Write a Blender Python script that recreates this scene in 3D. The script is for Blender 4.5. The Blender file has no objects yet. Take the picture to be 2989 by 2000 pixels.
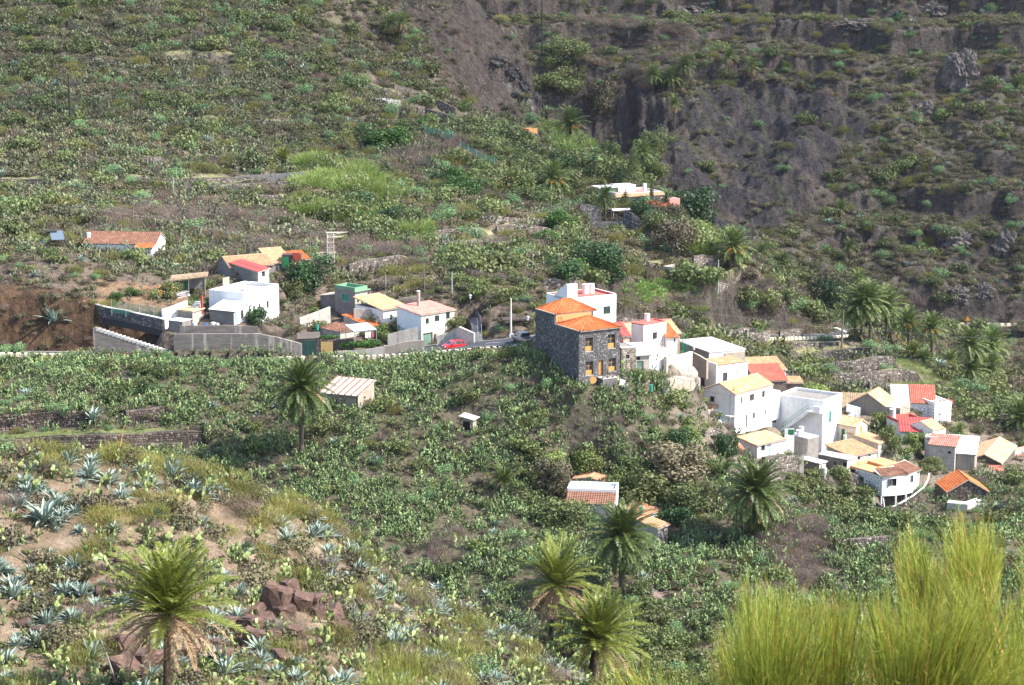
import bpy,bmesh,math,random
import numpy as np
from mathutils import Vector,Matrix,Euler
R=math.radians
rng=np.random.default_rng(7)
random.seed(7)
S=bpy.context.scene
COL=S.collection
# ---------------------------------------------------------------- camera, world, sun, exposure
PITCH,FPX=-11.0,5820.0
cd=bpy.data.cameras.new('camera')
cam=bpy.data.objects.new('camera',cd);COL.objects.link(cam)
cam.location=(0,0,0);cam.rotation_euler=(R(90+PITCH),0,0)
cd.sensor_width=36;cd.lens=FPX/2989*36
cd.clip_start=0.5;cd.clip_end=5000
cd.dof.use_dof=True;cd.dof.focus_distance=190;cd.dof.aperture_fstop=8.0
S.camera=cam
SUN_EL,SUN_AZ=46.0,104.0
w=bpy.data.worlds.new('World');S.world=w;w.use_nodes=True
nt=w.node_tree
for n in list(nt.nodes):nt.nodes.remove(n)
sky=nt.nodes.new('ShaderNodeTexSky');sky.sky_type='NISHITA';sky.sun_disc=False
sky.sun_elevation=R(SUN_EL);sky.sun_rotation=R(SUN_AZ);sky.altitude=600;sky.dust_density=2.0
bg=nt.nodes.new('ShaderNodeBackground');bg.inputs[1].default_value=0.15
out=nt.nodes.new('ShaderNodeOutputWorld')
nt.links.new(sky.outputs[0],bg.inputs[0]);nt.links.new(bg.outputs[0],out.inputs[0])
ld=bpy.data.lights.new('sun','SUN');ld.energy=3.9;ld.angle=R(0.53);ld.color=(1,0.955,0.88)
sun=bpy.data.objects.new('sun',ld);COL.objects.link(sun)
SUNV=Vector((math.sin(R(SUN_AZ))*math.cos(R(SUN_EL)),math.cos(R(SUN_AZ))*math.cos(R(SUN_EL)),math.sin(R(SUN_EL))))
sun.rotation_euler=SUNV.to_track_quat('Z','Y').to_euler();sun.location=(100,0,200)
S.view_settings.view_transform='Standard';S.view_settings.look='None'
S.view_settings.exposure=1.52;S.view_settings.gamma=1.0
S.render.engine='CYCLES'
S.cycles.max_bounces=5;S.cycles.diffuse_bounces=3;S.cycles.glossy_bounces=2;S.cycles.transmission_bounces=3
S.cycles.transparent_max_bounces=8
S.cycles.use_denoising=True
S.render.use_motion_blur=False
# ---------------------------------------------------------------- projection helpers (photograph pixel <-> place)
cp,sp=math.cos(R(PITCH)),math.sin(R(PITCH))
FW=np.array([0,cp,sp]);UP=np.array([0,-sp,cp]);RT=np.array([1.0,0,0])
def ray(px,py):
 return FW+(px-1494.5)/FPX*RT-(py-1000)/FPX*UP
def P(px,py,Y):
 d=ray(px,py);return Vector(d*(Y/d[1]))
def PZ(px,py,z):
 d=ray(px,py);return Vector(d*(z/d[2]))
def proj(x,y,z):
 dep=y*cp+z*sp
 up=-y*sp+z*cp
 return 1494.5+FPX*x/dep,1000-FPX*up/dep
ZN={1:(0,600,2.6044),2:(850,750,3.3486),3:(1500,780,3.9067),4:(1950,950,3.92),5:(2250,1100,3.1367),6:(1600,500,3.9067),7:(2200,800,2.9708),8:(1100,1300,2.1309),9:(0,0,1.9533),10:(1100,0,2.344),11:(2000,0,1.9596),12:(2000,1400,2.37),13:(0,950,1.9533),14:(700,300,2.344),15:(0,1250,2.0909),0:(0,0,1.0)}
def Z(k,x,y):
 a=ZN[k];return(a[0]+x/a[2],a[1]+y/a[2])
# ---------------------------------------------------------------- noise
def _hash(ix,iy,seed):
 h=(ix.astype(np.int64)*374761393+iy.astype(np.int64)*668265263+seed*1442695041)&0x7fffffff
 h=((h^(h>>13))*1274126177)&0x7fffffff
 return(h^(h>>16))&0x7fffffff
def noise2(x,y,seed=0):
 x=np.asarray(x,float);y=np.asarray(y,float)
 ix=np.floor(x);iy=np.floor(y);fx=x-ix;fy=y-iy
 u=fx*fx*fx*(fx*(fx*6-15)+10);v=fy*fy*fy*(fy*(fy*6-15)+10)
 def g(a,b):
  h=_hash(a,b,seed)/0x7fffffff*2*np.pi
  return np.cos(h),np.sin(h)
 def d(ox,oy):
  gx,gy=g(ix+ox,iy+oy);return gx*(fx-ox)+gy*(fy-oy)
 return((d(0,0)*(1-u)+d(1,0)*u)*(1-v)+(d(0,1)*(1-u)+d(1,1)*u)*v)*1.5
def fbm(x,y,o=4,seed=0,gain=.5):
 s=0;a=1;t=0
 for i in range(o):
  s=s+a*noise2(x*2**i+17.3*i,y*2**i-9.1*i,seed+i);t+=a;a*=gain
 return s/t
def ridged(x,y,o=4,seed=0):
 s=0;a=1;t=0
 for i in range(o):
  s=s+a*(1-np.abs(noise2(x*2**i,y*2**i,seed+i))*2);t+=a;a*=.5
 return s/t
def sstep(a,b,x):
 t=np.clip((x-a)/(b-a),0,1);return t*t*(3-2*t)
def inpoly(px,py,poly):
 r=np.zeros(px.shape,bool);n=len(poly)
 for i in range(n):
  x0,y0=poly[i];x1,y1=poly[(i+1)%n]
  if y0==y1:continue
  c=((py>min(y0,y1))&(py<=max(y0,y1)))
  r^=c&(px<(x1-x0)*(py-y0)/(y1-y0)+x0)
 return r
# ---------------------------------------------------------------- terrain: one heightfield through surveyed points
CP=[(-600,1330,110),(-600,2000,85),(0,2000,88),(500,2000,90),(1000,2000,93),(1400,2000,100),(0,1650,103),(500,1650,106),(900,1750,108),(1300,1880,116),(1750,1950,205),(1900,1800,218),(2100,1700,228),(2000,1900,212),(2400,1700,232),(2700,1700,235),(2989,1700,235),(3500,1700,235),(1650,1650,232),(1500,1600,238),(1300,1600,240),(1100,1500,248),(2300,1550,246),(2000,1550,245),(2600,1530,258),(2989,1550,262),(1200,1400,258),(1500,1400,257),(1800,1400,256),(2000,1350,275),(900,1350,266),(600,1340,266),(300,1345,262),(0,1345,262),(-500,1345,262),(0,1150,277),(500,1150,278),(900,1190,275),(1200,1150,278),(1450,1150,277),(-500,1150,276),(0,1048,297),(500,1055,298),(1000,1050,298),(1300,1020,298),(1500,1005,293),(-500,1045,297),(1700,1135,271),(1600,1090,274),(1850,1110,278),(2000,1130,283),(1600,1200,270),(1800,1200,272),(1700,1300,263),(1950,1220,282),(2090,1270,298),(2000,1170,300),(2080,1050,322),(2200,1130,318),(2440,1320,303),(2350,1330,294),(2150,1370,284),(2250,1400,280),(2400,1400,286),(2560,1480,284),(2500,1300,312),(2700,1250,325),(2750,1330,312),(2900,1390,308),(2989,1400,310),(2650,1440,292),(2850,1480,288),(2989,1300,330),(3400,1400,320),(2350,1160,338),(2600,1150,345),(2850,1190,352),(2750,1130,358),(2300,1080,356),(2500,1060,364),(2650,1080,364),(2250,1015,375),(2450,1008,389),(2100,1000,372),(2250,998,383),(2450,995,392),(2420,970,420),(2480,985,402),(2680,952,528),(2989,955,532),(2850,1000,505),(2989,1100,470),(2900,1050,485),(3500,1000,500),(2989,800,555),(2700,800,550),(2700,600,585),(2989,600,580),(3500,600,585),(2500,700,570),(2300,740,540),(2989,300,625),(3500,300,630),(2700,300,630),(2400,500,600),(2400,300,635),(2700,0,680),(2989,0,670),(3500,-100,680),(2400,0,690),(2300,830,500),(2430,860,480),(2400,900,455),(2000,0,700),(1700,0,690),(2000,150,665),(1700,150,665),(2100,250,650),(2100,450,615),(2100,600,580),(2200,680,560),(1900,330,640),(1950,420,610),(1750,240,655),(1750,425,645),(1650,240,655),(1650,400,645),(1850,430,635),(1300,100,560),(1200,0,570),(1500,250,560),(1590,350,550),(1400,300,545),(1250,200,545),(1100,100,555),(1000,0,560),(600,0,540),(0,0,520),(-600,0,520),(0,200,480),(500,200,495),(900,200,510),(0,400,430),(500,400,440),(900,400,455),(1150,280,500),(1300,400,500),(1500,400,505),(1600,420,500),(0,520,402),(400,520,405),(800,510,415),(1100,500,435),(1350,540,435),(1550,500,468),(1600,580,440),(1750,560,460),(1750,640,440),(1850,660,430),(1900,560,475),(2000,660,440),(-600,400,430),(-600,700,345),(0,640,362),(0,720,338),(400,650,360),(800,650,372),(200,760,325),(450,760,335),(700,760,342),(1000,700,362),(1300,700,372),(1500,650,400),(1600,700,385),(0,960,302),(300,880,312),(300,960,304),(0,880,309),(700,945,306),(500,950,305),(900,900,312),(1000,950,305),(1200,900,310),(1100,820,325),(1300,850,325),(1400,930,310),(1450,800,335),(1600,860,318),(1850,830,335),(2000,850,352),(2100,920,352),(2200,900,378),(2150,960,372),(2300,930,392),(2350,950,398),(2150,790,392),(2050,780,384),(2250,830,398),(1900,720,392),(2050,700,415),(-1200,1700,95),(-1200,300,480),(-1200,900,310),(4000,1400,300),(4000,700,560)]
CREST=[(-400,1330,116,5,24),(0,1335,118,5,26),(250,1345,120,5,26),(500,1365,123,5,26),(700,1425,126,5,25),(850,1480,128,5,24),(1000,1590,130,5,22),(1150,1710,132,5,20),(1300,1770,134,5,17),(1450,1840,136,5,14),(1610,1885,138,4,12),(1720,1985,134,5,14),(1400,20,590,8,28),(1480,120,585,8,26),(1560,220,578,9,24),(1605,330,565,9,20),(2080,720,425,4,16),(2170,780,405,4,16),(2280,860,404,4,14),(2360,905,410,3,10),(2560,1005,396,5,18),(2700,1060,386,6,20),(2850,1120,376,6,20),(2930,1170,370,6,18),(3050,1260,352,5,16)]
W3=[(0,3,-2.4),(0,12,-5.0),(3,12,-4.9),(-3,12,-5.5),(0,24,-11.5),(0,40,-20),(0,65,-28),(-30,10,-5),(-40,50,-20),(30,10,-12),(30,50,-32),(45,85,-52),(25,100,-50),(60,50,-45),(60,120,-68),(-20,160,-62),(10,175,-72),(-60,190,-72),(0,215,-78),(60,185,-80),(100,200,-80),(-60,235,-72),(-100,200,-68),(89,440,-103),(110,450,-106),(120,420,-106),(110,395,-100),(150,400,-100),(0,-10,4),(0,900,60),(-300,900,80),(300,900,80),(-200,700,30),(0,760,20),(250,760,30),(500,600,0),(-500,500,0)]
pts=[tuple(P(*c))for c in CP]
for x,y,Y,d1,d2 in CREST:
 v=P(x,y,Y);pts.append(tuple(v))
 dirn=Vector((v.x,v.y,0)).normalized()
 a=v+dirn*12;pts.append((a.x,a.y,v.z-d1-2));a=v+dirn*32;pts.append((a.x,a.y,v.z-d2))
pts+=W3
HB=[(-61.0,338.0,-51.0),(-60.3,344.2,-51.0),(-73.5,339.3,-51.0),(-46.6,326.0,-52.7),(-40.0,329.5,-52.7),(-49.6,331.7,-52.7),(-41.2,320.0,-52.4),(-42.3,309.0,-57.2),(-37.7,317.6,-58.0),(-48.1,312.1,-57.2),(-43.2,305.0,-56.4),(-47.3,307.2,-56.4),(-49.8,306.0,-55.9),(-52.4,307.6,-55.9),(-51.0,303.0,-57.2),(-53.3,304.4,-57.2),(-25.4,318.0,-57.8),(-23.5,320.2,-57.8),(-28.9,321.0,-57.8),(-27.6,324.6,-57.0),(-31.5,323.3,-57.0),(-14.1,306.0,-60.7),(-9.1,310.8,-57.5),(-18.2,310.2,-60.7),(-20.4,311.0,-56.9),(-16.8,314.5,-56.9),(-25.3,316.0,-56.9),(-22.2,309.0,-59.3),(-27.0,314.8,-59.3),(-26.8,306.0,-58.9),(-30.3,309.8,-58.9),(9.2,270.0,-58.5),(15.1,273.3,-58.5),(3.4,280.3,-55.1),(8.1,287.0,-55.0),(15.5,291.4,-55.0),(5.1,292.0,-55.0),(19.3,288.0,-56.7),(22.9,291.2,-56.7),(17.6,289.9,-56.7),(20.1,286.0,-60.8),(23.1,288.7,-60.8),(17.7,293.0,-57.5),(25.4,296.6,-57.5),(15.0,298.9,-57.5),(21.8,294.0,-57.6),(16.1,282.0,-54.7),(15.0,284.8,-54.7),(15.6,278.0,-57.5),(17.7,278.8,-57.5),(13.9,282.2,-57.5),(19.7,279.9,-58.9),(31.7,314.0,-64.4),(37.7,316.7,-64.4),(27.2,324.0,-64.4),(32.0,306.0,-67.0),(37.4,309.5,-67.0),(29.6,309.7,-67.0),(44.4,316.4,-67.0),(36.9,320.1,-67.0),(43.8,310.9,-68.0),(46.3,311.1,-69.2),(42.6,314.0,-69.2),(33.7,294.0,-71.5),(40.3,301.1,-71.5),(29.4,298.1,-71.5),(47.8,299.0,-74.7),(51.6,304.4,-74.7),(41.3,303.6,-74.7),(42.4,307.0,-72.4),(44.8,307.3,-72.4),(36.0,284.0,-72.5),(40.6,287.9,-72.5),(33.5,286.9,-72.5),(44.3,290.0,-74.0),(46.1,291.6,-74.0),(41.9,292.8,-74.0),(53.4,301.0,-74.1),(55.5,303.3,-74.1),(56.3,298.0,-74.9),(58.4,300.0,-74.9),(51.4,293.0,-76.6),(50.1,289.0,-76.0),(51.6,290.6,-76.0),(45.5,286.0,-75.5),(54.5,284.0,-78.2),(60.8,288.2,-78.2),(70.0,322.0,-76.2),(73.0,323.1,-76.2),(67.6,328.5,-76.2),(70.3,324.0,-77.0),(71.2,329.9,-77.0),(63.4,325.0,-77.0),(63.5,318.0,-74.4),(66.1,322.9,-74.4),(56.1,321.9,-74.4),(59.1,322.0,-74.5),(59.9,326.4,-74.5),(52.6,323.1,-74.5),(62.5,312.0,-77.5),(66.7,313.5,-77.5),(60.9,316.2,-77.5),(61.3,306.0,-75.9),(66.3,305.5,-75.9),(61.7,309.6,-75.9),(68.4,306.1,-75.7),(66.1,301.0,-75.2),(66.8,302.9,-75.2),(64.2,301.7,-75.2),(68.2,298.0,-77.9),(69.4,300.7,-77.9),(64.5,299.6,-77.9),(71.2,298.0,-78.1),(72.7,302.4,-78.1),(77.4,306.0,-80.0),(82.5,317.4,-80.0),(72.6,308.1,-80.0),(90.5,322.2,-81.4),(80.9,321.1,-81.4),(64.1,284.0,-79.1),(70.0,284.4,-79.1),(63.8,289.2,-79.1),(13.7,254.0,-72.4),(14.3,257.6,-72.4),(7.3,254.9,-72.4),(12.2,260.0,-70.0),(13.1,262.3,-70.0),(8.5,261.4,-70.0),(18.7,246.0,-74.7),(15.6,249.9,-74.7),(17.4,251.0,-72.5),(19.6,253.1,-72.5),(-21.4,271.0,-62.2),(-19.5,275.8,-62.2),(-26.7,273.1,-62.2),(-5.4,266.0,-64.2),(50.3,268.0,-84.7),(53.5,268.6,-84.7),(49.7,271.4,-84.7),(23.8,452.0,-56.1),(34.3,456.7,-56.1),(20.1,460.2,-56.1),(35.9,384.0,-61.8),(38.5,387.1,-61.8),(29.8,389.1,-61.8),(-30.4,490.0,-36.7),(-27.3,491.8,-36.7),(-34.9,497.8,-36.7),(4.2,497.0,-44.4),(6.3,498.5,-44.4),(2.8,499.0,-44.4)]
if HB:
 hb=np.array(HB);pa=np.array(pts);nc_=len(CP);dmin=np.array([np.hypot(hb[:,0]-p[0],hb[:,1]-p[1]).min()for p in pa])
 keep=(dmin>9)|(np.arange(len(pa))>=nc_);pts=[tuple(p)for p in pa[keep]]+[tuple(q)for q in hb]
nhb=len(HB);pts=np.array(pts)
kc=6.0
def kern(dx,dy):return np.sqrt(dx*dx+dy*dy+kc*kc)
n=len(pts)
A=np.zeros((n+3,n+3));A[:n,:n]=kern(pts[:,None,0]-pts[None,:,0],pts[:,None,1]-pts[None,:,1]);A[:n,:n]-=np.diag(np.where(np.arange(n)<n-nhb,.15,1.5))
A[:n,n]=1;A[:n,n+1:n+3]=pts[:,:2];A[n,:n]=1;A[n+1:,:n]=pts[:,:2].T
sol=np.linalg.solve(A,np.concatenate([pts[:,2],[0,0,0]]))
def base_h(x,y):
 o=np.full(x.shape,sol[n])+sol[n+1]*x+sol[n+2]*y
 for i in range(n):o+=sol[i]*kern(x-pts[i,0],y-pts[i,1])
 return o
TH=np.concatenate([np.linspace(-62,-17.4,40,endpoint=False),np.linspace(-17.4,17.4,660),np.linspace(17.4,62,41)[1:]])*math.pi/180
def seg(a,b,k):return np.linspace(a,b,k,endpoint=False)
RR=np.concatenate([seg(1.5,20,20),seg(20,84,50),seg(84,142,190),seg(142,215,60),seg(215,320,260),seg(320,470,230),seg(470,730,270),seg(730,1500,24),[1500]])
T2,R2=np.meshgrid(TH,RR,indexing='ij')
GX=R2*np.sin(T2);GY=R2*np.cos(T2)
GZ=base_h(GX,GY)
PX,PY=proj(GX,np.maximum(GY,.1),GZ)
# ----- roads (x, y pixel, distance) at carriageway level, left bank to the far hill
ROADS={'main':([(-700,1036,303),(-200,1036,303),(200,1038,303),(600,1044,303),(1000,1038,303),(1200,1022,302),(1350,1008,300),(1480,997,297),(1580,988,298),(1680,975,306),(1800,965,322),(1920,975,345),(2050,988,370),(2200,986,386),(2330,984,393),(2440,980,399),(2475,972,408),(2450,966,418),(2405,958,436),(2370,948,455),(2400,935,480),(2500,932,505),(2620,942,528),(2720,948,536),(2989,949,540),(3300,950,545)],3.3)}
def smooth_line(L,step=1.2):
 p=[np.array(P(*c))for c in L];o=[]
 for i in range(len(p)-1):
  a=p[max(i-1,0)];b=p[i];c=p[i+1];d=p[min(i+2,len(p)-1)]
  k=max(2,int(np.linalg.norm(c-b)/step))
  for t in np.linspace(0,1,k,endpoint=False):
   o.append(.5*((2*b)+(c-a)*t+(2*a-5*b+4*c-d)*t*t+(3*b-a-3*c+d)*t**3))
 o.append(p[-1]);return np.array(o)
RD={k:(smooth_line(v[0]),v[1])for k,v in ROADS.items()}
# ----- relief
mt=sstep(535,580,GY)*sstep(1560,1640,PX);mt=np.maximum(mt,sstep(590,620,GY))
mt=np.maximum(mt,sstep(455,500,GY)*sstep(2200,2350,PX))
ul=sstep(370,400,GY)*(1-mt)
fg=1-sstep(140,165,GY)
rel=fbm(GX/9,GY/9,5,3)
GZ+=rel*(0.55*fg*sstep(20,60,GY)+1.1*(1-fg)*(1-mt)+.6*ul)
rg=ridged(GX/42+.3*fbm(GX/30,GY/30,3,8),GY/60,5,21)
GZ+=mt*((rg-.55)*6+fbm(GX/14,GY/14,5,5)*2.6)
bh=11.0+0*GX
q=(GZ+5*fbm(GX/60,GY/60,3,40))/bh
fr=q-np.floor(q)
stp=(np.floor(q)+sstep(.36,.62,fr))*bh-5*fbm(GX/60,GY/60,3,40)
band=mt*sstep(-.05,.25,fbm(GX/70,GY/70,3,77)+.25*(PY<170)-.5*inpoly(PX,PY,[(1950,240),(2250,200),(2500,250),(2480,420),(2330,600),(2050,700),(1960,450)]))
GZ+=(stp-GZ)*band*.75
face=inpoly(PX,PY,[(1140,0),(1400,0),(1500,140),(1560,230),(1620,400),(1560,400),(1400,330),(1250,190)])&(GY>480)&(GY<600)
gf=sstep(0,1,inpoly(PX,PY,[(1950,300),(2200,220),(2480,250),(2460,430),(2330,600),(2200,720),(2050,760),(1980,600)])*(GY>520))
GZ+=gf*((np.abs(noise2(GX/15+GY/18,GY/90,51))*3.5)+fbm(GX/4,GY/4,4,31)*.9)
rkz=np.clip(gf+mt*.5,0,1);GZ+=rkz*(ridged(GX/4.5,GY/3.5,3,44)-.6)*1.3
GZ+=face*(fbm(GX/6,GY/6,5,36)*2.2-np.abs(noise2(GX/7-GY/12,GY/40,37))*2.5)
clf=inpoly(PX,PY,[(1590,190),(1960,240),(1940,440),(1830,460),(1600,410)])&(GY>590)
GZ+=clf*(ridged(GX/5,GY/60,4,38)*3.0+fbm(GX/6,GY/6,4,39)*2)
cv=inpoly(PX,PY,[(1400,165),(1480,160),(1540,190),(1580,260),(1600,350),(1570,350),(1500,270),(1440,220)])&(GY>500)&(GY<600)
GZ-=cv*(5.5+4*noise2(GX/3,GY/3,9))
PADS=[]
def hz(x,y):
 th=np.arctan2(x,y);r=np.hypot(x,y)
 i=np.interp(th,TH,np.arange(len(TH)));j=np.interp(r,RR,np.arange(len(RR)))
 i0=np.clip(np.floor(i).astype(int),0,len(TH)-2);j0=np.clip(np.floor(j).astype(int),0,len(RR)-2);a=i-i0;b=j-j0
 return(GZ[i0,j0]*(1-a)+GZ[i0+1,j0]*a)*(1-b)+(GZ[i0,j0+1]*(1-a)+GZ[i0+1,j0+1]*a)*b
def G(px,py,rmin=20):
 d=ray(px,py);hyp=math.hypot(d[0],d[1]);th=math.atan2(d[0],d[1])
 i=np.interp(th,TH,np.arange(len(TH)));i0=min(int(i),len(TH)-2);a=i-i0
 col=GZ[i0]*(1-a)+GZ[i0+1]*a
 rz=RR*d[2]/hyp
 k=np.where((col>=rz)&(RR>rmin))[0]
 if len(k)==0:return None
 k=k[0]
 f0=rz[k-1]-col[k-1];f1=rz[k]-col[k];t=f0/(f0-f1)if f0!=f1 else 1
 t=min(max(t,0),1);r=RR[k-1]+(RR[k]-RR[k-1])*t
 return Vector((math.sin(th)*r,math.cos(th)*r,float(hz(math.sin(th)*r,math.cos(th)*r))))
TERR=[]
def terr(k,pts_,Y,h,L=7,Y2=None):
 m=len(pts_)
 pl=[]
 for p in pts_:
  q=G(*Z(k,*p));pl.append(q if q is not None and abs(q.y-Y)<45 else None)
 ok=[q.y for q in pl if q is not None];my=float(np.median(ok))if ok else Y
 pl=[q if q is not None and abs(q.y-my)<4 else P(*Z(k,*p),my+(0 if q is None else max(-4,min(4,q.y-my))))for q,p in zip(pl,pts_)]
 TERR.append((pl,h,L))
terr(13,[(-250,700),(0,690),(300,668),(600,668),(900,650),(1150,625)],265,2.3,6)
terr(13,[(-250,590),(60,570),(300,550),(480,545)],271,2.1,6);terr(13,[(720,545),(820,530),(940,515)],272,2.0,5)
terr(9,[(740,1038),(1000,1035),(1400,1025),(1740,1000)],408,1.0,5);terr(9,[(1080,1098),(1300,1085),(1640,1070)],400,2.0,5)
terr(9,[(-100,1045),(60,1045),(250,1040)],404,1.3,5)
terr(9,[(1180,1155),(1380,1140),(1600,1135)],393,1.5,5);terr(9,[(1100,695),(1250,690),(1550,700),(1780,692)],447,1.0,5)
terr(9,[(960,330),(1100,318),(1300,335)],500,1.2,5)
terr(9,[(2090,540),(2250,540),(2350,545)],495,2.0,5);terr(10,[(120,650),(330,645),(540,650)],493,2.2,5);terr(10,[(120,740),(330,740),(600,745)],478,2.6,5);terr(10,[(560,830),(640,835)],470,1.6,5)
terr(14,[(1300,915),(1480,900),(1650,880)],376,1.6,4);terr(14,[(1280,990),(1500,985),(1740,965)],368,1.8,4);terr(14,[(1420,1040),(1650,1030),(1870,1040)],360,1.6,4)
terr(14,[(750,1150),(850,1120),(1100,1085)],352,2.0,5);terr(14,[(1650,890),(1750,840),(1950,800),(2120,740)],388,1.6,4);terr(14,[(1760,930),(1900,870),(2120,810)],382,1.6,4)
terr(14,[(1580,620),(1450,600),(1300,620)],432,.9,5)
terr(6,[(-60,1290),(120,1290),(350,1260)],330,1.6,5);terr(6,[(720,1340),(850,1270),(1000,1210),(1200,1175),(1450,1165)],372,2.2,5)
terr(6,[(1150,1080),(1250,1070)],392,1.6,4);terr(6,[(1660,1100),(1780,1060),(1990,1050)],396,3.2,6);terr(6,[(1940,1230),(2080,1200),(2200,1160)],392,2.0,5);terr(6,[(1130,1540),(1250,1480),(1740,1385)],348,1.2,4);terr(6,[(1900,1530),(2080,1480),(2300,1330),(2400,1270)],360,1.6,4)
terr(7,[(-60,500),(80,490),(140,500)],386,2.0,5);terr(7,[(230,480),(330,470),(430,465)],396,1.8,5)
terr(7,[(260,670),(430,655),(560,640),(740,640)],378,1.3,4);terr(7,[(180,775),(400,755),(640,725),(900,700),(1010,710)],370,2.5,5)
terr(7,[(390,880),(600,855),(850,820),(1080,790),(1210,740)],362,2.6,5);terr(7,[(680,960),(900,925),(1100,900),(1300,885),(1400,870)],354,2.2,5)
terr(7,[(1000,1060),(1250,1030),(1500,1025),(1750,1010),(2000,985)],347,2.4,5)
TSTRIP=np.zeros(GX.shape);TFRONT=np.zeros(GX.shape)
for pl,h,L in TERR:
 xs=np.array([p.x for p in pl]);ys=np.array([p.y for p in pl])
 o=np.argsort(xs);xs=xs[o];ys=ys[o]
 yw=np.interp(GX,xs,ys);d=GY-yw
 end=sstep(xs[0]-2,xs[0],GX)*(1-sstep(xs[-1],xs[-1]+2,GX))
 TSTRIP=np.maximum(TSTRIP,end*((d>.1)&(d<3.2)));TFRONT=np.maximum(TFRONT,end*((d>-2.2)&(d<=.1)))
 GZ+=end*np.where(d>0,np.clip(1-d/L,0,1),-np.clip(1+d/L,0,1))*h*.5
def carve(xs,ys,Y0,Y1):
 PX_,PY_=proj(GX,np.maximum(GY,.1),GZ);t=np.interp(PX_,xs,ys);mk=(PX_>xs[0])&(PX_<xs[-1])&(GY>Y0)&(GY<Y1)
 a=(t-1000)/FPX;zm=GY*(sp-a*cp)/(cp+a*sp);soft=sstep(xs[0],xs[0]+25,PX_)*(1-sstep(xs[-1]-25,xs[-1],PX_));new=np.minimum(GZ,zm);GZ[mk]=(GZ+(new-GZ)*soft)[mk]
carve([1985,2040,2250,2330,2520],[1008,1008,1006,1004,998],325,379)
DROAD=np.full(GX.shape,99.0)
for ln,hw in RD.values():
 sub=ln[::2]
 mk=(GY>280)&(GY<570)
 gx=GX[mk];gy=GY[mk];best=np.full(gx.shape,1e9);bz=np.zeros(gx.shape)
 for p in sub:
  d=(gx-p[0])**2+(gy-p[1])**2;c=d<best;best[c]=d[c];bz[c]=p[2]
 best=np.sqrt(best);t=1-sstep(hw+.8,hw+4.5,best)
 GZ[mk]=GZ[mk]*(1-t)+(bz-.25)*t;DROAD[mk]=np.minimum(DROAD[mk],best)
# ---------------------------------------------------------------- materials
MAT={}
def new_mat(name):
 m=bpy.data.materials.new(name);m.use_nodes=True;nt=m.node_tree
 b=nt.nodes['Principled BSDF'];MAT[name]=m;return m,nt,b
def N(nt,t,**kw):
 n=nt.nodes.new(t)
 for k,v in kw.items():
  if k.startswith('i_'):n.inputs[int(k[2:])if k[2:].isdigit()else k[2:]].default_value=v
  else:setattr(n,k,v)
 return n
def c4(c):return(c[0],c[1],c[2],1)
def ramp(nt,fac,c0,c1,p0=0.0,p1=1.0):
 r=nt.nodes.new('ShaderNodeValToRGB');r.color_ramp.elements[0].color=c4(c0);r.color_ramp.elements[1].color=c4(c1)
 r.color_ramp.elements[0].position=p0;r.color_ramp.elements[1].position=p1
 nt.links.new(fac,r.inputs[0]);return r.outputs[0]
def mix(nt,fac,a,b,mode='MIX'):
 m=nt.nodes.new('ShaderNodeMix');m.data_type='RGBA';m.blend_type=mode
 for s,v in((m.inputs[0],fac),(m.inputs[6],a),(m.inputs[7],b)):
  if hasattr(v,'links'):nt.links.new(v,s)
  elif isinstance(v,(int,float)):s.default_value=v
  else:s.default_value=c4(v)
 return m.outputs[2]
def bump(nt,b,h,dist=.05,st=.6):
 bp=nt.nodes.new('ShaderNodeBump');bp.inputs['Strength'].default_value=st;bp.inputs['Distance'].default_value=dist
 nt.links.new(h,bp.inputs['Height']);nt.links.new(bp.outputs[0],b.inputs['Normal'])
def noise(nt,scale,detail=4,coord='Object',rough=.6,vec=None):
 n=N(nt,'ShaderNodeTexNoise');n.inputs['Scale'].default_value=scale;n.inputs['Detail'].default_value=detail;n.inputs['Roughness'].default_value=rough
 if vec is None:
  if coord=='Pos':g=nt.nodes.new('ShaderNodeNewGeometry');vec=g.outputs['Position']
  else:g=nt.nodes.new('ShaderNodeTexCoord');vec=g.outputs[coord]
 nt.links.new(vec,n.inputs['Vector']);return n.outputs[0]
def surf(name,c,c2=None,rough=.85,sc=1.2,dirt=None,bscale=14,bd=.015,metal=0,streak=0,spec=.3):
 """painted or weathered surface: two tones mixed by noise, stains, fine relief"""
 m,nt,b=new_mat(name);b.inputs['Roughness'].default_value=rough;b.inputs['Metallic'].default_value=metal
 b.inputs['Specular IOR Level'].default_value=spec
 c2=c2 or tuple(x*.82 for x in c)
 n1=noise(nt,sc,6,'Pos',.65)
 col=ramp(nt,n1,c,c2,.38,.66)
 if dirt:
  n2=noise(nt,sc*2.7,8,'Pos',.75)
  f=ramp(nt,n2,(0,0,0),(1,1,1),.52,.72)
  col=mix(nt,f,col,dirt)
 if streak:
  g=nt.nodes.new('ShaderNodeNewGeometry');mp=nt.nodes.new('ShaderNodeMapping');mp.inputs['Scale'].default_value=(3.2,3.2,.25)
  nt.links.new(g.outputs['Position'],mp.inputs[0]);n3=noise(nt,1.0,5,vec=mp.outputs[0])
  col=mix(nt,ramp(nt,n3,(0,0,0),(streak,streak,streak),.5,.75),col,tuple(x*.35 for x in c))
 nt.links.new(col,b.inputs['Base Color'])
 bump(nt,b,noise(nt,bscale,4,'Pos'),bd,.5);return m
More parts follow.
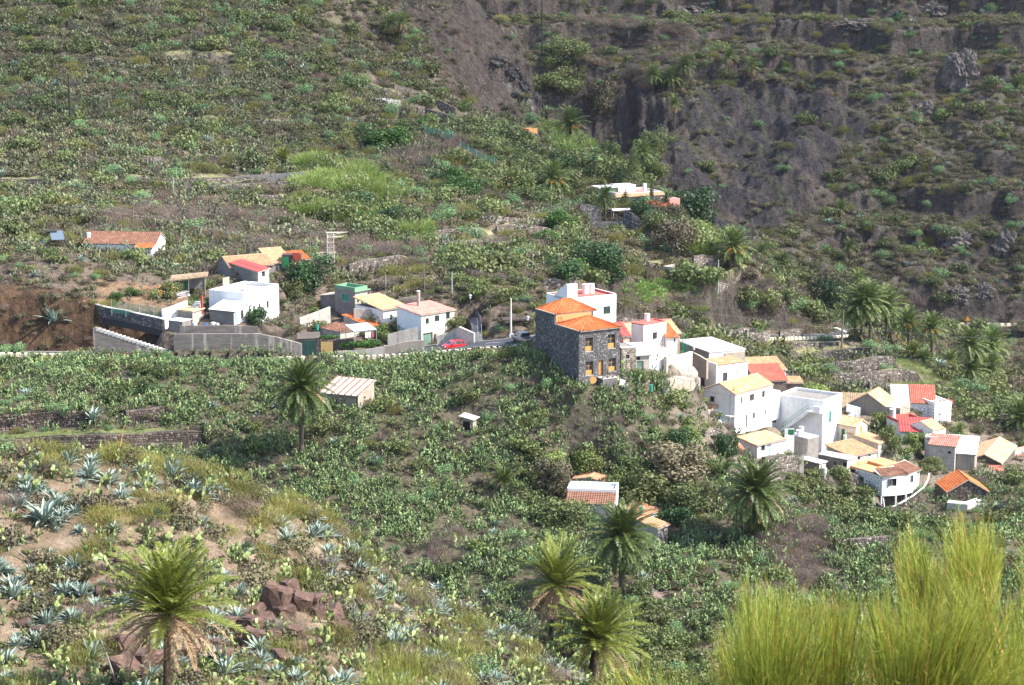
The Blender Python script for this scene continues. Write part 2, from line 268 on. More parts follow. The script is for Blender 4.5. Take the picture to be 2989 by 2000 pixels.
def tilemat(name,cols,dark,row=.34):
 """roof tiles: colour changes tile by tile, lichen patches"""
 m,nt,b=new_mat(name);b.inputs['Roughness'].default_value=.9;b.inputs['Specular IOR Level'].default_value=.2
 tc=nt.nodes.new('ShaderNodeTexCoord');mp=nt.nodes.new('ShaderNodeMapping');mp.inputs['Scale'].default_value=(1/.3,1/row,.01)
 nt.links.new(tc.outputs['UV'],mp.inputs[0]);v=N(nt,'ShaderNodeTexWhiteNoise',noise_dimensions='2D')
 fl=N(nt,'ShaderNodeVectorMath',operation='FLOOR');nt.links.new(mp.outputs[0],fl.inputs[0]);nt.links.new(fl.outputs[0],v.inputs[0])
 col=ramp(nt,v.outputs[0],cols[0],cols[1],0,1)
 n1=noise(nt,1.1,7,'Pos',.7);col=mix(nt,ramp(nt,n1,(0,0,0),(1,1,1),.5,.68),col,cols[2])
 n2=noise(nt,5,6,'Pos',.7);col=mix(nt,ramp(nt,n2,(0,0,0),(.8,.8,.8),.56,.7),col,dark)
 nt.links.new(col,b.inputs['Base Color']);return m
# --- walls and roofs
surf('white_paint',(.80,.79,.77),(.74,.73,.70),dirt=(.60,.57,.52),sc=.45,streak=.25)
surf('pink_white',(.78,.70,.68),(.70,.60,.57),dirt=(.55,.42,.38),sc=.5,streak=.5)
surf('cream',(.66,.60,.47),(.58,.50,.38),dirt=(.42,.36,.28),sc=.6,streak=.4)
surf('old_plaster',(.52,.47,.40),(.38,.33,.28),dirt=(.22,.19,.16),sc=.8,streak=.6)
surf('tan_concrete',(.36,.30,.24),(.28,.24,.19),dirt=(.2,.17,.14),sc=.7,streak=.6)
surf('grey_concrete',(.27,.25,.23),(.20,.19,.17),dirt=(.13,.12,.11),sc=.6,streak=.7)
surf('pale_concrete',(.52,.49,.45),(.43,.41,.38),dirt=(.3,.28,.25),sc=.6)
surf('sand_floor',(.42,.37,.31),(.34,.30,.26),dirt=(.24,.22,.19),sc=.5)
surf('grass_floor',(.10,.12,.05),(.14,.12,.08),sc=2)
surf('orange_render',(.62,.28,.11),(.55,.24,.10),sc=.6)
surf('orange_floor',(.62,.33,.16),(.52,.26,.12),sc=.6,dirt=(.42,.26,.16))
surf('pink_render',(.62,.32,.26),(.50,.22,.18),sc=.6,dirt=(.4,.2,.16))
surf('red_floor',(.52,.12,.09),(.44,.11,.09),sc=.6,dirt=(.36,.16,.13))
surf('red_sheet',(.46,.07,.06),(.38,.06,.05),sc=.8,rough=.55,dirt=(.3,.1,.08))
surf('faded_red',(.50,.16,.12),(.46,.24,.19),sc=.9,dirt=(.55,.38,.32),streak=.3)
surf('green_paint',(.02,.17,.06),(.02,.13,.05),sc=2,rough=.5)
surf('mint_paint',(.16,.30,.18),(.13,.26,.15),sc=.8)
surf('teal_paint',(.03,.26,.18),(.02,.20,.15),sc=2,rough=.5)
surf('dark_green',(.03,.07,.06),(.02,.05,.04),sc=2,rough=.6)
surf('garage_green',(.16,.25,.20),(.12,.18,.15),sc=1.5,rough=.7,streak=.5)
surf('brown_door',(.16,.075,.035),(.11,.05,.025),sc=3,rough=.6)
surf('ochre_wood',(.48,.27,.08),(.36,.19,.06),sc=3,rough=.6)
surf('red_door',(.38,.045,.03),(.30,.05,.03),sc=3,rough=.6)
surf('dark_wood',(.07,.05,.045),(.05,.04,.035),sc=3)
surf('grey_wood',(.26,.23,.20),(.17,.15,.13),sc=3)
surf('pole_wood',(.16,.12,.09),(.11,.09,.07),sc=3)
surf('galvanised',(.42,.43,.44),(.34,.35,.36),sc=3,rough=.5,metal=.4)
surf('pylon_paint',(.52,.46,.40),(.42,.34,.28),sc=3,rough=.7)
surf('white_sheet',(.70,.70,.70),(.60,.60,.60),sc=1,rough=.5,dirt=(.5,.47,.42))
surf('tan_sheet',(.44,.35,.26),(.36,.29,.21),sc=1,rough=.7,dirt=(.4,.3,.22))
surf('blue_sheet',(.36,.46,.54),(.30,.39,.47),sc=1,rough=.5)
surf('block_paint',(.80,.72,.52),(.72,.64,.46),sc=1,dirt=(.55,.47,.34))
surf('block_gap',(.42,.33,.20),(.34,.26,.16),sc=1)
surf('asphalt',(.055,.056,.062),(.045,.046,.05),sc=.8,bscale=30,bd=.01)
surf('road_paint',(.72,.72,.70),sc=2)
surf('cobble',(.24,.23,.22),(.16,.15,.15),sc=2,bscale=7,bd=.04)
surf('dry_stone',(.125,.10,.085),(.07,.056,.05),sc=2.2,dirt=(.20,.17,.14),bscale=9,bd=.03)
surf('grey_stone',(.17,.155,.15),(.09,.083,.082),sc=2.2,dirt=(.27,.25,.23),bscale=9,bd=.03)
surf('dark_mortar',(.045,.042,.042),(.03,.03,.03),sc=2)
surf('straw_thatch',(.36,.26,.16),(.25,.18,.12),sc=3)
surf('cane_mat',(.52,.34,.13),(.44,.28,.10),sc=4)
surf('terracotta',(.42,.15,.08),(.34,.12,.07),sc=2)
surf('black_rubber',(.02,.02,.02),(.015,.015,.015),sc=4)
surf('blue_plastic',(.05,.12,.35),sc=3,rough=.4)
surf('yellow_plastic',(.62,.36,.06),sc=3,rough=.5)
surf('skin',(.42,.24,.17),sc=6,rough=.6)
surf('dark_cloth',(.04,.045,.07),sc=6)
surf('red_cloth',(.30,.07,.06),sc=6)
surf('pale_cloth',(.35,.36,.40),sc=6)
tilemat('tile_orange',[(.52,.155,.05),(.40,.11,.04),(.60,.22,.09)],(.36,.12,.06))
tilemat('tile_worn',[(.46,.21,.11),(.52,.31,.19),(.36,.17,.10)],(.2,.13,.09))
tilemat('tile_brown',[(.26,.12,.075),(.16,.085,.06),(.32,.19,.13)],(.10,.075,.06))
tilemat('tile_yellow',[(.58,.37,.21),(.50,.27,.14),(.62,.46,.32)],(.34,.21,.13))
tilemat('tile_pale',[(.60,.30,.16),(.62,.44,.28),(.56,.28,.13)],(.28,.17,.11))
tilemat('tile_red',[(.50,.15,.10),(.40,.11,.08),(.52,.20,.14)],(.34,.12,.09))
tilemat('tile_lichen',[(.42,.32,.20),(.28,.20,.13),(.36,.34,.22)],(.14,.11,.08))
m,nt,b=new_mat('block_wall')
b.inputs['Roughness'].default_value=.92
tc=nt.nodes.new('ShaderNodeTexCoord');br=N(nt,'ShaderNodeTexBrick');br.inputs['Scale'].default_value=1.0
br.inputs['Brick Width'].default_value=.5;br.inputs['Row Height'].default_value=.25;br.inputs['Mortar Size'].default_value=.014
br.inputs['Color1'].default_value=(.20,.175,.155,1);br.inputs['Color2'].default_value=(.145,.128,.115,1);br.inputs['Mortar'].default_value=(.25,.23,.21,1)
nt.links.new(tc.outputs['UV'],br.inputs[0])
nt.links.new(mix(nt,ramp(nt,noise(nt,.8,6,'Pos',.7),(0,0,0),(.7,.7,.7),.45,.7),br.outputs[0],(.28,.25,.22)),b.inputs['Base Color'])
bump(nt,b,br.outputs[1],.02,-.8)
m,nt,b=new_mat('board_wall')
b.inputs['Roughness'].default_value=.9
g=nt.nodes.new('ShaderNodeNewGeometry');mp=nt.nodes.new('ShaderNodeMapping');mp.inputs['Scale'].default_value=(.4,.4,2.0);nt.links.new(g.outputs['Position'],mp.inputs[0])
h=noise(nt,1.6,6,vec=mp.outputs[0]);col=ramp(nt,h,(.12,.10,.088),(.225,.19,.163),.3,.75)
mp2=nt.nodes.new('ShaderNodeMapping');mp2.inputs['Scale'].default_value=(.8,.8,.06);nt.links.new(g.outputs['Position'],mp2.inputs[0])
st_=ramp(nt,noise(nt,1.1,4,vec=mp2.outputs[0]),(0,0,0),(.75,.75,.75),.56,.66);col=mix(nt,st_,col,(.42,.36,.31))
nt.links.new(col,b.inputs['Base Color']);bump(nt,b,h,.06,.7)
def plain(name,c,rough=.4,metal=0,coat=0,spec=.5):
 m,nt,b=new_mat(name);b.inputs['Base Color'].default_value=c4(c);b.inputs['Roughness'].default_value=rough;b.inputs['Metallic'].default_value=metal
 b.inputs['Coat Weight'].default_value=coat;b.inputs['Specular IOR Level'].default_value=spec
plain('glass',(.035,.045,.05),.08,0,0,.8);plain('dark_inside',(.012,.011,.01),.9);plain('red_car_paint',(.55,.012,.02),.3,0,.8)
plain('silver_paint',(.34,.35,.36),.35,.6,.5);plain('dark_car_paint',(.10,.105,.11),.35,.5,.5);plain('white_car_paint',(.78,.79,.80),.3,0,.6)
plain('chrome',(.6,.6,.6),.2,1);plain('lamp_red',(.4,.02,.01),.3);plain('lamp_clear',(.7,.7,.7),.15);plain('orange_fruit',(.85,.28,.02),.5);plain('cable_dark',(.03,.03,.03),.6);plain('cable_light',(.25,.25,.25),.6)
plain('sign_white',(.8,.8,.8),.5);plain('sign_yellow',(.8,.3,.02),.5);plain('white_plastic',(.8,.8,.8),.4);plain('panel_glass',(.12,.16,.20),.1)
m,nt,b=new_mat('fence_mesh')
b.inputs['Base Color'].default_value=(.03,.16,.11,1);tr=nt.nodes.new('ShaderNodeBsdfTransparent');mx=nt.nodes.new('ShaderNodeMixShader');mx.inputs[0].default_value=.45
o_=nt.nodes['Material Output'];nt.links.new(tr.outputs[0],mx.inputs[1]);nt.links.new(b.outputs[0],mx.inputs[2]);nt.links.new(mx.outputs[0],o_.inputs[0])
# --- plants
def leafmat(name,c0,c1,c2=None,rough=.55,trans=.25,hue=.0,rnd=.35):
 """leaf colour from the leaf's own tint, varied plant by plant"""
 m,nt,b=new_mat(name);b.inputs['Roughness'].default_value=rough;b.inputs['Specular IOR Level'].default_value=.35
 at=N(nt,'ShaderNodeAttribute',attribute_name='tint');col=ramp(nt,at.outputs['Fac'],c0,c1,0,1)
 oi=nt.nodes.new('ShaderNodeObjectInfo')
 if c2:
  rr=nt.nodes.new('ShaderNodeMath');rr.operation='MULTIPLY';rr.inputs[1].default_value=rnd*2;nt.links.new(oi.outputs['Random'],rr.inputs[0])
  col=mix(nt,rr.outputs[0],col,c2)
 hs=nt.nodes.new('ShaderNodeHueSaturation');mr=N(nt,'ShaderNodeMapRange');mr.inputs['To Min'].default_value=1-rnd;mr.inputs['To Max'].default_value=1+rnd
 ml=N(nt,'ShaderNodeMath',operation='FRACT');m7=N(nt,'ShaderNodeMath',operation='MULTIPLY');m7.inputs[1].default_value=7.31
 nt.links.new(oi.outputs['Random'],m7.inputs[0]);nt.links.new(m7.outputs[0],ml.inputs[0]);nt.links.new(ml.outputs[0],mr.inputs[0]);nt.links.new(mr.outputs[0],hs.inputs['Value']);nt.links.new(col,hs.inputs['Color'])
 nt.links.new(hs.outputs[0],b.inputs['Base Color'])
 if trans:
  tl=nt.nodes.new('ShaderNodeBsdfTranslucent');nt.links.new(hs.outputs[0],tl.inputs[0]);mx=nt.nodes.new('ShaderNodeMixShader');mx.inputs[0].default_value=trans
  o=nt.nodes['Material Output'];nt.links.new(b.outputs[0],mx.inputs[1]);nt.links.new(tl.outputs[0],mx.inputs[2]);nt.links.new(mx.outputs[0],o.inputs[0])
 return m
leafmat('pear_pad',(.032,.065,.022),(.175,.24,.09),(.12,.155,.06),.55,0)
leafmat('pear_far',(.042,.056,.026),(.145,.17,.082),(.12,.12,.065),.7,0)
leafmat('pear_pad_yellow',(.07,.11,.035),(.25,.285,.105),(.16,.20,.07),.5,0)
leafmat('agave_leaf',(.085,.13,.10),(.34,.41,.35),(.20,.26,.20),.45,0,rnd=.2)
leafmat('broom_twig',(.07,.085,.015),(.27,.28,.065),(.24,.20,.06),.7,.2)
leafmat('broom_near',(.07,.11,.01),(.50,.54,.09),None,.55,.3,rnd=.1)
leafmat('leaf_green',(.035,.058,.016),(.15,.195,.055),(.15,.155,.06),.55,.25)
leafmat('leaf_dark',(.012,.035,.012),(.045,.095,.025),None,.5,.2,rnd=.2)
leafmat('leaf_citrus',(.02,.055,.008),(.07,.15,.02),None,.45,.2,rnd=.2)
leafmat('leaf_lime',(.09,.15,.03),(.28,.37,.08),(.18,.20,.07),.6,.25)
leafmat('leaf_bluegreen',(.08,.15,.06),(.20,.31,.13),None,.6,.2,rnd=.25)
leafmat('dull_shrub',(.05,.05,.025),(.155,.15,.065),(.15,.12,.08),.8,.15,rnd=.45)
leafmat('dry_twig',(.09,.072,.063),(.26,.215,.185),(.20,.125,.085),.9,0,rnd=.3)
leafmat('dry_grass',(.20,.165,.09),(.42,.36,.20),(.22,.17,.11),.8,.2,rnd=.3)
leafmat('grass_green',(.08,.14,.025),(.22,.28,.07),(.20,.20,.08),.6,.25)
leafmat('crop_leaf',(.08,.16,.03),(.30,.42,.12),None,.5,.25)
leafmat('palm_leaf',(.022,.042,.009),(.115,.15,.034),None,.42,.15,rnd=.15)
leafmat('palm_far',(.035,.06,.015),(.19,.24,.065),None,.5,.15,rnd=.2)
leafmat('palm_leaf_yellow',(.035,.06,.008),(.21,.235,.04),None,.42,.2,rnd=.1)
leafmat('palm_dead',(.15,.085,.04),(.46,.32,.19),None,.8,.15,rnd=.15)
leafmat('fan_leaf',(.06,.10,.03),(.20,.27,.10),None,.5,.1,rnd=.1)
leafmat('red_flower',(.25,.05,.02),(.45,.13,.05),None,.6,.2,rnd=.1)
surf('palm_trunk',(.10,.075,.055),(.055,.042,.034),sc=5,bscale=7,bd=.08)
surf('burnt_trunk',(.030,.028,.03),(.018,.017,.018),sc=5,bscale=7,bd=.08)
surf('bark',(.14,.11,.085),(.09,.07,.055),sc=6,bscale=12,bd=.04)
surf('agave_stalk',(.40,.20,.10),(.30,.15,.08),sc=5)
surf('rock_brown',(.115,.066,.048),(.065,.042,.034),sc=.9,dirt=(.22,.14,.10),bscale=3.5,bd=.08)
leafmat('broom_tip',(.25,.17,.03),(.55,.30,.08),None,.6,.2,rnd=.1)
surf('cave_shade_rock',(.035,.032,.034),(.06,.055,.055),sc=.5,dirt=(.30,.27,.24),bscale=1.5,bd=.5)  # near-black base paints in the shade of the hollow; dirt gives pale streaks
surf('rock_grey',(.15,.125,.11),(.09,.078,.072),sc=.7,dirt=(.22,.18,.15),bscale=2.2,bd=.15)
# --- ground: colours of the ground kinds come from the mesh, finer grain from noise
m,nt,b=new_mat('ground')
b.inputs['Roughness'].default_value=.95;b.inputs['Specular IOR Level'].default_value=.15
at=N(nt,'ShaderNodeAttribute',attribute_name='ground');rk=N(nt,'ShaderNodeAttribute',attribute_name='rock')
gm=nt.nodes.new('ShaderNodeNewGeometry');n1=noise(nt,1.3,8,vec=gm.outputs['Position'],rough=.7);n2=noise(nt,7,6,vec=gm.outputs['Position'],rough=.7)
col=mix(nt,1.0,at.outputs['Color'],ramp(nt,n1,(.62,.62,.64),(1.35,1.32,1.25),.3,.72),'MULTIPLY')
col=mix(nt,1.0,col,ramp(nt,n2,(.7,.7,.7),(1.3,1.3,1.3),.3,.7),'MULTIPLY')
nt.links.new(col,b.inputs['Base Color'])
vo=N(nt,'ShaderNodeTexVoronoi');vo.inputs['Scale'].default_value=1.1;nt.links.new(gm.outputs['Position'],vo.inputs['Vector'])
mpg=nt.nodes.new('ShaderNodeMapping');mpg.inputs['Scale'].default_value=(.55,.55,.16);nt.links.new(gm.outputs['Position'],mpg.inputs[0]);n3=noise(nt,1.0,9,vec=mpg.outputs[0],rough=.72)
rkc=ramp(nt,n3,(.5,.5,.52),(1.45,1.4,1.32),.34,.68);c2=mix(nt,1.0,col,rkc,'MULTIPLY');nt.links.new(mix(nt,rk.outputs['Fac'],col,c2),b.inputs['Base Color'])
b3=nt.nodes.new('ShaderNodeBump');b3.inputs['Distance'].default_value=2.2;nt.links.new(rk.outputs['Fac'],b3.inputs['Strength']);nt.links.new(n3,b3.inputs['Height'])
ad=N(nt,'ShaderNodeMath',operation='ADD');nt.links.new(n1,ad.inputs[0]);nt.links.new(vo.outputs[0],ad.inputs[1]);bump(nt,b,ad.outputs[0],.35,.75)
for n_ in nt.nodes:
 if n_.type=='BUMP' and n_!=b3:nt.links.new(b3.outputs[0],n_.inputs['Normal'])
# ---------------------------------------------------------------- ground kinds painted by place
PX,PY=proj(GX,np.maximum(GY,.1),GZ)
wx=PX+26*fbm(GX/5,GY/5,4,61)*np.clip(GY/300,.3,2);wy=PY+22*fbm(GX/5+50,GY/5,4,62)*np.clip(GY/300,.3,2)
col=np.zeros(GX.shape+(3,));col[:]=(.115,.090,.070)
def paint(mask,c,k=1.0):
 mk=(mask*k)[...,None];col[:]=col*(1-mk)+np.array(c)*mk
def pz(k,L):return[Z(k,*p)for p in L]
nb=fbm(GX/8,GY/8,4,71);nc=fbm(GX/3,GY/3,4,72)
paint(fg,(.20,.145,.105));paint(fg*sstep(0,.4,nc),(.29,.225,.165));paint(fg*sstep(.05,.4,nb),(.17,.11,.08));paint(fg*sstep(.1,.35,fbm(GX/1.6,GY/1.6,3,73)),(.13,.12,.06),.6)
M_mid=(GY>160)&(GY<300)
paint(M_mid*1.0,(.085,.075,.05),.8);paint(M_mid*sstep(-.1,.4,nb),(.075,.08,.04),.7)
M_ul=(GY>330)&(mt<.5)
paint(M_ul*1.0,(.125,.102,.08));paint(M_ul*sstep(-.15,.3,nb),(.115,.115,.06),.7);paint(M_ul*sstep(.05,.35,nc),(.175,.135,.105),.8)
dzm=inpoly(wx,wy,[(300,720),(330,640),(560,560),(900,640),(1250,700),(1260,760),(900,790),(500,740)])&(GY>330)
paint(dzm*1.0,(.13,.095,.08),.9)
paint(mt,(.088,.075,.066));paint(mt*sstep(-.05,.35,nb),(.075,.078,.042),.8);paint(mt*sstep(.15,.5,nc),(.14,.105,.08),.7)
M_face=inpoly(wx,wy,[(1960,300),(2180,230),(2400,260),(2620,290),(2500,420),(2330,610),(2230,700),(2100,760),(2030,720),(1950,560),(1930,400)])&(GY>520)
paint(M_face*1.0,(.060,.055,.060));paint(M_face*sstep(.1,.3,noise2(GX/9+GY/13,GY/50,91)),(.125,.10,.082),.7);paint(M_face*sstep(.2,.4,noise2(GX/4+GY/9,GY/30,95)),(.085,.095,.055),.6)
M_cliff=inpoly(wx,wy,[(1600,200),(1700,230),(1850,250),(1960,300),(1930,420),(1830,450),(1700,430),(1600,400)])&(GY>600)
paint(M_cliff*1.0,(.07,.064,.068));paint(M_cliff*sstep(.1,.3,noise2(GX/2.4,GY/400,92)),(.13,.115,.115),.6)
M_spur=(inpoly(wx,wy,[(1140,-60),(1400,-60),(1480,80),(1560,200),(1625,370),(1560,370),(1380,330),(1270,210)])&(GY>470)&(GY<610))
paint(M_spur*1.0,(.095,.078,.068));paint(M_spur*sstep(.0,.35,nb),(.12,.09,.074));paint(M_spur*sstep(.1,.4,nc),(.07,.06,.055),.7)
paint(cv*1.0,(.03,.028,.03));paint((cv>0)*sstep(.05,.2,noise2(GX/2.0,GZ/5,93)),(.30,.28,.25),.9)  # black paint stands for shade inside the hollow; pale streaks belong to the rock
paint((inpoly(wx,wy,pz(11,[(700,0),(1480,0),(1940,60),(1940,180),(1500,190),(830,190),(200,110),(0,110),(0,0)]))&(mt>.5))*sstep(-.2,.2,nb),(.09,.075,.075),.8)
M_br=((rg>1.1)&(mt>.5));paint(M_br*1.0,(.12,.095,.08),.6)
M_cut=inpoly(wx,wy,[(-900,840),(60,830),(240,860),(300,890),(520,930),(520,1040),(300,1040),(-900,1060)])&(GY>290)&(GY<330)
paint(M_cut*1.0,(.135,.085,.052));paint(M_cut*sstep(-.1,.2,noise2(GX/6,GZ/.6,94)),(.08,.052,.036),.8)
M_yard=inpoly(wx,wy,pz(1,[(740,560),(1120,600),(1480,640),(1480,760),(1240,850),(730,740)]))&(GY>290);paint(M_yard*1.0,(.19,.125,.08),.9)
M_grass=np.zeros(GX.shape)
for k,L,ylo,yhi in[(13,[(-600,640),(0,620),(300,598),(700,590),(1150,575),(1160,600),(700,622),(300,640),(0,668),(-600,680)],262,272),(7,[(180,745),(430,690),(620,668),(760,650),(880,650),(760,690),(430,722),(200,750)],340,400),(7,[(260,870),(400,820),(700,780),(1000,735),(1200,700),(1060,750),(800,800),(420,850)],340,400),(7,[(450,930),(700,890),(1100,850),(1400,800),(1500,830),(1100,895),(700,930),(560,980)],340,400),(7,[(850,1010),(1200,960),(1500,900),(2000,940),(1950,975),(1600,1010),(1000,1050)],340,400),(7,[(1150,680),(1400,740),(1720,840),(1900,940),(1500,890),(1250,780)],330,400),(6,[(800,1500),(700,1380),(900,1260),(1300,1240),(1800,1340),(1700,1400),(1200,1500)],320,400),(6,[(1500,1560),(1500,1480),(2000,1380),(2100,1440),(1900,1520)],320,400),(6,[(1850,1170),(1960,1100),(2150,1100),(2200,1140),(2000,1220)],380,410),(6,[(820,1220),(1000,1150),(1350,1120),(1350,1145),(1000,1190)],350,400),(14,[(1280,985),(1500,955),(1740,935),(1740,950),(1500,985)],350,400),(14,[(1400,1030),(1650,1000),(1870,1010),(1870,1030)],340,400),(3,[(170,930),(330,890),(560,990),(300,1050)],255,300),(1,[(110,240),(250,200),(500,265),(180,330)],300,360)]:
 M_grass=np.maximum(M_grass,inpoly(PX,PY,pz(k,L))*(GY>ylo)*(GY<yhi)*1.0)
paint(M_grass,(.135,.155,.06),.85)
M_straw=(inpoly(PX,PY,pz(14,[(1650,900),(1800,830),(1950,780),(2160,740),(2160,775),(1950,830),(1750,900)]))&(GY>360))*1.0;paint(M_straw,(.38,.31,.19),.9)
M_path=inpoly(PX,PY,pz(4,[(0,640),(280,480),(400,500),(300,640),(100,720),(0,720)]))&(GY>270)&(GY<330);paint(M_path*1.0,(.42,.38,.32))
M_vill=inpoly(PX,PY,[(1880,1030),(2080,1030),(2140,1100),(2450,1160),(2700,1130),(2830,1220),(2989,1300),(2989,1400),(2800,1380),(2700,1470),(2560,1500),(2400,1420),(2250,1400),(2060,1400),(1960,1240)])&(GY>270)&(GY<340)
paint(M_vill*1.0,(.17,.14,.11),.8)
M_dirt8=inpoly(wx,wy,pz(8,[(1560,750),(1660,760),(1760,860),(1900,1050),(2150,1250),(2050,1250),(1800,1050),(1700,900)]))&(GY>190)&(GY<260);paint(M_dirt8*1.0,(.21,.16,.135))
paint(TSTRIP*(GY>300),(.24,.225,.12),.8);paint(TSTRIP*(GY>300)*sstep(0,.3,nc),(.14,.17,.06),.7)
gy_,gx_=np.gradient(GZ,axis=1),np.gradient(GZ,axis=0)
dr=np.gradient(R2,axis=1);dt=np.gradient(T2,axis=0)*R2
SL=np.hypot(gy_/np.maximum(dr,.05),gx_/np.maximum(dt,.05))
rockm=np.clip(sstep(.85,1.5,SL)*(GY>150),0,1);rockv=np.clip(rockm+M_face+M_cliff+M_spur+cv+M_cut*.8,0,1)
paint(rockm*(1-M_cut),(.085,.072,.067),.85)
# ---------------------------------------------------------------- building pads are cut before the mesh is made (see builders); mesh at the end of the structure pass
def ground_mesh():
 nt_,nr_=GX.shape
 co=np.stack([GX,GY,GZ],-1).reshape(-1,3).astype(np.float32)
 me=bpy.data.meshes.new('ground')
 i,j=np.meshgrid(np.arange(nt_-1),np.arange(nr_-1),indexing='ij')
 a=(i*nr_+j).ravel();f=np.stack([a,a+nr_,a+nr_+1,a+1],-1)[:,::-1]
 me.vertices.add(len(co));me.vertices.foreach_set('co',co.ravel())
 me.loops.add(f.size);me.loops.foreach_set('vertex_index',f.ravel().astype(np.int32))
 me.polygons.add(len(f));me.polygons.foreach_set('loop_start',np.arange(0,f.size,4,dtype=np.int32))
 me.update(calc_edges=True)
 at=me.attributes.new('ground','FLOAT_COLOR','POINT');at.data.foreach_set('color',np.concatenate([col,np.ones(GX.shape+(1,))],-1).reshape(-1).astype(np.float32))
 at=me.attributes.new('rock','FLOAT','POINT');at.data.foreach_set('value',rockv.reshape(-1).astype(np.float32))
 me.materials.append(MAT['ground'])
 o=bpy.data.objects.new('ground',me);COL.objects.link(o);o['kind']='structure';return o
# ---------------------------------------------------------------- plant meshes
class MB:
 """collects vertices, faces, material slots and a per-vertex tint, then links ONE mesh object"""
 def __init__(s):s.v=[];s.f=[];s.m=[];s.t=[];s.uv=[]
 def add(s,vs,fs,mi=0,tint=.5,uv=None):
  b=len(s.v);s.v+=[tuple(x)for x in vs];s.f+=[tuple(i+b for i in f)for f in fs];s.m+=[mi]*len(fs)
  s.t+=(list(tint)if hasattr(tint,'__len__')else[tint]*len(vs))
  s.uv+=(list(uv)if uv is not None else[None]*len(vs))
 def mesh(s,name,mats,smooth=False):
  me=bpy.data.meshes.new(name);me.from_pydata(s.v,[],s.f)
  for m in mats:me.materials.append(MAT[m])
  me.polygons.foreach_set('material_index',s.m)
  at=me.attributes.new('tint','FLOAT','POINT');at.data.foreach_set('value',s.t)
  if any(u is not None for u in s.uv):
   uvl=me.uv_layers.new(name='UVMap');arr=np.array([(u if u is not None else(0,0))for u in s.uv],np.float32)
   li=np.empty(len(me.loops),np.int32);me.loops.foreach_get('vertex_index',li);uvl.data.foreach_set('uv',arr[li].ravel())
  if smooth:me.polygons.foreach_set('use_smooth',[True]*len(me.polygons))
  me.update();return me
def link(name,me,parent=None,**props):
 o=bpy.data.objects.new(name,me);COL.objects.link(o)
 if parent:o.parent=parent
 for k,v in props.items():o[k]=v
 return o
def U(a,b):return random.uniform(a,b)
def vec(*a):return Vector(a)
def rvec():
 z=U(-1,1);t=U(0,2*math.pi);r=math.sqrt(1-z*z);return vec(r*math.cos(t),r*math.sin(t),z)
def basis(d,roll=0):
 d=d.normalized();up=vec(0,0,1)if abs(d.z)<.95 else vec(1,0,0)
 s=d.cross(up).normalized();n=s.cross(d).normalized();c,q=math.cos(roll),math.sin(roll)
 return s*c+n*q,n*c-s*q
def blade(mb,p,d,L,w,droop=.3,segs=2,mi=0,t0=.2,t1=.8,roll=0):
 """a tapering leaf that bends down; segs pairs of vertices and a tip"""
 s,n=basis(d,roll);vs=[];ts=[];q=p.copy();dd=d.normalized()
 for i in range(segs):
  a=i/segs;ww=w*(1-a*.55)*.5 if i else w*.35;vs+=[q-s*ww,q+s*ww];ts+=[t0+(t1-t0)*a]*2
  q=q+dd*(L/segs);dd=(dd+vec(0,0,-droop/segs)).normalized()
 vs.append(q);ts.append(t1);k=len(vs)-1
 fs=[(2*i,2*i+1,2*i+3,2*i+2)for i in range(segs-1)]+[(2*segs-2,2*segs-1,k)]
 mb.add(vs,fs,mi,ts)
def pad(mb,base,d,n,L,W,th,tint,mi=0,k=8):
 """one cactus pad: a thick disc with bevelled rim"""
 s=d.cross(n).normalized();n=s.cross(d).normalized();c=base+d*L*.5;vs=[c+n*th,c-n*th]
 for i in range(k):
  a=2*math.pi*i/k;r=1+.08*math.cos(a)
  vs.append(c+d*(L*.5*math.cos(a))+s*(W*.5*math.sin(a)*r))
 fs=[]
 for i in range(k):j=(i+1)%k;fs+=[(0,2+i,2+j),(1,2+j,2+i)]
 mb.add(vs,fs,mi,tint)
def make_pear(n,spread,mat,seed,k=8,L0=.36):
 random.seed(seed);mb=MB()
 stems=[]
 for i in range(max(2,n//6)):
  a=U(0,6.28);r=spread*math.sqrt(U(0,1));b=vec(r*math.cos(a),r*math.sin(a),-.15)
  d=(vec(math.cos(a),math.sin(a),0)*U(0,.7)+vec(0,0,1)).normalized();stems.append((b,d,0))
 cnt=0
 while cnt<n and stems:
  b,d,lv=stems.pop(0);L=L0*U(.75,1.25);W=L*U(.55,.72);a=U(0,6.28)
  nn=vec(math.cos(a),math.sin(a),U(-.3,.3));pad(mb,b,d,nn,L,W,L*.09,min(1,max(0,U(.1,.6)+lv*.14)),0,k);cnt+=1
  if lv<5:
   for q in range(random.choice([1,2,2,3])):
    s,m=basis(d,U(0,6.28));nd=(d*U(.4,1)+s*U(-.9,.9)+m*U(-.5,.5)+vec(0,0,.25)).normalized()
    stems.append((b+d*L*U(.8,.97),nd,lv+1))
   random.shuffle(stems)
 return mb.mesh('prickly_pear',[mat])
def leaf3(mb,p,d,L,w,droop,t0,t1,mi=0,segs=5,fold=.22):
 """fleshy agave leaf: three rows, folded along the middle, ends in a point"""
 s,n=basis(d);vs=[];ts=[];q=p.copy();dd=d.normalized()
 prof=[.55,.9,1,.85,.5,.0]
 for i in range(segs):
  a=i/(segs);s2=s;n2=s2.cross(dd).normalized();ww=w*.5*prof[min(5,int(a*5))]
  vs+=[q-s2*ww+n2*ww*fold*2,q,q+s2*ww+n2*ww*fold*2];ts+=[t1,t0,t1]
  q=q+dd*L/segs;dd=(dd+vec(0,0,-droop*(a+.15))).normalized()
 vs.append(q);ts.append(t0);fs=[]
 for i in range(segs-1):
  b=3*i;fs+=[(b,b+1,b+4,b+3),(b+1,b+2,b+5,b+4)]
 b=3*(segs-1);fs+=[(b,b+1,b+3),(b+1,b+2,b+3)]
 mb.add(vs,fs,mi,ts)
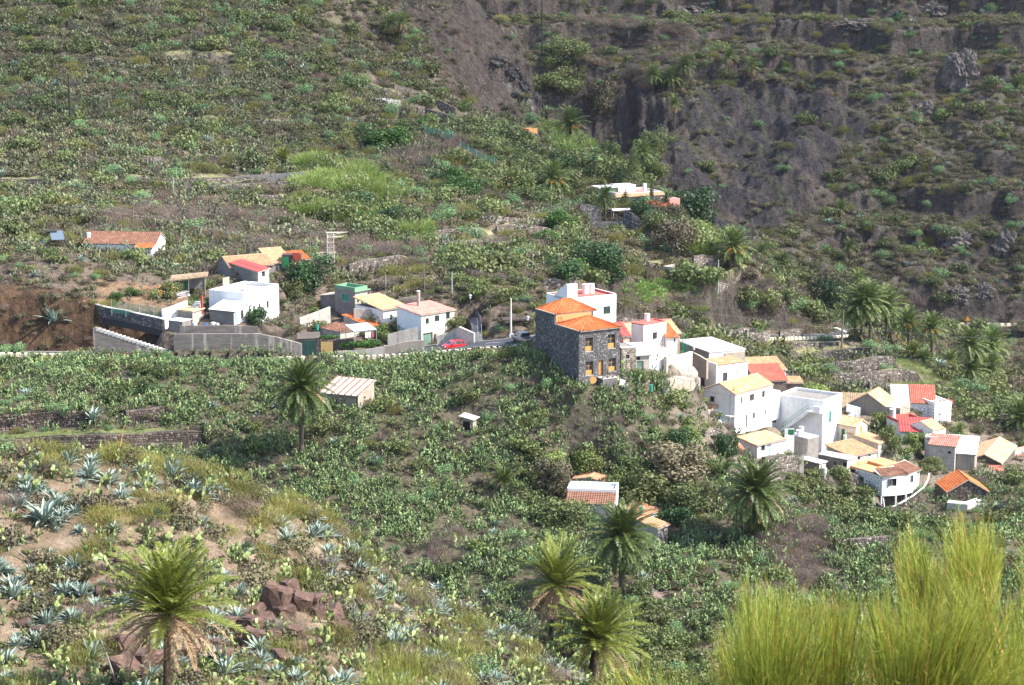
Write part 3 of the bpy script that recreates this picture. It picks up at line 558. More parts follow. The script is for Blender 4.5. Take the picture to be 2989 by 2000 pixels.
def agave_dirs(n,seed):
 random.seed(seed);o=[]
 for i in range(n):
  a=i*2.399+U(-.2,.2);e=R(8+72*(i/n)**.8+U(-8,8));o.append((vec(math.cos(a)*math.cos(e),math.sin(a)*math.cos(e),math.sin(e)),U(.8,1.1)*(1 if i/n<.8 else.85)))
 return o
def make_agave(seed,n=30,L=1.15):
 mb=MB()
 for d,k in agave_dirs(n,seed):leaf3(mb,vec(d.x,d.y,0)*.12,d,L*k,.21,U(.05,.42),U(.1,.35),U(.55,1))
 return mb.mesh('agave',['agave_leaf'])
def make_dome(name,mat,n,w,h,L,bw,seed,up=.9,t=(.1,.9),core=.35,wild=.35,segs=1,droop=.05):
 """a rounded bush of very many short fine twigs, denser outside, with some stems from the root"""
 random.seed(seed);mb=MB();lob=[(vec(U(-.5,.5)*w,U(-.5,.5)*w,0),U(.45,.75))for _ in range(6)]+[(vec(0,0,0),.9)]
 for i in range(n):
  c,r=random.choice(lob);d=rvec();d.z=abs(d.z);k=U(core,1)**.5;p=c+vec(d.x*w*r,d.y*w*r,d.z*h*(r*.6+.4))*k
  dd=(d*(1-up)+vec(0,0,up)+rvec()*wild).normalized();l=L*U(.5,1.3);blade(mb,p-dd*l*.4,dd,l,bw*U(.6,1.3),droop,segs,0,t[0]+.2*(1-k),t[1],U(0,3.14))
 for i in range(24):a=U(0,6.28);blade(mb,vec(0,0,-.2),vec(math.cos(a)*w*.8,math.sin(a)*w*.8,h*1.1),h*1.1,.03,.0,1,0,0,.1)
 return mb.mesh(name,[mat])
def make_twigs(name,mat,n,h,spread,w,seed,droop=.1,segs=2,t=(.1,.9),base=.25,lean=(0,0,0)):
 random.seed(seed);mb=MB()
 for i in range(n):
  a=U(0,6.28);r=math.sqrt(U(0,1));e=r*spread
  d=vec(math.cos(a)*e+U(-.2,.2),math.sin(a)*e+U(-.2,.2),1).normalized();d=(d+vec(*lean)).normalized()
  p=vec(math.cos(a)*r*base*spread,math.sin(a)*r*base*spread,-.05)+d*U(0,h*.5);L=h*U(.4,.72)
  blade(mb,p,d,L,w*U(.7,1.3),droop,segs,0,t[0],t[1],U(0,3.14))
 return mb.mesh(name,[mat])
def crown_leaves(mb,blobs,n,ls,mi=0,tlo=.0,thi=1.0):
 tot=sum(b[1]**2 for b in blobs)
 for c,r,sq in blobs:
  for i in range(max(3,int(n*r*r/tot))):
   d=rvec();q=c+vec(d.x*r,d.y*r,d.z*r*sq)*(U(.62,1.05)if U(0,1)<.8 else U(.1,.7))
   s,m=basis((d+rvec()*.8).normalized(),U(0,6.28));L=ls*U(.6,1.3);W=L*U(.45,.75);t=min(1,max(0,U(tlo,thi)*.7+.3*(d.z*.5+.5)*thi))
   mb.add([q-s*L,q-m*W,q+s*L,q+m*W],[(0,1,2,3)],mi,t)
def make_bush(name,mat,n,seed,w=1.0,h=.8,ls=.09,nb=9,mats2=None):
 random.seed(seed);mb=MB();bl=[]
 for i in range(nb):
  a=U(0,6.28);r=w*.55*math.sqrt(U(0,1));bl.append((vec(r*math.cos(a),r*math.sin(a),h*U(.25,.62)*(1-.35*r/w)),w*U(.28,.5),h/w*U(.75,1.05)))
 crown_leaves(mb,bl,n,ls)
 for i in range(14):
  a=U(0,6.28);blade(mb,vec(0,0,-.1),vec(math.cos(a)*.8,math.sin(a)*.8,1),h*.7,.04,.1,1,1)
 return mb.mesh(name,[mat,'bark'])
def tube(mb,pts_,rad,k=6,mi=0,tint=.5,cap=True):
 vs=[];n=len(pts_)
 for i,p in enumerate(pts_):
  d=(pts_[min(i+1,n-1)]-pts_[max(i-1,0)]).normalized();s,m=basis(d);r=rad[i]if hasattr(rad,'__len__')else rad
  for j in range(k):a=2*math.pi*j/k;vs.append(p+s*(r*math.cos(a))+m*(r*math.sin(a)))
 fs=[(i*k+j,i*k+(j+1)%k,(i+1)*k+(j+1)%k,(i+1)*k+j)for i in range(n-1)for j in range(k)]
 if cap:fs+=[tuple(range(k))[::-1],tuple((n-1)*k+j for j in range(k))]
 mb.add(vs,fs,mi,tint)
def frond(mb,L,pairs,arch,mi=0,t0=.1,t1=1.0,ll=.46,lw=.035,twist=0,segs=9,up=.35):
 """a feather frond along +x from the origin: stalk and two rows of leaflets"""
 q=vec(0,0,0);d=vec(math.cos(up),0,math.sin(up));pts_=[q.copy()];ds=[d.copy()]
 for i in range(segs):
  q=q+d*(L/segs);d=(d+vec(0,0,-arch*(.25+1.3*i/segs)/segs*1.6)).normalized();pts_.append(q.copy());ds.append(d.copy())
 tube(mb,pts_[::2]+([pts_[-1]]if segs%2 else[]),[.035*(1-.8*i/(len(pts_[::2])))for i in range(len(pts_[::2])+(1 if segs%2 else 0))],3,mi,.9,False)
 for i in range(pairs):
  a=.1+.9*(i+.5)/pairs;f=a*segs;j=min(int(f),segs-1);p=pts_[j].lerp(pts_[j+1],f-j);d=ds[j]
  s=vec(0,1,0);n=s.cross(d).normalized()*-1
  l=ll*(math.sin(math.pi*min(1,a*.8+.18))**.6)*U(.85,1.1)
  for sg in(-1,1):
   ld_=(s*sg*1.0+d*.85+n*U(.12,.5)*(1-a*.3)).normalized();tip=p+ld_*l+vec(0,0,-l*U(.05,.25));m=p+ld_*l*.5
   wv=d*lw;t=U(t0,t1);mb.add([p,m+wv*.5,tip,m-wv*.5],[(0,1,2,3)],mi,[t,t,min(1,t+.2),t])
FRONDS={}
def frond_mesh(kind,var):
 key=(kind,var)
 if key in FRONDS:return FRONDS[key]
 random.seed(900+var*13+len(kind));mb=MB()
 if kind=='dead':frond(mb,2.4,34,.75,0,.1,1,.34,.06,segs=8,up=.35);me=mb.mesh('frond',['palm_dead'])
 elif kind=='yellow':frond(mb,2.8,52,U(.45,.85),0,.1,1,.52,.06,segs=9);me=mb.mesh('frond',['palm_leaf_yellow'])
 else:frond(mb,2.8,52,U(.55,1.05),0,.0,.9,.52,.06,segs=9);me=mb.mesh('frond',['palm_leaf'])
 FRONDS[key]=me;return me
def frond_dirs(n,seed,lo,hi):
 """azimuth and elevation of each frond round the heart, lo..hi degrees"""
 random.seed(seed);o=[]
 for i in range(n):o.append((i*2.399963+U(-.12,.12),R(lo+(hi-lo)*((i+.5)/n)**.85+U(-5,5)),U(.88,1.08)))
 return o
def fr_mat(az,el,k,org=vec(0,0,0)):
 return Matrix.Translation(org)@Matrix.Rotation(az,4,'Z')@Matrix.Rotation(-(el-.35),4,'Y')@Matrix.Scale(k,4)
def crown_mesh(seed,n=52,lo=-45,hi=88,mat='palm_leaf',pairs=24,dead=0):
 random.seed(seed);me0=[];mb=MB()
 for v in range(4):
  m=MB();random.seed(seed*10+v);frond(m,2.7,pairs,U(.6,1.0),0,.0,.9,.52,.11,segs=6);me0.append(m)
 for i,(az,el,k)in enumerate(frond_dirs(n,seed,lo,hi)):
  m=me0[i%4];M=fr_mat(az,el,k);mb.add([M@Vector(v)for v in m.v],m.f,0,m.t)
 for i,(az,el,k)in enumerate(frond_dirs(dead,seed+5,-75,-35)):
  m=me0[i%4];M=fr_mat(az,el,k*.75);mb.add([M@Vector(v)for v in m.v],m.f,1,m.t)
 return mb.mesh('crown',[mat,'palm_dead'])
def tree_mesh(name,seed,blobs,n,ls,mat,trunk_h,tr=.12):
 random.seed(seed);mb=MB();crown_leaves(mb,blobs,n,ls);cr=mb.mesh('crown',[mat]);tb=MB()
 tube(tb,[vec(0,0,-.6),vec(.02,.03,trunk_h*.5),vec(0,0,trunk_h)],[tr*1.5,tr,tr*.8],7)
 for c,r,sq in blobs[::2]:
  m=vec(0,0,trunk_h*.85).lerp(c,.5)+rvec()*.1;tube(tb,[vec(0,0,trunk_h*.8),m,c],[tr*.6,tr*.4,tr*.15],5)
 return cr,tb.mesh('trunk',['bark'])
# ---------------------------------------------------------------- scatter
VEG={}
VEG['pear']=[make_pear([40,56,70][i%3],1.0,'pear_pad',100+i,7,.32)for i in range(6)]
VEG['pearfar']=[make_pear(34,1.3,'pear_far',140+i,5,.34)for i in range(5)]
VEG['peary']=[make_pear([6,12,20,34][i%4],.7,'pear_pad_yellow',120+i,10,.33)for i in range(6)]
VEG['agave']=[make_agave(200+i)for i in range(5)]
VEG['broom']=[make_dome('broom_shrub','broom_twig',1700,.8,.8,.22,.018,300+i,.6,wild=.55)for i in range(4)]
VEG['broomfar']=[make_dome('broom_shrub','broom_twig',420,.8,.75,.32,.06,310+i,.8,wild=.4)for i in range(4)]
VEG['spurge']=[make_bush('spurge_bush','leaf_bluegreen',1300,320+i,1.0,.85,.042,7)for i in range(4)]
VEG['green']=[make_bush('green_shrub','leaf_green',620,340+i,1.1,.95,.085,10)for i in range(5)]
VEG['dull']=[make_bush('dull_shrub','dull_shrub',520,360+i,1.1,.7,.075,12)for i in range(5)]
VEG['dry']=[make_dome('dry_shrub','dry_twig',1100,.85,.8,.32,.014,380+i,.45,t=(0,1),wild=.7,core=.2)for i in range(4)]
VEG['grass']=[make_twigs('dry_grass','dry_grass',90,.36,.8,.011,400+i,.5,base=1.1)for i in range(4)]
VEG['ggrass']=[make_twigs('green_grass','grass_green',60,.30,.9,.02,420+i,.35,base=1.0)for i in range(4)]
VEG['cane']=[make_twigs('cane_clump','leaf_lime',520,1.9,.7,.04,440+i,1.3,3,base=1.6)for i in range(4)]
VEG['herb']=[make_bush('herb','leaf_green',90,460+i,.45,.3,.06,5)for i in range(4)]
VEG['crop']=[make_twigs('crop_plant','crop_leaf',26,.8,.9,.13,480+i,.7,3,base=.3)for i in range(4)]
AREA=np.gradient(R2,axis=1)*np.gradient(T2,axis=0)*R2*np.sqrt(1+np.minimum(SL,2)**2)
VIEW=(np.abs(T2)<R(17))&(GY>60)
clear=np.ones(GX.shape)
EXCL=[(k,L)for k,L in()]
def pick(dens,seed,cl=None):
 """positions drawn over the ground with density per square metre"""
 r=np.random.default_rng(seed);wgt=(dens*AREA*VIEW*(clear if cl is None else cl)).ravel();tot=wgt.sum();n=r.poisson(tot)
 if n==0:return np.zeros((0,3))
 c=np.cumsum(wgt);idx=np.searchsorted(c,r.uniform(0,c[-1],n));i,j=np.unravel_index(idx,GX.shape)
 i=np.clip(i,0,len(TH)-2);j=np.clip(j,0,len(RR)-2);a=i+r.uniform(-.5,.5,n);b=j+r.uniform(-.5,.5,n)
 th=np.interp(a,np.arange(len(TH)),TH);rr=np.interp(b,np.arange(len(RR)),RR);x=rr*np.sin(th);y=rr*np.cos(th)
 return np.stack([x,y,hz(x,y)],-1)
def gn_scatter(name,P_,meshes,scl,rot,label,cat):
 me=bpy.data.meshes.new(name);me.vertices.add(len(P_));me.vertices.foreach_set('co',P_.astype(np.float32).ravel())
 for an,arr,ty in(('scl',scl,'FLOAT_VECTOR'),('rot',rot,'FLOAT_VECTOR')):
  at=me.attributes.new(an,ty,'POINT');at.data.foreach_set('vector',arr.astype(np.float32).ravel())
 at=me.attributes.new('idx','INT','POINT');at.data.foreach_set('value',rng.integers(0,len(meshes),len(P_)).astype(np.int32))
 o=link(name,me,kind='stuff',label=label,category=cat)
 g=bpy.data.node_groups.new(name,'GeometryNodeTree');g.interface.new_socket('Geometry',in_out='INPUT',socket_type='NodeSocketGeometry');g.interface.new_socket('Geometry',in_out='OUTPUT',socket_type='NodeSocketGeometry')
 gi=g.nodes.new('NodeGroupInput');go=g.nodes.new('NodeGroupOutput');iop=g.nodes.new('GeometryNodeInstanceOnPoints')
 g.links.new(gi.outputs[0],iop.inputs['Points']);gti=g.nodes.new('GeometryNodeGeometryToInstance')
 for m in reversed(meshes):
  po=bpy.data.objects.new(name+'_plant',m);oi=g.nodes.new('GeometryNodeObjectInfo');oi.inputs['Object'].default_value=po;g.links.new(oi.outputs['Geometry'],gti.inputs[0])
 g.links.new(gti.outputs[0],iop.inputs['Instance']);iop.inputs['Pick Instance'].default_value=True
 for an,s,ty in(('scl','Scale','FLOAT_VECTOR'),('rot','Rotation','FLOAT_VECTOR'),('idx','Instance Index','INT')):
  na=g.nodes.new('GeometryNodeInputNamedAttribute');na.data_type=ty;na.inputs[0].default_value=an;g.links.new(na.outputs[0],iop.inputs[s])
 g.links.new(iop.outputs[0],go.inputs[0]);md=o.modifiers.new('scatter','NODES');md.node_group=g;return o
def scatter(kind,P_,smin,smax,name,label,cat,group,top=300,seed=0,stuffname=None,stufflabel=None,tilt=.15,sxy=1.0,labeler=None,always_stuff=False):
 """the plants that show largest become single objects, the rest one mass"""
 if len(P_)==0:return
 r=np.random.default_rng(seed);n=len(P_);s=(smin+(smax-smin)*r.uniform(0,1,n)**1.6)*(1+.75*(P_[:,1]>330));rot=np.stack([r.uniform(-tilt,tilt,n),r.uniform(-tilt,tilt,n),r.uniform(0,6.28,n)],-1)
 px,py=proj(P_[:,0],P_[:,1],P_[:,2]);size=s/P_[:,1];size[(px<5)|(px>2984)|(py<5)|(py>1995)]=0
 size[(P_[:,1]>142)&(P_[:,1]<200)]=0
 vis=np.ones(n,bool)
 order=np.argsort(-size);single=[]if always_stuff else[i for i in order[:top]if size[i]>0]
 ms=VEG[kind]
 for i in single:
  o=link(name,ms[i%len(ms)],None,label=labeler(P_[i],px[i],py[i],s[i])if labeler else label,category=cat,group=group)
  o.location=P_[i];o.rotation_euler=rot[i];o.scale=(s[i]*sxy,s[i]*sxy,s[i])
 rest=np.ones(n,bool);rest[single]=False
 if rest.sum():gn_scatter(stuffname or name,P_[rest],ms,np.stack([s[rest]*sxy,s[rest]*sxy,s[rest]],-1),rot[rest],stufflabel or label,cat)
LM=[(490,1780,'the yellowing near palm'),(820,1780,'the brown rock outcrop'),(60,1420,'the crest at the left edge'),(350,1400,'the leaning flower stalk'),(700,1480,'the shoulder of the near slope'),(1000,1640,'the lower crest of the near slope'),(1300,1850,'the foot of the near slope'),(60,1950,'the bottom left corner'),(1620,1700,'the leaning palm'),(1745,1870,'the low full palm'),(1815,1580,'the dense dark palm'),(2205,1450,'the broad drooping palm'),(880,1160,'the tall dark trunked palm'),(1010,1190,'the tan panelled barn'),(1365,1230,'the tiny shelter'),(1720,1430,'the bush house'),(1930,1530,'the rough stone shed'),(1475,1410,'the small trunkless palm'),(300,1210,'the stone terrace walls'),(60,1100,'the left end of the lane'),(600,1090,'the tall retaining wall'),(1150,1060,'the block barrier'),(1480,1080,'the lane by the pickup truck'),(1700,1200,'the stone house'),(1950,1180,'the pale footpath'),(2010,1300,'the lower footpath'),(2350,1500,'the leafless thicket'),(2600,1420,'the dotted house on pillars'),(2800,1420,'the stone barn'),(2450,1640,'the hollow under the dotted house'),(2900,1600,'the corner broom'),(2150,1750,'the valley floor'),(1200,1500,'the brown bushes in the middle slope'),(1050,1350,'the middle of the cactus slope'),(700,1330,'the foot of the tall palm'),(2900,1250,'the palm at the right edge'),(2450,1100,'the grass terraces'),(2700,1000,'the palm grove'),(1950,850,'the crop field'),(1350,830,'the bushy bank above the ramp'),(1000,780,'the lattice pylon'),(1250,700,'the mid hill terraces'),(1050,590,'the cane thicket'),(1340,540,'the mid hill citrus trees'),(1800,640,'the villa'),(1500,440,'the orchard'),(1110,400,'the dark citrus trees'),(700,570,'the water channel'),(400,760,'the long tiled house'),(120,700,'the solar heater'),(700,760,'the straw coloured roof'),(205,270,'the charred trunk'),(600,300,'the left hillside'),(900,150,'the olive bushes of the left hillside'),(1150,80,'the pair of skyline palms'),(1450,250,'the rock spur'),(1750,350,'the dark cliff'),(2200,430,'the grey rock face'),(2150,170,'the ledge palms'),(2650,220,'the rounded mountain rock'),(2650,600,'the middle of the right mountain'),(2900,850,'the cliffs above the far road'),(2350,800,'the valley behind the ridge')]
LMX=np.array([l[:2]for l in LM])
def where(x,y):
 d=np.hypot(LMX[:,0]-x,(LMX[:,1]-y)*1.3);i=int(d.argmin());dx,dy=x-LM[i][0],y-LM[i][1]
 if d[i]<26:r='right at'
 elif abs(dx)>abs(dy)*2:r=('just ' if abs(dx)<90 else 'well ')+('left' if dx<0 else 'right')+' of'
 elif abs(dy)>abs(dx)*2:r='just above' if dy<0 else 'just below'
 else:r=('up' if dy<0 else 'down')+' and '+('left' if dx<0 else 'right')+' of'
 return r+' '+LM[i][2]
# ---------------------------------------------------------------- building helpers
def stonemat(name,a,b_,c):
 m,nt,b=new_mat(name);b.inputs['Roughness'].default_value=.92;b.inputs['Specular IOR Level'].default_value=.2
 at=N(nt,'ShaderNodeAttribute',attribute_name='tint');r=nt.nodes.new('ShaderNodeValToRGB');r.color_ramp.elements[0].color=c4(a);r.color_ramp.elements[1].color=c4(c)
 e=r.color_ramp.elements.new(.6);e.color=c4(b_);nt.links.new(at.outputs['Fac'],r.inputs[0])
 oi=nt.nodes.new('ShaderNodeObjectInfo')
 col=mix(nt,1.0,r.outputs[0],ramp(nt,noise(nt,2.5,5,'Pos',.7),(.7,.7,.7),(1.25,1.2,1.15),.3,.7),'MULTIPLY')
 nt.links.new(col,b.inputs['Base Color']);return m
stonemat('stones_dark',(.085,.081,.084),(.15,.143,.145),(.27,.255,.24))
stonemat('stones_brown',(.055,.042,.034),(.13,.10,.082),(.26,.21,.17))
surf('mid_mortar',(.10,.095,.098),(.075,.072,.075),sc=2)
stonemat('stones_field',(.09,.076,.066),(.20,.175,.155),(.38,.34,.30))
def frame_obj(name,O,phi,label=None,cat=None,group=None,**kw):
 e=bpy.data.objects.new(name,None);COL.objects.link(e);e.location=O;e.rotation_euler=(0,0,phi);e.empty_display_size=.2
 if label:e['label']=label;e['kind']='thing'
 if cat:e['category']=cat
 if group:e['group']=group
 return e
def box_mb(mb,x0,x1,y0,y1,z0,z1,mi=0,tint=.5):
 v=[(x,y,z)for z in(z0,z1)for y in(y0,y1)for x in(x0,x1)]
 uvb=[]
 for(x,y,z)in v:uvb.append((x+y,z))
 mb.add(v,[(0,2,3,1),(4,5,7,6),(0,1,5,4),(2,6,7,3),(0,4,6,2),(1,3,7,5)],mi,tint,uvb)
def quad_uv(mb,vs,mi=0,s0=0,z0=0):
 """wall polygon with uv in metres along the wall and up"""
 a=Vector(vs[0]);d=Vector(vs[1])-a;d.z=0;d=d.normalized()if d.length>1e-6 else Vector((1,0,0))
 mb.add(vs,[tuple(range(len(vs)))],mi,.5,[((Vector(v)-a).dot(d)+s0,v[2])for v in vs])
def part(name,mb,mats,par,smooth=False,**kw):
 if isinstance(mats,str):mats=[mats]
 return link(name,mb.mesh(name,mats,smooth),par,**kw)
def box(name,mat,par,x0,x1,y0,y1,z0,z1,**kw):
 mb=MB();box_mb(mb,x0,x1,y0,y1,z0,z1);return part(name,mb,mat,par,**kw)
def tile_sheet(mb,p0,p1,q0,q1,pitch=.3,row=.36,amp=.075,lift=.05):
 """barrel-tile covering: p0-p1 is the eave, q0-q1 the ridge edge parallel to it (hips and valleys clip the columns)"""
 p0,p1,q0,q1=map(Vector,(p0,p1,q0,q1));ex=p1-p0;W=ex.length;ex=ex/W
 up=(q0-p0)-ex*(q0-p0).dot(ex);L=up.length;up=up/L;nrm=ex.cross(up).normalized()
 if nrm.z<0:nrm=-nrm
 a=(q0-p0).dot(ex);b=(q1-p0).dot(ex);nc=max(2,int(W/pitch));sub=4 if pitch<.5 else 3;nx=nc*sub;nr=max(2,int(L/row));cols=[]
 vs=[];uvs=[];idx={}
 for i in range(nx+1):
  x=W*i/nx;ph=(i%sub)/sub;hgt=amp*abs(math.sin(math.pi*ph))if sub>1 else 0;hgt+=random.uniform(-.006,.006)
  lo,hi=0.0,1.0
  if a>1e-4 and x<a:hi=min(hi,x/a)
  if W-b>1e-4 and x>b:hi=min(hi,(W-x)/(W-b))
  if a<-1e-4:pass
  sh=0
  for j in range(nr+1):
   for k in(0,1):
    if j==0 and k==0:continue
    if j==nr and k==1:continue
    t=j/nr*hi;z=hgt+(lift if k==1 else 0)
    pnt=p0+ex*x+up*(t*L)+nrm*z;idx[(i,j,k)]=len(vs);vs.append(tuple(pnt));uvs.append((x,t*L+(.01 if k else-.01)))
 fs=[]
 for i in range(nx):
  for j in range(nr):
   fs.append((idx[(i,j,1)],idx[(i+1,j,1)],idx[(i+1,j+1,0)],idx[(i,j+1,0)]))
   if j>0:fs.append((idx[(i,j,0)],idx[(i+1,j,0)],idx[(i+1,j,1)],idx[(i,j,1)]))
 mb.add(vs,fs,0,.5,uvs)
def slab(mb,p0,p1,q0,q1,th=.1,mi=1,off=.02):
 p0,p1,q0,q1=map(Vector,(p0,p1,q0,q1));n=(p1-p0).cross(q0-p0).normalized()
 if n.z<0:n=-n
 t=[v-n*off for v in(p0,p1,q1,q0)];bt=[v-n*(off+th)for v in(p0,p1,q1,q0)]
 mb.add([tuple(v)for v in t+bt],[(0,1,2,3),(7,6,5,4),(0,4,5,1),(1,5,6,2),(2,6,7,3),(3,7,4,0)],mi)
HBL=[]
class House:
 def __init__(h,label,k,Y,near,right,left,base,name='house',cat='house',ang=None,la=None,lb=None,baseR=None,baseL=None,under=3.5,pad=3.0,group=None,zb=None):
  h.k=k;nx,ny=Z(k,*near);O=P(nx,ny,Y);zt=O.z
  if ang is None:
   A_=PZ(*Z(k,*right),zt)-O;B_=PZ(*Z(k,*left),zt)-O
   a1=math.atan2(A_.y,A_.x);b1=math.atan2(B_.y,B_.x)-math.pi/2;ang_=(a1+b1)/2
  else:ang_=R(ang)
  h.phi=ang_;h.ax=Vector((math.cos(ang_),math.sin(ang_),0));h.ay=Vector((-math.sin(ang_),math.cos(ang_),0));h.O=O
  def ext(d,p):
   u=(Z(k,*p)[0]-1494.5)/FPX;q=O;den=d.x-u*(d.y*cp);num=u*(q.y*cp+q.z*sp)-q.x;return abs(num/den)
  h.la=la or ext(h.ax,right);h.lb=lb or ext(h.ay,left)
  zbase=P(nx,Z(k,*base)[1],Y).z if zb is None else zt-zb
  h.H=zt-zbase;h.z0=zbase;h.O0=Vector((O.x,O.y,zbase))
  h.e=frame_obj(name,h.O0,ang_,label,cat,group);h.k=k
  gr=gl=0
  if baseR is not None:gr=(h.at('R',*baseR)[1])/h.la
  if baseL is not None:gl=(h.at('L',*baseL)[1])/h.lb
  h.under=under
  if pad:
   dx=GX-h.O0.x;dy=GY-h.O0.y;u=dx*h.ax.x+dy*h.ax.y;v=dx*h.ay.x+dy*h.ay.y
   du=np.maximum(np.maximum(-u,u-h.la),0);dv=np.maximum(np.maximum(-v,v-h.lb),0);d=np.hypot(du,dv)
   pl=zbase+np.clip(u,0,h.la)*gr+np.clip(v,0,h.lb)*gl;wgt=1-sstep(.6,pad+.6,d)
   GZ[:]=GZ*(1-wgt)+(pl-.04)*wgt;clear[d<.5]=0
   h.foot=d
  HBL.append((h.O0.x,h.O0.y,h.O0.z));q=h.O0+h.ax*h.la;HBL.append((q.x,q.y,zbase+gr*h.la));q=h.O0+h.ay*h.lb;HBL.append((q.x,q.y,zbase+gl*h.lb))
  print('H',label[:34],'ang %.0f la %.1f lb %.1f H %.1f'%(math.degrees(ang_),h.la,h.lb,h.H))
  h.open={'R':[],'L':[]};h.wall_mat='white_paint';h.kids=[]
 def at(h,face,x,y,off=0):
  """pixel -> (distance along the wall, height) on the right ('R') or left ('L') face"""
  d=Vector(ray(*Z(h.k,x,y)));n=h.ay if face=='R' else h.ax;t=(h.O0.dot(n)+off)/d.dot(n);p=d*t-h.O0
  return(p.dot(h.ax if face=='R' else h.ay),p.z)
 def opening(h,kind,face,x0,y0,x1,y1,mat='green_paint',n=2,rows=1,glass='glass',depth=.16,**kw):
  xc,yc=(x0+x1)/2,(y0+y1)/2;s0=h.at(face,x0,yc)[0];s1=h.at(face,x1,yc)[0];z1=h.at(face,xc,y0)[1];z0=h.at(face,xc,y1)[1]
  if s0>s1:s0,s1=s1,s0
  lim=h.la if face=='R' else h.lb;s0=max(s0,.08);s1=min(s1,lim-.08)
  h.open[face].append((s0,s1,z0,z1,kind,mat,n,rows,glass,depth));return h
 def walls(h,mat=None,matL=None,htop=(0,0,0,0),gable=None,rh=0,top=True,name='wall',zlo=None):
  """htop: extra height at corners (0,0) (la,0) (la,lb) (0,lb); gable 'L' or 'R' puts triangles on that pair of faces"""
  mat=mat or h.wall_mat;matL=matL or mat;mb=MB();la,lb,H=h.la,h.lb,h.H;zl=-h.under if zlo is None else zlo
  c=[(0,0),(la,0),(la,lb),(0,lb)];ht=[H+x for x in htop]
  def wall(face,L,hA,hB,holes,mi,P3,nin):
   xs=sorted({0,L}|{x for o in holes for x in o[:2]});low=min(hA,hB);zs=sorted({zl,low}|{min(z,low-.02)for o in holes for z in o[2:4]})
   for i in range(len(xs)-1):
    for j in range(len(zs)-1):
     xm=(xs[i]+xs[i+1])/2;zm=(zs[j]+zs[j+1])/2
     if any(o[0]<xm<o[1]and o[2]<zm<o[3]for o in holes):continue
     vs=[P3(xs[i],zs[j]),P3(xs[i+1],zs[j]),P3(xs[i+1],zs[j+1]),P3(xs[i],zs[j+1])]
     mb.add(vs,[(0,1,2,3)],mi,.5,[(xs[i],zs[j]),(xs[i+1],zs[j]),(xs[i+1],zs[j+1]),(xs[i],zs[j+1])])
   if abs(hA-hB)>1e-3:
    t=[P3(0,low),P3(L,low)]+([P3(L,hB)]if hB>hA else[P3(0,hA)]);mb.add(t,[(0,1,2)],mi,.5,[(0,low),(L,low),(L if hB>hA else 0,max(hA,hB))])
   for o in holes:
    s0,s1,z0,z1=o[:4];z1=min(z1,low-.02);D=o[9];q=[(s0,z0),(s1,z0),(s1,z1),(s0,z1)]
    for i in range(4):
     a,b=q[i],q[(i+1)%4];A0=Vector(P3(*a));B0=Vector(P3(*b));mb.add([tuple(A0),tuple(B0),tuple(B0+nin*D),tuple(A0+nin*D)],[(0,3,2,1)],mi,.5,[(0,0),(1,0),(1,.2),(0,.2)])
  wall('R',la,ht[0],ht[1],h.open['R'],0,lambda s,z:(s,0,z),vec(0,1,0))
  wall('x',lb,ht[1],ht[2],[],0,lambda s,z:(la,s,z),vec(-1,0,0))
  wall('x',la,ht[2],ht[3],[],0,lambda s,z:(la-s,lb,z),vec(0,-1,0))
  wall('L',lb,ht[0],ht[3],h.open['L'],1,lambda s,z:(0,s,z),vec(1,0,0))
  if gable=='L':
   for u,mi in((0,1),(la,0)):mb.add([(u,0,H),(u,lb,H),(u,lb/2,H+rh)],[(0,1,2)],mi,.5,[(0,H),(lb,H),(lb/2,H+rh)])
  if gable=='R':
   for v in(0,lb):mb.add([(0,v,H),(la,v,H),(la/2,v,H+rh)],[(0,1,2)],0,.5,[(0,H),(la,H),(la/2,H+rh)])
  o=part(name,mb,[mat,matL],h.e);h.wall=o
  for face in 'RL':
   for(s0,s1,z0,z1,kind,m_,n,rows,glass,D)in h.open[face]:
    top_=min(z1,min(ht)-.02);h.fill(face,s0,s1,z0,top_,kind,m_,n,rows,glass,D)
  return h
 def fill(h,face,s0,s1,z0,z1,kind,mat,n,rows,glass,D):
  def bx(mb,a,b,c,d,e,f):
   if face=='R':box_mb(mb,a,b,c,d,e,f)
   else:box_mb(mb,c,d,a,b,e,f)
  if kind=='door':
   mb=MB();bx(mb,s0,s1,D-.05,D,z0,z1);nb=4
   for i in range(nb):w_=(s1-s0)/nb;bx(mb,s0+i*w_+.02,s0+(i+1)*w_-.02,D-.075,D-.05,z0+.05,z1-.05)
   d=part('door',mb,mat,h.e);mb=MB();bx(mb,s1-.18,s1-.12,D-.12,D-.07,z0+(z1-z0)*.45,z0+(z1-z0)*.5);part('handle',mb,'galvanised',d)
  elif kind=='hole':
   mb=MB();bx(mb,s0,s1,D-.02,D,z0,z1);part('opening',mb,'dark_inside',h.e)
  else:
   f=.06;mb=MB();bx(mb,s0,s1,D-.09,D-.03,z0,z0+f);bx(mb,s0,s1,D-.09,D-.03,z1-f,z1);bx(mb,s0,s0+f,D-.09,D-.03,z0+f,z1-f);bx(mb,s1-f,s1,D-.09,D-.03,z0+f,z1-f)
   for i in range(1,n):x=s0+(s1-s0)*i/n;bx(mb,x-.025,x+.025,D-.08,D-.03,z0+f,z1-f)
   for i in range(1,rows):z=z0+(z1-z0)*i/rows;bx(mb,s0+f,s1-f,D-.075,D-.035,z-.02,z+.02)
   wobj=part('window',mb,mat,h.e);mb=MB();bx(mb,s0,s1,D-.03,D-.005,z0,z1);part('pane',mb,glass,wobj)
   mb=MB();bx(mb,s0-.06,s1+.06,-.06,.02,z0-.07,z0);part('sill',mb,'pale_concrete' if kind=='window' else mat,wobj)
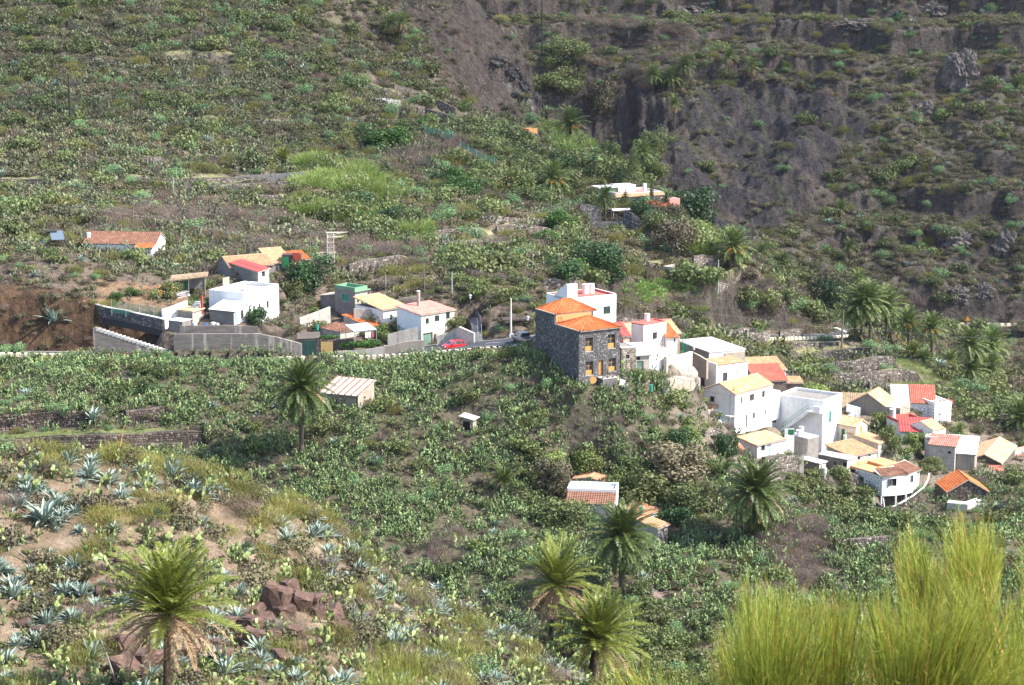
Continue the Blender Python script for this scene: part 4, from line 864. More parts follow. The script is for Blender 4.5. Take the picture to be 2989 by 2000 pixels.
 def roof_flat(h,floor='sand_floor',par=.5,th=.2,z=0,parmat=None,dz=0):
  la,lb,H=h.la,h.lb,h.H;box('roof',floor,h.e,.02,la-.02,.02,lb-.02,H-.25+dz,H-.004+dz)
  if par>0:
   mb=MB();box_mb(mb,-.003,la+.003,-.003,th,H+dz,H+par);box_mb(mb,-.003,la+.003,lb-th,lb+.003,H+dz,H+par);box_mb(mb,-.003,th,th,lb-th,H+dz,H+par);box_mb(mb,la-th,la+.003,th,lb-th,H+dz,H+par)
   part('parapet',mb,parmat or h.wall_mat,h.e)
  return h
 def covering(h,quads,mat,under='old_plaster',tiles=True,pitch=.3,amp=.075,row=.36,name='roof'):
  mb=MB()
  for q in quads:
   if tiles:tile_sheet(mb,*q,pitch=pitch,amp=amp,row=row)
   slab(mb,*q)
  return part(name,mb,[mat,under],h.e)
 def roof_shed(h,mat,zs,ov=.25,**kw):
  """zs: extra heights at (0,0) (la,0) (la,lb) (0,lb); eave is the lower side"""
  la,lb,H=h.la,h.lb,h.H;c=[(-ov,-ov),(la+ov,-ov),(la+ov,lb+ov),(-ov,lb+ov)]
  gu=(zs[1]-zs[0])/la;gv=(zs[3]-zs[0])/lb;pts_=[(x,y,H+zs[0]+gu*x+gv*y+.06)for x,y in c]
  if abs(gv)>=abs(gu):q=(pts_[0],pts_[1],pts_[3],pts_[2])if gv>0 else(pts_[2],pts_[3],pts_[1],pts_[0])
  else:q=(pts_[3],pts_[0],pts_[2],pts_[1])if gu>0 else(pts_[1],pts_[2],pts_[0],pts_[3])
  return h.covering([q],mat,**kw)
 def roof_gable(h,mat,rh,axis='x',ov=.3,og=.2,ridge=None,**kw):
  la,lb,H=h.la,h.lb,h.H
  if axis=='x':k=rh/(lb/2);a=H-ov*k+.05;q=[((-og,-ov,a),(la+og,-ov,a),(-og,lb/2,H+rh+.05),(la+og,lb/2,H+rh+.05)),((la+og,lb+ov,a),(-og,lb+ov,a),(la+og,lb/2,H+rh+.05),(-og,lb/2,H+rh+.05))]
  else:k=rh/(la/2);a=H-ov*k+.05;q=[((-ov,lb+og,a),(-ov,-og,a),(la/2,lb+og,H+rh+.05),(la/2,-og,H+rh+.05)),((la+ov,-og,a),(la+ov,lb+og,a),(la/2,-og,H+rh+.05),(la/2,lb+og,H+rh+.05))]
  o=h.covering(q,mat,**kw);mb=MB()
  e=(vec(-og,lb/2,H+rh+.08),vec(la+og,lb/2,H+rh+.08))if axis=='x' else(vec(la/2,-og,H+rh+.08),vec(la/2,lb+og,H+rh+.08))
  n=max(3,int((e[1]-e[0]).length/.45));tube(mb,[e[0].lerp(e[1],i/n)+vec(0,0,.02*(i%2))for i in range(n+1)],.1,6,0);part('ridge_cap',mb,ridge or mat,h.e);return o
 def roof_hip(h,mat,rh,ov=.35,inset=None,z=0,u0=0,u1=None,v0=0,v1=None):
  u1=h.la if u1 is None else u1;v1=h.lb if v1 is None else v1;H=h.H+z;a,b,c,d=u0-ov,u1+ov,v0-ov,v1+ov;L,Wd=b-a,d-c;ins=min(L,Wd)/2;zt=H+rh+.05;ze=H+.03
  if L>=Wd:r0,r1=(a+ins,(c+d)/2,zt),(b-ins,(c+d)/2,zt);qs=[((a,c,ze),(b,c,ze),r0,r1),((b,d,ze),(a,d,ze),r1,r0),((a,d,ze),(a,c,ze),r0,r0),((b,c,ze),(b,d,ze),r1,r1)]
  else:r0,r1=((a+b)/2,c+ins,zt),((a+b)/2,d-ins,zt);qs=[((a,d,ze),(a,c,ze),r1,r0),((b,c,ze),(b,d,ze),r0,r1),((a,c,ze),(b,c,ze),r0,r0),((b,d,ze),(a,d,ze),r1,r1)]
  o=h.covering(qs,mat);mb=MB()
  for s,t in(((a,c,ze),r0),((b,c,ze),r1 if L>=Wd else r0),((b,d,ze),r1),((a,d,ze),r0 if L>=Wd else r1),(r0,r1)):
   s=Vector(s)+vec(0,0,.06);t=Vector(t)+vec(0,0,.06)
   if(t-s).length>.2:n=max(3,int((t-s).length/.4));tube(mb,[s.lerp(t,i/n)+vec(0,0,.02*(i%2))for i in range(n+1)],.1,6,0)
  part('ridge_cap',mb,mat,h.e);return o
 def box(h,name,mat,*a,**kw):return box(name,mat,h.e,*a,**kw)
 def cladding(h,face,mat='stones_dark',sx=.34,sz=.22,z0=-1,z1=None,s1=None,off=0):
  L=(h.la if face=='R' else h.lb)if s1 is None else s1;z1=z1 or h.H;mb=MB();stones_into(mb,L,z0,z1,sx,sz,lambda s,z,d:(s,-d-.002,z)if face=='R' else(-d-.002,L-s,z),[(o[:4]if face=='R' else(L-o[1],L-o[0],o[2],o[3]))for o in h.open[face]])
  return part('stone_facing',mb,mat,h.e,kind='stuff')
def stones_into(mb,L,z0,z1,sx,sz,fn,holes=(),ztop=None,proud=.05):
 z=z0
 while z<z1-sz*.3:
  hgt=min(sz*U(.75,1.3),z1-z);s=U(-sx,0)
  while s<L:
   w_=sx*U(.55,1.5);a,b=max(s,0),min(s+w_,L);s+=w_
   if b-a<.06:continue
   zt=z+hgt
   if ztop and zt>ztop((a+b)/2):continue
   if any(a<o[1]and b>o[0]and z<o[3]and zt>o[2]for o in holes):continue
   g=.02;j=lambda q:q*U(.0,.25);x0,x1,y0,y1=a+g,b-g,z+g*.6,zt-g*.6;w2,h2=(x1-x0)*.28,(y1-y0)*.3;p=proud*U(.5,1.3)
   o8=[(x0+j(w2),y0+j(h2)),(x1-j(w2),y0+j(h2)),(x1-j(w2),y1-j(h2)),(x0+j(w2),y1-j(h2))];i8=[(x0+w2*U(.5,1),y0+h2*U(.5,1)),(x1-w2*U(.5,1),y0+h2*U(.5,1)),(x1-w2*U(.5,1),y1-h2*U(.5,1)),(x0+w2*U(.5,1),y1-h2*U(.5,1))]
   t=U(0,1)**1.6;vs=[fn(q[0],q[1],0)for q in o8]+[fn(q[0],q[1],p*U(.7,1.2))for q in i8]
   mb.add(vs,[(4,5,6,7),(0,1,5,4),(1,2,6,5),(2,3,7,6),(3,0,4,7)],0,t)
  z+=hgt
def poly_len(pl):return[0]+list(np.cumsum([(pl[i+1]-pl[i]).length for i in range(len(pl)-1)]))
def along(pl,ds,s):
 i=min(max(int(np.searchsorted(ds,s))-1,0),len(pl)-2);t=(s-ds[i])/max(ds[i+1]-ds[i],1e-6);return pl[i].lerp(pl[i+1],t),(pl[i+1]-pl[i]).normalized()
def stone_wall(pl,h,label,mat='stones_field',sx=.42,sz=.28,body='dry_stone',name='terrace_wall',thick=.5,individual=False,cap=None,proud=.06,zoff=0,cat='wall',group=None):
 """a wall of laid stones along a line of ground points; h height above them"""
 pl=[Vector(p)for p in pl]
 if pl[0].x>pl[-1].x:pl=pl[::-1]
 dn=[pl[0]]
 for i in range(len(pl)-1):
  n=max(1,int((pl[i+1]-pl[i]).length/2.0))
  for j in range(1,n+1):dn.append(pl[i].lerp(pl[i+1],j/n))
 pl=dn;ds=poly_len(pl);L=ds[-1];O=pl[0].copy();e=frame_obj(name,O,0,label,cat,group)
 pl=[p-O for p in pl]
 def at3(s,z,d):
  p,t=along(pl,ds,min(max(s,0),L));n=vec(t.y,-t.x,0).normalized();
  return tuple(p+n*d+vec(0,0,z+zoff))
 mb=MB();n=len(pl);vs=[];hh=[h*U(.92,1.06)for _ in pl]
 for i,p in enumerate(pl):
  t=(pl[min(i+1,n-1)]-pl[max(i-1,0)]).normalized();nn=vec(t.y,-t.x,0).normalized()
  vs+=[p+vec(0,0,zoff-1.5),p+vec(0,0,zoff+hh[i]),p-nn*thick+vec(0,0,zoff+hh[i]),p-nn*thick+vec(0,0,zoff-1.5)]
 fs=[]
 for i in range(n-1):
  b=4*i;fs+=[(b,b+4,b+5,b+1),(b+1,b+5,b+6,b+2),(b+2,b+6,b+7,b+3)]
 fs+=[(0,1,2,3),(4*n-1,4*n-2,4*n-3,4*n-4)]
 mb.add(vs,fs,0);part('wall_core',mb,body,e)
 if individual:
  var=[]
  for q in range(8):
   random.seed(q+50);m=MB();bx=[(x*U(.85,1),y*U(.85,1),z*U(.85,1))for x in(-.5,.5)for y in(-.5,.5)for z in(-.5,.5)]
   bm=bmesh.new();bmesh.ops.create_cube(bm,size=1);
   for v in bm.verts:v.co=vec(*(c*U(.82,1)for c in v.co))
   bmesh.ops.bevel(bm,geom=bm.edges[:],offset=.16,segments=1,affect='EDGES');me=bpy.data.meshes.new('stone');bm.to_mesh(me);bm.free();at=me.attributes.new('tint','FLOAT','POINT');tv=[.0,.25,.45,.6,.75,.4,.55,.9][q];at.data.foreach_set('value',[tv]*len(me.vertices));me.materials.append(MAT[mat]);var.append(me)
  z=-.3;cnt=0
  while z<h and cnt<300:
   hg=sz*U(.75,1.25);s=U(-sx*.5,0)
   while s<L and cnt<300:
    w_=sx*U(.6,1.45);c=s+w_/2;s+=w_
    if c<0 or c>L or w_<.1:continue
    o=link('stone',random.choice(var),e);o.location=at3(c,z+hg/2,-.02);_,t=along(pl,ds,c);o.rotation_euler=(U(-.1,.1),U(-.12,.12),math.atan2(t.y,t.x));o.scale=(w_*1.02,.32,hg*1.04);cnt+=1
   z+=hg
  if z<h-.1:mb=MB();stones_into(mb,L,z,h,sx,sz,at3,proud=proud);part('stone_rows',mb,mat,e,kind='stuff')
 else:
  mb=MB();stones_into(mb,L,-.5,h,sx,sz,at3,proud=proud);part('stone_face',mb,mat,e,kind='stuff')
 if cap:
  mb=MB();vs=[]
  for i,p in enumerate(pl):
   t=(pl[min(i+1,n-1)]-pl[max(i-1,0)]).normalized();nn=vec(t.y,-t.x,0).normalized();a=p+nn*.08;b=p-nn*(thick+.05);zt=zoff+hh[i]
   vs+=[a+vec(0,0,zt+.003),a+vec(0,0,zt+.13),b+vec(0,0,zt+.13),b+vec(0,0,zt+.003)]
  fs=[]
  for i in range(n-1):
   b=4*i;fs+=[(b,b+4,b+5,b+1),(b+1,b+5,b+6,b+2),(b+2,b+6,b+7,b+3)]
  mb.add(vs,fs+[(0,1,2,3),(4*n-1,4*n-2,4*n-3,4*n-4)],0);part('coping',mb,cap,e)
 return e
def plain_wall(pl,tops,label,mat,name='wall',thick=.25,cat='wall',under=2.5,cap=None,group=None):
 """a rendered or concrete wall: ground points and the height of its top at each"""
 pl=[Vector(p)for p in pl]
 if pl[0].x>pl[-1].x:pl=pl[::-1];tops=list(tops)[::-1]if hasattr(tops,'__len__')else tops
 n=len(pl);O=pl[0].copy();tp=tops if hasattr(tops,'__len__')else[tops]*n;e=frame_obj(name,O,0,label,cat,group);mb=MB();vs=[];uv=[];ds=poly_len(pl)
 for i,p in enumerate(pl):
  t=(pl[min(i+1,n-1)]-pl[max(i-1,0)]).normalized();nn=vec(t.y,-t.x,0).normalized();a=p-O;b=a-nn*thick
  vs+=[a-vec(0,0,under),a+vec(0,0,tp[i]),b+vec(0,0,tp[i]),b-vec(0,0,under)];uv+=[(ds[i],-under),(ds[i],tp[i]),(ds[i],tp[i]+.2),(ds[i],-under)]
 fs=[]
 for i in range(n-1):
  b=4*i;fs+=[(b,b+4,b+5,b+1),(b+1,b+5,b+6,b+2),(b+2,b+6,b+7,b+3)]
 mb.add(vs,fs+[(0,1,2,3),(4*n-1,4*n-2,4*n-3,4*n-4)],0,.5,uv);part('wall_body',mb,mat,e)
 if cap:
  mb=MB()
  for i in range(n-1):
   a,b=pl[i]-O,pl[i+1]-O;t=(b-a).normalized();nn=vec(t.y,-t.x,0);q=[a+nn*.05+vec(0,0,tp[i]+.003),b+nn*.05+vec(0,0,tp[i+1]+.003),b-nn*(thick+.05)+vec(0,0,tp[i+1]+.003),a-nn*(thick+.05)+vec(0,0,tp[i]+.003)]
   mb.add([tuple(v)for v in q]+[tuple(v+vec(0,0,.1))for v in q],[(3,2,1,0),(4,5,6,7),(0,1,5,4),(1,2,6,5),(2,3,7,6),(3,0,4,7)])
  part('coping',mb,cap,e)
 return e
def cyl_part(name,mat,par,c,r,z0,z1,k=14,lid=None):
 mb=MB();tube(mb,[vec(c[0],c[1],z0),vec(c[0],c[1],z1)],r,k);o=part(name,mb,mat,par)
 if lid:mb=MB();tube(mb,[vec(c[0],c[1],z1+.003),vec(c[0],c[1],z1+.07)],r*1.06,k);part('lid',mb,lid,o)
 return o
def gp(k,x,y,Y=None):
 q=Z(k,x,y);return P(*q,Y)if Y else G(*q)
# ---------------------------------------------------------------- left compound above the lane
h=House('long white house with brown tiled roof behind the cactus mound',1,338,(1182,292),(1197,290),(622,292),(1182,400),ang=84,la=6.2,lb=12.6)
h.opening('window','R',1184,320,1190,350,'green_paint');h.walls('white_paint',gable='R',rh=1.5);h.roof_gable('tile_brown',1.5,'y');
h.box('chimney','white_paint',1.2,1.7,11.9,12.4,h.H,h.H+1.6)
h.box('lean_to','white_paint',-2.0,-.01,.1,3.1,-2,2.0);h.covering([((-2.2,3.3,2.0),(-2.2,-.1,2.0),(-.02,3.3,2.5),(-.02,-.1,2.5))],'tile_orange',name='lean_to_roof')
h=House('bare block house with orange and straw coloured tile roofs',1,326,(1750,472),(1905,440),(1552,470),(1750,560),ang=28,la=7.5,lb=6.5)
h.walls('block_wall',gable='L',rh=1.3);h.roof_gable('tile_worn',1.3,'x')
h.box('extension','block_wall',7.52,11.0,.5,6,-2,h.H+.1);h.covering([((7.3,.2,h.H+.1),(11.4,.2,h.H+.1),(7.3,6.3,h.H+1.9),(11.4,6.3,h.H+1.9))],'tile_yellow',name='extension_roof')
h.covering([((11.5,.8,h.H+.3),(14.8,.8,h.H+.3),(11.5,5.5,h.H+1.2),(14.8,5.5,h.H+1.2))],'tile_orange',name='porch_cover');h.box('porch_post','grey_wood',14.2,14.35,1,1.15,-2,h.H+.3)
h=House('small block house with red sheet roof and a white end wall',1,320,(1962,505),(2043,485),(1752,485),(1975,590),ang=38)
h.opening('window','R',1990,495,2015,540,'dark_wood',1);h.opening('door','L',1790,508,1818,585,'brown_door')
h.walls('white_paint','block_wall',htop=(0,.35,.75,.4));h.roof_shed('red_sheet',(.0,.35,.75,.4),pitch=.5,amp=.04,row=5)
h=House('big white house with a bare concrete roof terrace above the road wall',1,309,(1848,690),(2118,592),(1502,668),(1800,905),ang=62,lb=6.6,baseR=(2085,880))
for o in((1880,765,1902,830),(1925,760,1940,800),(1966,745,1978,785),(2027,725,2044,778)):h.opening('window','R',*o,'brown_door',1)
h.walls('white_paint');h.roof_flat('sand_floor',.55,.25)
hl=h
a=House('white and block lean-to with a white corrugated roof',1,305,(1778,808),(1850,735),(1547,805),(1790,905),ang=62,la=4.0,lb=4.6)
a.opening('window','R',1828,795,1852,860,'grey_wood',2);a.opening('door','R',1788,815,1800,895,'teal_paint')
a.walls('white_paint','block_wall',htop=(0,.95,.95,0));a.roof_shed('white_sheet',(0,.95,.95,0),pitch=.42,amp=.05,row=5,under='grey_wood')
e=frame_obj('chimney_pipe',gp(1,1535,775,308),0,'dark red chimney pipe beside the corrugated lean-to','chimney');cyl_part('flue','red_door',e,(0,0),.2,-1,2.0);cyl_part('cowl','dark_wood',e,(0,0),.28,2.05,2.3)
h=House('low hut with a tan slab roof next to the outdoor stairs',1,306,(1462,806),(1478,790),(1297,780),(1460,870),ang=58,la=2.6,lb=3.0);h.walls('sand_floor','block_wall');h.covering([((-.2,3.2,h.H),(-.2,-.2,h.H),(2.8,3.2,h.H+.15),(2.8,-.2,h.H+.15))],'tile_pale')
h=House('grey block water tank with a pale lid at the end of the terrace',1,303,(1385,885),(1420,870),(1248,885),(1385,962),name='water_tank',cat='tank',ang=60,la=2.2,lb=2.7);h.walls('block_wall');h.roof_flat('pale_concrete',0);h.box('lid','white_paint',-.1,2.3,-.1,2.8,h.H,h.H+.1)
e=frame_obj('outdoor_stairs',gp(1,1440,800,307),R(60),'pale concrete outdoor stairs climbing to the terrace','stairs')
for i in range(8):box('step','pale_concrete',e,.3*i,.3*i+2.0-.2*i,-.6,.6,-.5+.2*i,-.32+.2*i)
def tops(k,bot,top,Y,Y2=None):
 m=len(bot);pts_,hs=[],[]
 for i,(b,t)in enumerate(zip(bot,top)):
  y=Y if Y2 is None else Y+(Y2-Y)*i/(m-1);pb=gp(k,*b,y);pt=gp(k,b[0],t[1]if hasattr(t,'__len__')else t,y);pts_.append(pb);hs.append(pt.z-pb.z)
 return pts_,hs
p,t=tops(1,[(1325,1150),(1500,1155),(1700,1160),(1960,1165),(2100,1165),(2295,1150)],[980,976,976,976,1000,1052],300.5);plain_wall(p,t,'tall board marked concrete retaining wall over the lane','board_wall','retaining_wall',.5)
p,t=tops(1,[(1368,978),(1600,976),(1800,974),(1962,974)],[916,910,914,922],302);plain_wall(p,t,'upper grey block parapet set back on the retaining wall','board_wall','parapet_wall',.25)
p,t=tops(1,[(2090,1060),(2295,1100)],[1010,1055],301.5);plain_wall(p,t,'low pale block wall stepping down beside the retaining wall','block_wall','block_wall',.3)
p,t=tops(1,[(715,1150),(735,1150),(1240,1150),(1330,1152)],[935,930,1102,1148],301);w_=plain_wall(p,t,'sloping concrete wing wall with a stair on its top','board_wall','wing_wall',1.0)
a,b=gp(1,740,945,300.6)-p[0],gp(1,1235,1105,300.6)-p[0]
for i in range(17):c=a.lerp(b,i/16);box('step','pale_concrete',w_,c.x-.35,c.x+.35,-.05,1.0,c.z-.3,c.z+.08)
stone_wall([gp(1,700,805,311),gp(1,800,835,309),gp(1,950,860,307),gp(1,1240,925,304)],1.2,'slate grey stone wall holding up the dry yard','stones_dark',.5,.2,'dark_mortar','yard_wall',cap='pale_concrete')
stone_wall([gp(1,728,775,315),gp(1,850,790,313),gp(1,950,808,312)],1.0,'short slate grey wall inside the dry yard','stones_dark',.5,.2,'dark_mortar','yard_wall')
p,t=tops(1,[(705,560),(800,575),(1000,610),(1120,640),(1250,600),(1350,590)],[540,558,590,612,578,562],326);plain_wall(p,t,'pale coping wall along the back of the dry yard','pale_concrete','yard_back_wall',.3)
p,t=tops(1,[(728,740),(800,715)],[706,690],316);plain_wall(p,t,'short white wall at the corner of the dry yard','white_paint','corner_wall',.3)
p,t=tops(1,[(1240,880),(1290,860),(1425,760)],[790,775,722],306,309);plain_wall(p,t,'white stepped wall between the yard and the hut','white_paint','divider_wall',.3)
p,t=tops(1,[(-200,345),(180,345),(300,335),(510,300)],[330,315,300,268],345);plain_wall(p,t,'earth coloured wall under the solar heater','old_plaster','garden_wall',.3)
def mesh_fence(k,pts_,Y,hgt,label,post=2.2,mat='fence_mesh',pm='teal_paint',Y2=None):
 L=[gp(k,x,y,Y if Y2 is None else Y+(Y2-Y)*i/(len(pts_)-1))for i,(x,y)in enumerate(pts_)];O=L[0].copy();e=frame_obj('mesh_fence',O,0,label,'fence');mb=MB();ds=poly_len(L)
 for a,b in zip(L[:-1],L[1:]):a=a-O;b=b-O;mb.add([a,b,b+vec(0,0,hgt),a+vec(0,0,hgt)],[(0,1,2,3)])
 part('mesh_panel',mb,mat,e);s=0
 while s<=ds[-1]:
  q,_=along(L,ds,s);q=q-O;mb=MB();tube(mb,[q-vec(0,0,.4),q+vec(0,0,hgt+.1)],.045,5);part('post',mb,pm,e);s+=post
mesh_fence(1,[(708,570),(850,590),(1000,605),(1130,600),(1250,580),(1450,560)],330,2.6,'tall green mesh fence before the cactus mound')
mesh_fence(1,[(712,790),(790,745),(790,565)],318,2.6,'green mesh fence at the left end of the dry yard',Y2=326);mesh_fence(1,[(1450,420),(1640,370)],350,2.4,'turquoise mesh fence by the dark gate')
mesh_fence(2,[(350,235),(490,235)],345,1.8,'green netting below the lattice pylon');mesh_fence(3,[(1760,1000),(1880,990),(2000,965)],296,2.1,'green mesh fence beside the cubic white house');mesh_fence(10,[(330,910),(430,945),(525,945)],470,1.7,'blue grey netting beside the orchard',mat='fence_mesh',pm='galvanised');mesh_fence(10,[(570,1000),(700,1080),(820,1125)],455,1.4,'grey netting along the orchard edge',pm='galvanised')
mesh_fence(1,[(850,815),(960,830),(1100,850),(1235,870)],306.5,1.9,'wire fence with thin posts on the yard wall',pm='galvanised')
e=frame_obj('gate',gp(1,1300,395,349),R(5),'dark green gate with upright bars behind the long house','gate');box('panel','dark_green',e,0,3.4,-.04,.04,0,1.9)
for i in range(15):box('bar','dark_wood',e,.2*i+.2,.2*i+.25,-.06,.0,1.9,2.5)
e=frame_obj('solar_heater',gp(1,420,262,342),R(10),'solar water heater with a tilted panel and dark drum','heater');mb=MB();mb.add([(-.6,-.6,.1),(1.6,-.6,.1),(1.3,.8,1.5),(-.9,.8,1.5),(-.6,-.5,.0),(1.6,-.5,.0),(1.3,.9,1.4),(-.9,.9,1.4)],[(0,1,2,3),(7,6,5,4),(0,4,5,1),(1,5,6,2),(2,6,7,3),(3,7,4,0)]);part('panel',mb,'panel_glass',e);mb=MB();tube(mb,[vec(-1.5,.8,1.4),vec(.3,.8,1.4)],.35,12);part('drum',mb,'cable_dark',e)
for x in(-.8,1.2):mb=MB();tube(mb,[vec(x,.85,-.3),vec(x,.85,1.4)],.04,5);part('leg',mb,'galvanised',e)
for x,y,l in((225,305,'dark green bin on the bare plot, farther from the solar heater'),(320,290,'dark green bin with a plant in it, close to the solar heater')):
 e=frame_obj('garden_bin',gp(1,x,y,341),0,l,'bin');mb=MB();tube(mb,[vec(0,0,-.2),vec(0,0,.8)],[.55,.42],10);part('tub',mb,'dark_green',e)
 if x>300:o=link('potted_bush',VEG['green'][0],None,label='small bush growing out of the dark green bin',category='bush');o.location=e.location+vec(0,0,.8);o.scale=(.45,.45,.5)
e=frame_obj('brick_stack',gp(1,1113,693,318),R(15),'stack of orange hollow bricks in the dry yard','bricks')
for i in range(7):
 for j in range(2):box('brick','terracotta',e,j*.32,j*.32+.3,0,.5,-.2+i*.24,.02+i*.24)
e=frame_obj('pergola',gp(1,1360,655,319),R(8),'straw thatched pergola with a green door beside the yard','pergola');mb=MB();slab(mb,(-1.4,-1.2,2.0),(4.6,-1.4,2.7),(-1.2,1.6,2.5),(4.8,1.4,3.0),.18,0);random.seed(5)
for i in range(160):a=U(0,1);blade(mb,vec(-1.4+6*a,U(-1.3,1.5),2.15+.75*a+U(0,.1)),vec(U(-1,1),U(-1,.3),U(-.1,.2)),U(.4,.9),.08,.4,2,0)
part('thatch',mb,'straw_thatch',e)
for x,y in((-.9,-.9),(1.6,-1.1),(4.2,-1.1),(4.2,1.1)):mb=MB();tube(mb,[vec(x,y,-1),vec(x,y,2.2+x*.08)],.07,5);part('post',mb,'grey_wood',e)
box('back_wall','grey_concrete',e,-1,4.3,1.2,1.35,-1,2.3);box('door','green_paint',e,.9,1.5,1.1,1.19,-.6,1.5)
e=frame_obj('clutter_pile',gp(1,1400,690,313),R(20),'pile of white boards and scrap beside the stairs','scrap')
for i in range(8):o=box('board',['white_sheet','grey_wood','pink_white'][i%3],e,-1.2,.9,i*.1-.4,i*.1-.3,.1*i,.1*i+.06);o.rotation_euler=(0,U(-.3,.1),U(-.4,.4))
box('low_wall','tan_concrete',hl.e,3.5,5.2,hl.lb-.25,hl.lb-.05,hl.H+.56,hl.H+1.9);box('bench','white_paint',hl.e,4,5,2.5,3.1,hl.H,hl.H+.45)
for i,(x,y,m_)in enumerate(((1480,905,'white_plastic'),(1560,915,'blue_plastic'),(1620,905,'white_plastic'),(1650,912,'pale_concrete'))):
 e=frame_obj('drum',gp(1,x,y,303),0,['upturned white tub at the end of the parapet','blue plastic drum behind the block parapet','white crate behind the block parapet','pale bucket behind the block parapet'][i],'container');cyl_part('body',m_,e,(0,0),.35,-.5,.35,10)
# ---------------------------------------------------------------- middle cluster
h=House('small block house with a mint green roof parapet and teal window',2,318,(622,332),(745,305),(425,302),(625,600),ang=50)
h.opening('window','L',500,366,564,432,'teal_paint',2,glass='teal_paint');h.opening('window','R',643,385,662,445,'green_paint',1);h.opening('door','R',682,368,705,465,'green_paint')
h.walls('mint_paint' if 0 else 'old_plaster','block_wall');h.roof_flat('mint_paint',.5,.22,parmat='mint_paint');h.box('eave','mint_paint',-.3,h.la+.4,-.4,-.01,h.H-.18,h.H-.02)
b_=House('low block shed leaning on the mint topped house',2,322,(425,388),(440,380),(318,408),(430,510),name='shed',cat='shed',ang=62,la=3,lb=2.8);b_.walls('block_wall',htop=(.4,.4,0,0));b_.roof_shed('grey_concrete',(.4,.4,0,0),tiles=False)
def bw(k,bot,top,Y,mat,label,name='terrace_parapet',**kw):p,t=tops(k,bot,top,Y,kw.pop('Y2',None));return plain_wall(p,t,label,mat,name,kw.pop('thick',.25),**kw)
bw(2,[(628,545),(835,550)],[468,474],316,'tan_concrete','tan wall in front of the mint topped house');bw(2,[(612,575),(905,590)],[505,520],313,'old_plaster','weathered wall behind the orange tiled roof')
bw(2,[(862,480),(1010,478)],[398,402],322,'green_paint','dark green painted terrace wall');bw(2,[(1010,480),(1100,470),(1265,450)],[428,396,388],323,'tan_concrete','tan terrace wall behind the chimney');bw(2,[(848,400),(1005,398)],[352,362],330,'old_plaster','grey back parapet of the green terrace');bw(2,[(1005,396),(1180,385),(1350,380)],[362,352,348],332,'tan_concrete','long tan back parapet of the terrace')
bw(2,[(1285,445),(1350,430)],[378,348],326,'pale_concrete','pale end wall of the terrace',Y2=332);bw(2,[(745,470),(860,480)],[415,425],325,'dark_green','dark green low wall beside the terrace steps')
h=House('grey white house with faded red roof over the green garage door',2,306,(1272,570),(1595,490),(1032,492),(1292,912),ang=44,baseR=(1590,660))
for o in((1314,600,1346,655),(1402,572,1447,630),(1513,540,1550,605)):h.opening('window','R',*o,'dark_green',2)
h.opening('door','R',1287,742,1384,914,'garage_green',depth=.3);h.walls('old_plaster' if 0 else 'cream','old_plaster' if 0 else 'white_paint',htop=(0,0,.7,.7));h.roof_shed('faded_red',(0,0,.7,.7),tiles=True,pitch=.9,amp=.02,row=8)
h.box('gate_post','tan_concrete',h.at('R',1400,800)[0],h.at('R',1422,800)[0],-.35,-.01,-.3,2.3);cyl_part('chimney','tan_concrete',h.e,(h.la*.45,h.lb*.72),.28,h.H+.3,h.H+2.9,10,lid='white_paint');mc=h
h=House('white annex with salmon tile roof joined to the red roofed house',2,311,(900,520),(1012,492),(842,490),(905,625),ang=44,lb=7,la=5);h.opening('door','R',965,562,988,615,'green_paint');h.walls('white_paint');h.covering([((-.3,-.3,h.H),(5.2,-.3,h.H),(-.3,7.2,h.H+1.3),(5.2,7.2,h.H+1.3))],'tile_pale')
h=House('low house with a bright orange tile roof',2,309,(782,688),(1015,625),(512,590),(782,790),ang=40);h.walls('old_plaster',htop=(0,0,.9,.9));h.roof_shed('tile_orange',(0,0,.9,.9),pitch=.5)
h=House('low house with a worn brown hipped tile roof',2,306,(478,738),(665,695),(285,682),(480,800),ang=42);h.walls('old_plaster');h.roof_hip('tile_brown',.9,.2);
e=frame_obj('awning',gp(2,660,778,303),R(30),'pale blue metal awning with clothes hung under it','awning');mb=MB();tile_sheet(mb,(-1.3,-1.2,1.0),(2.6,-1.2,1.0),(-1.3,2.2,1.6),(2.6,2.2,1.6),.4,5,.04);slab(mb,(-1.3,-1.2,1.0),(2.6,-1.2,1.0),(-1.3,2.2,1.6),(2.6,2.2,1.6),.04);part('sheet',mb,['blue_sheet','galvanised'],e)
for x,y in((-1.2,-1.1),(2.5,-1.1),(-1.2,2.1),(2.5,2.1)):mb=MB();tube(mb,[vec(x,y,-1.8),vec(x,y,1.0+.17*(y+1.2))],.05,5);part('post',mb,'galvanised',e)
for i,m_ in enumerate(('white_plastic','pink_white','red_cloth')):o=box('hung_cloth',m_,e,.6+i*.55,1.0+i*.55,-1.1,-1.06,-.1,.8)
bw(2,[(945,860),(1100,835),(1242,815)],[758,720,686],303,'grey_concrete','smooth grey garden wall beside the garage',Y2=305);bw(2,[(905,940),(950,942),(1120,940),(1300,925)],[868,872,830,815],301.3,'tan_concrete','rounded rubble wall in front of the grey garden wall',thick=.4)
bw(2,[(430,975),(600,965),(780,955),(910,945)],[925,915,900,878],301.2,'old_plaster','low stained wall under the vine hedge',thick=.35);bw(2,[(88,690),(240,640),(385,605)],[600,545,488],312,'old_plaster','tall weathered wall left of the brown hipped roof',thick=.4,Y2=315)
e=frame_obj('gate',gp(2,92,965,300.8),0,'dark green double metal gate on the lane','gate');
for i in range(2):o=box('gate_leaf','dark_green',e,i*1.25,i*1.25+1.22,-.04,.04,-.2,2.4)
e=frame_obj('cane_screen',gp(2,292,940,300.8),0,'golden cane screen next to the dark green gate','screen')
for i in range(5):box('panel','cane_mat',e,i*.37,i*.37+.35,-.03,.03,-.2,1.75)
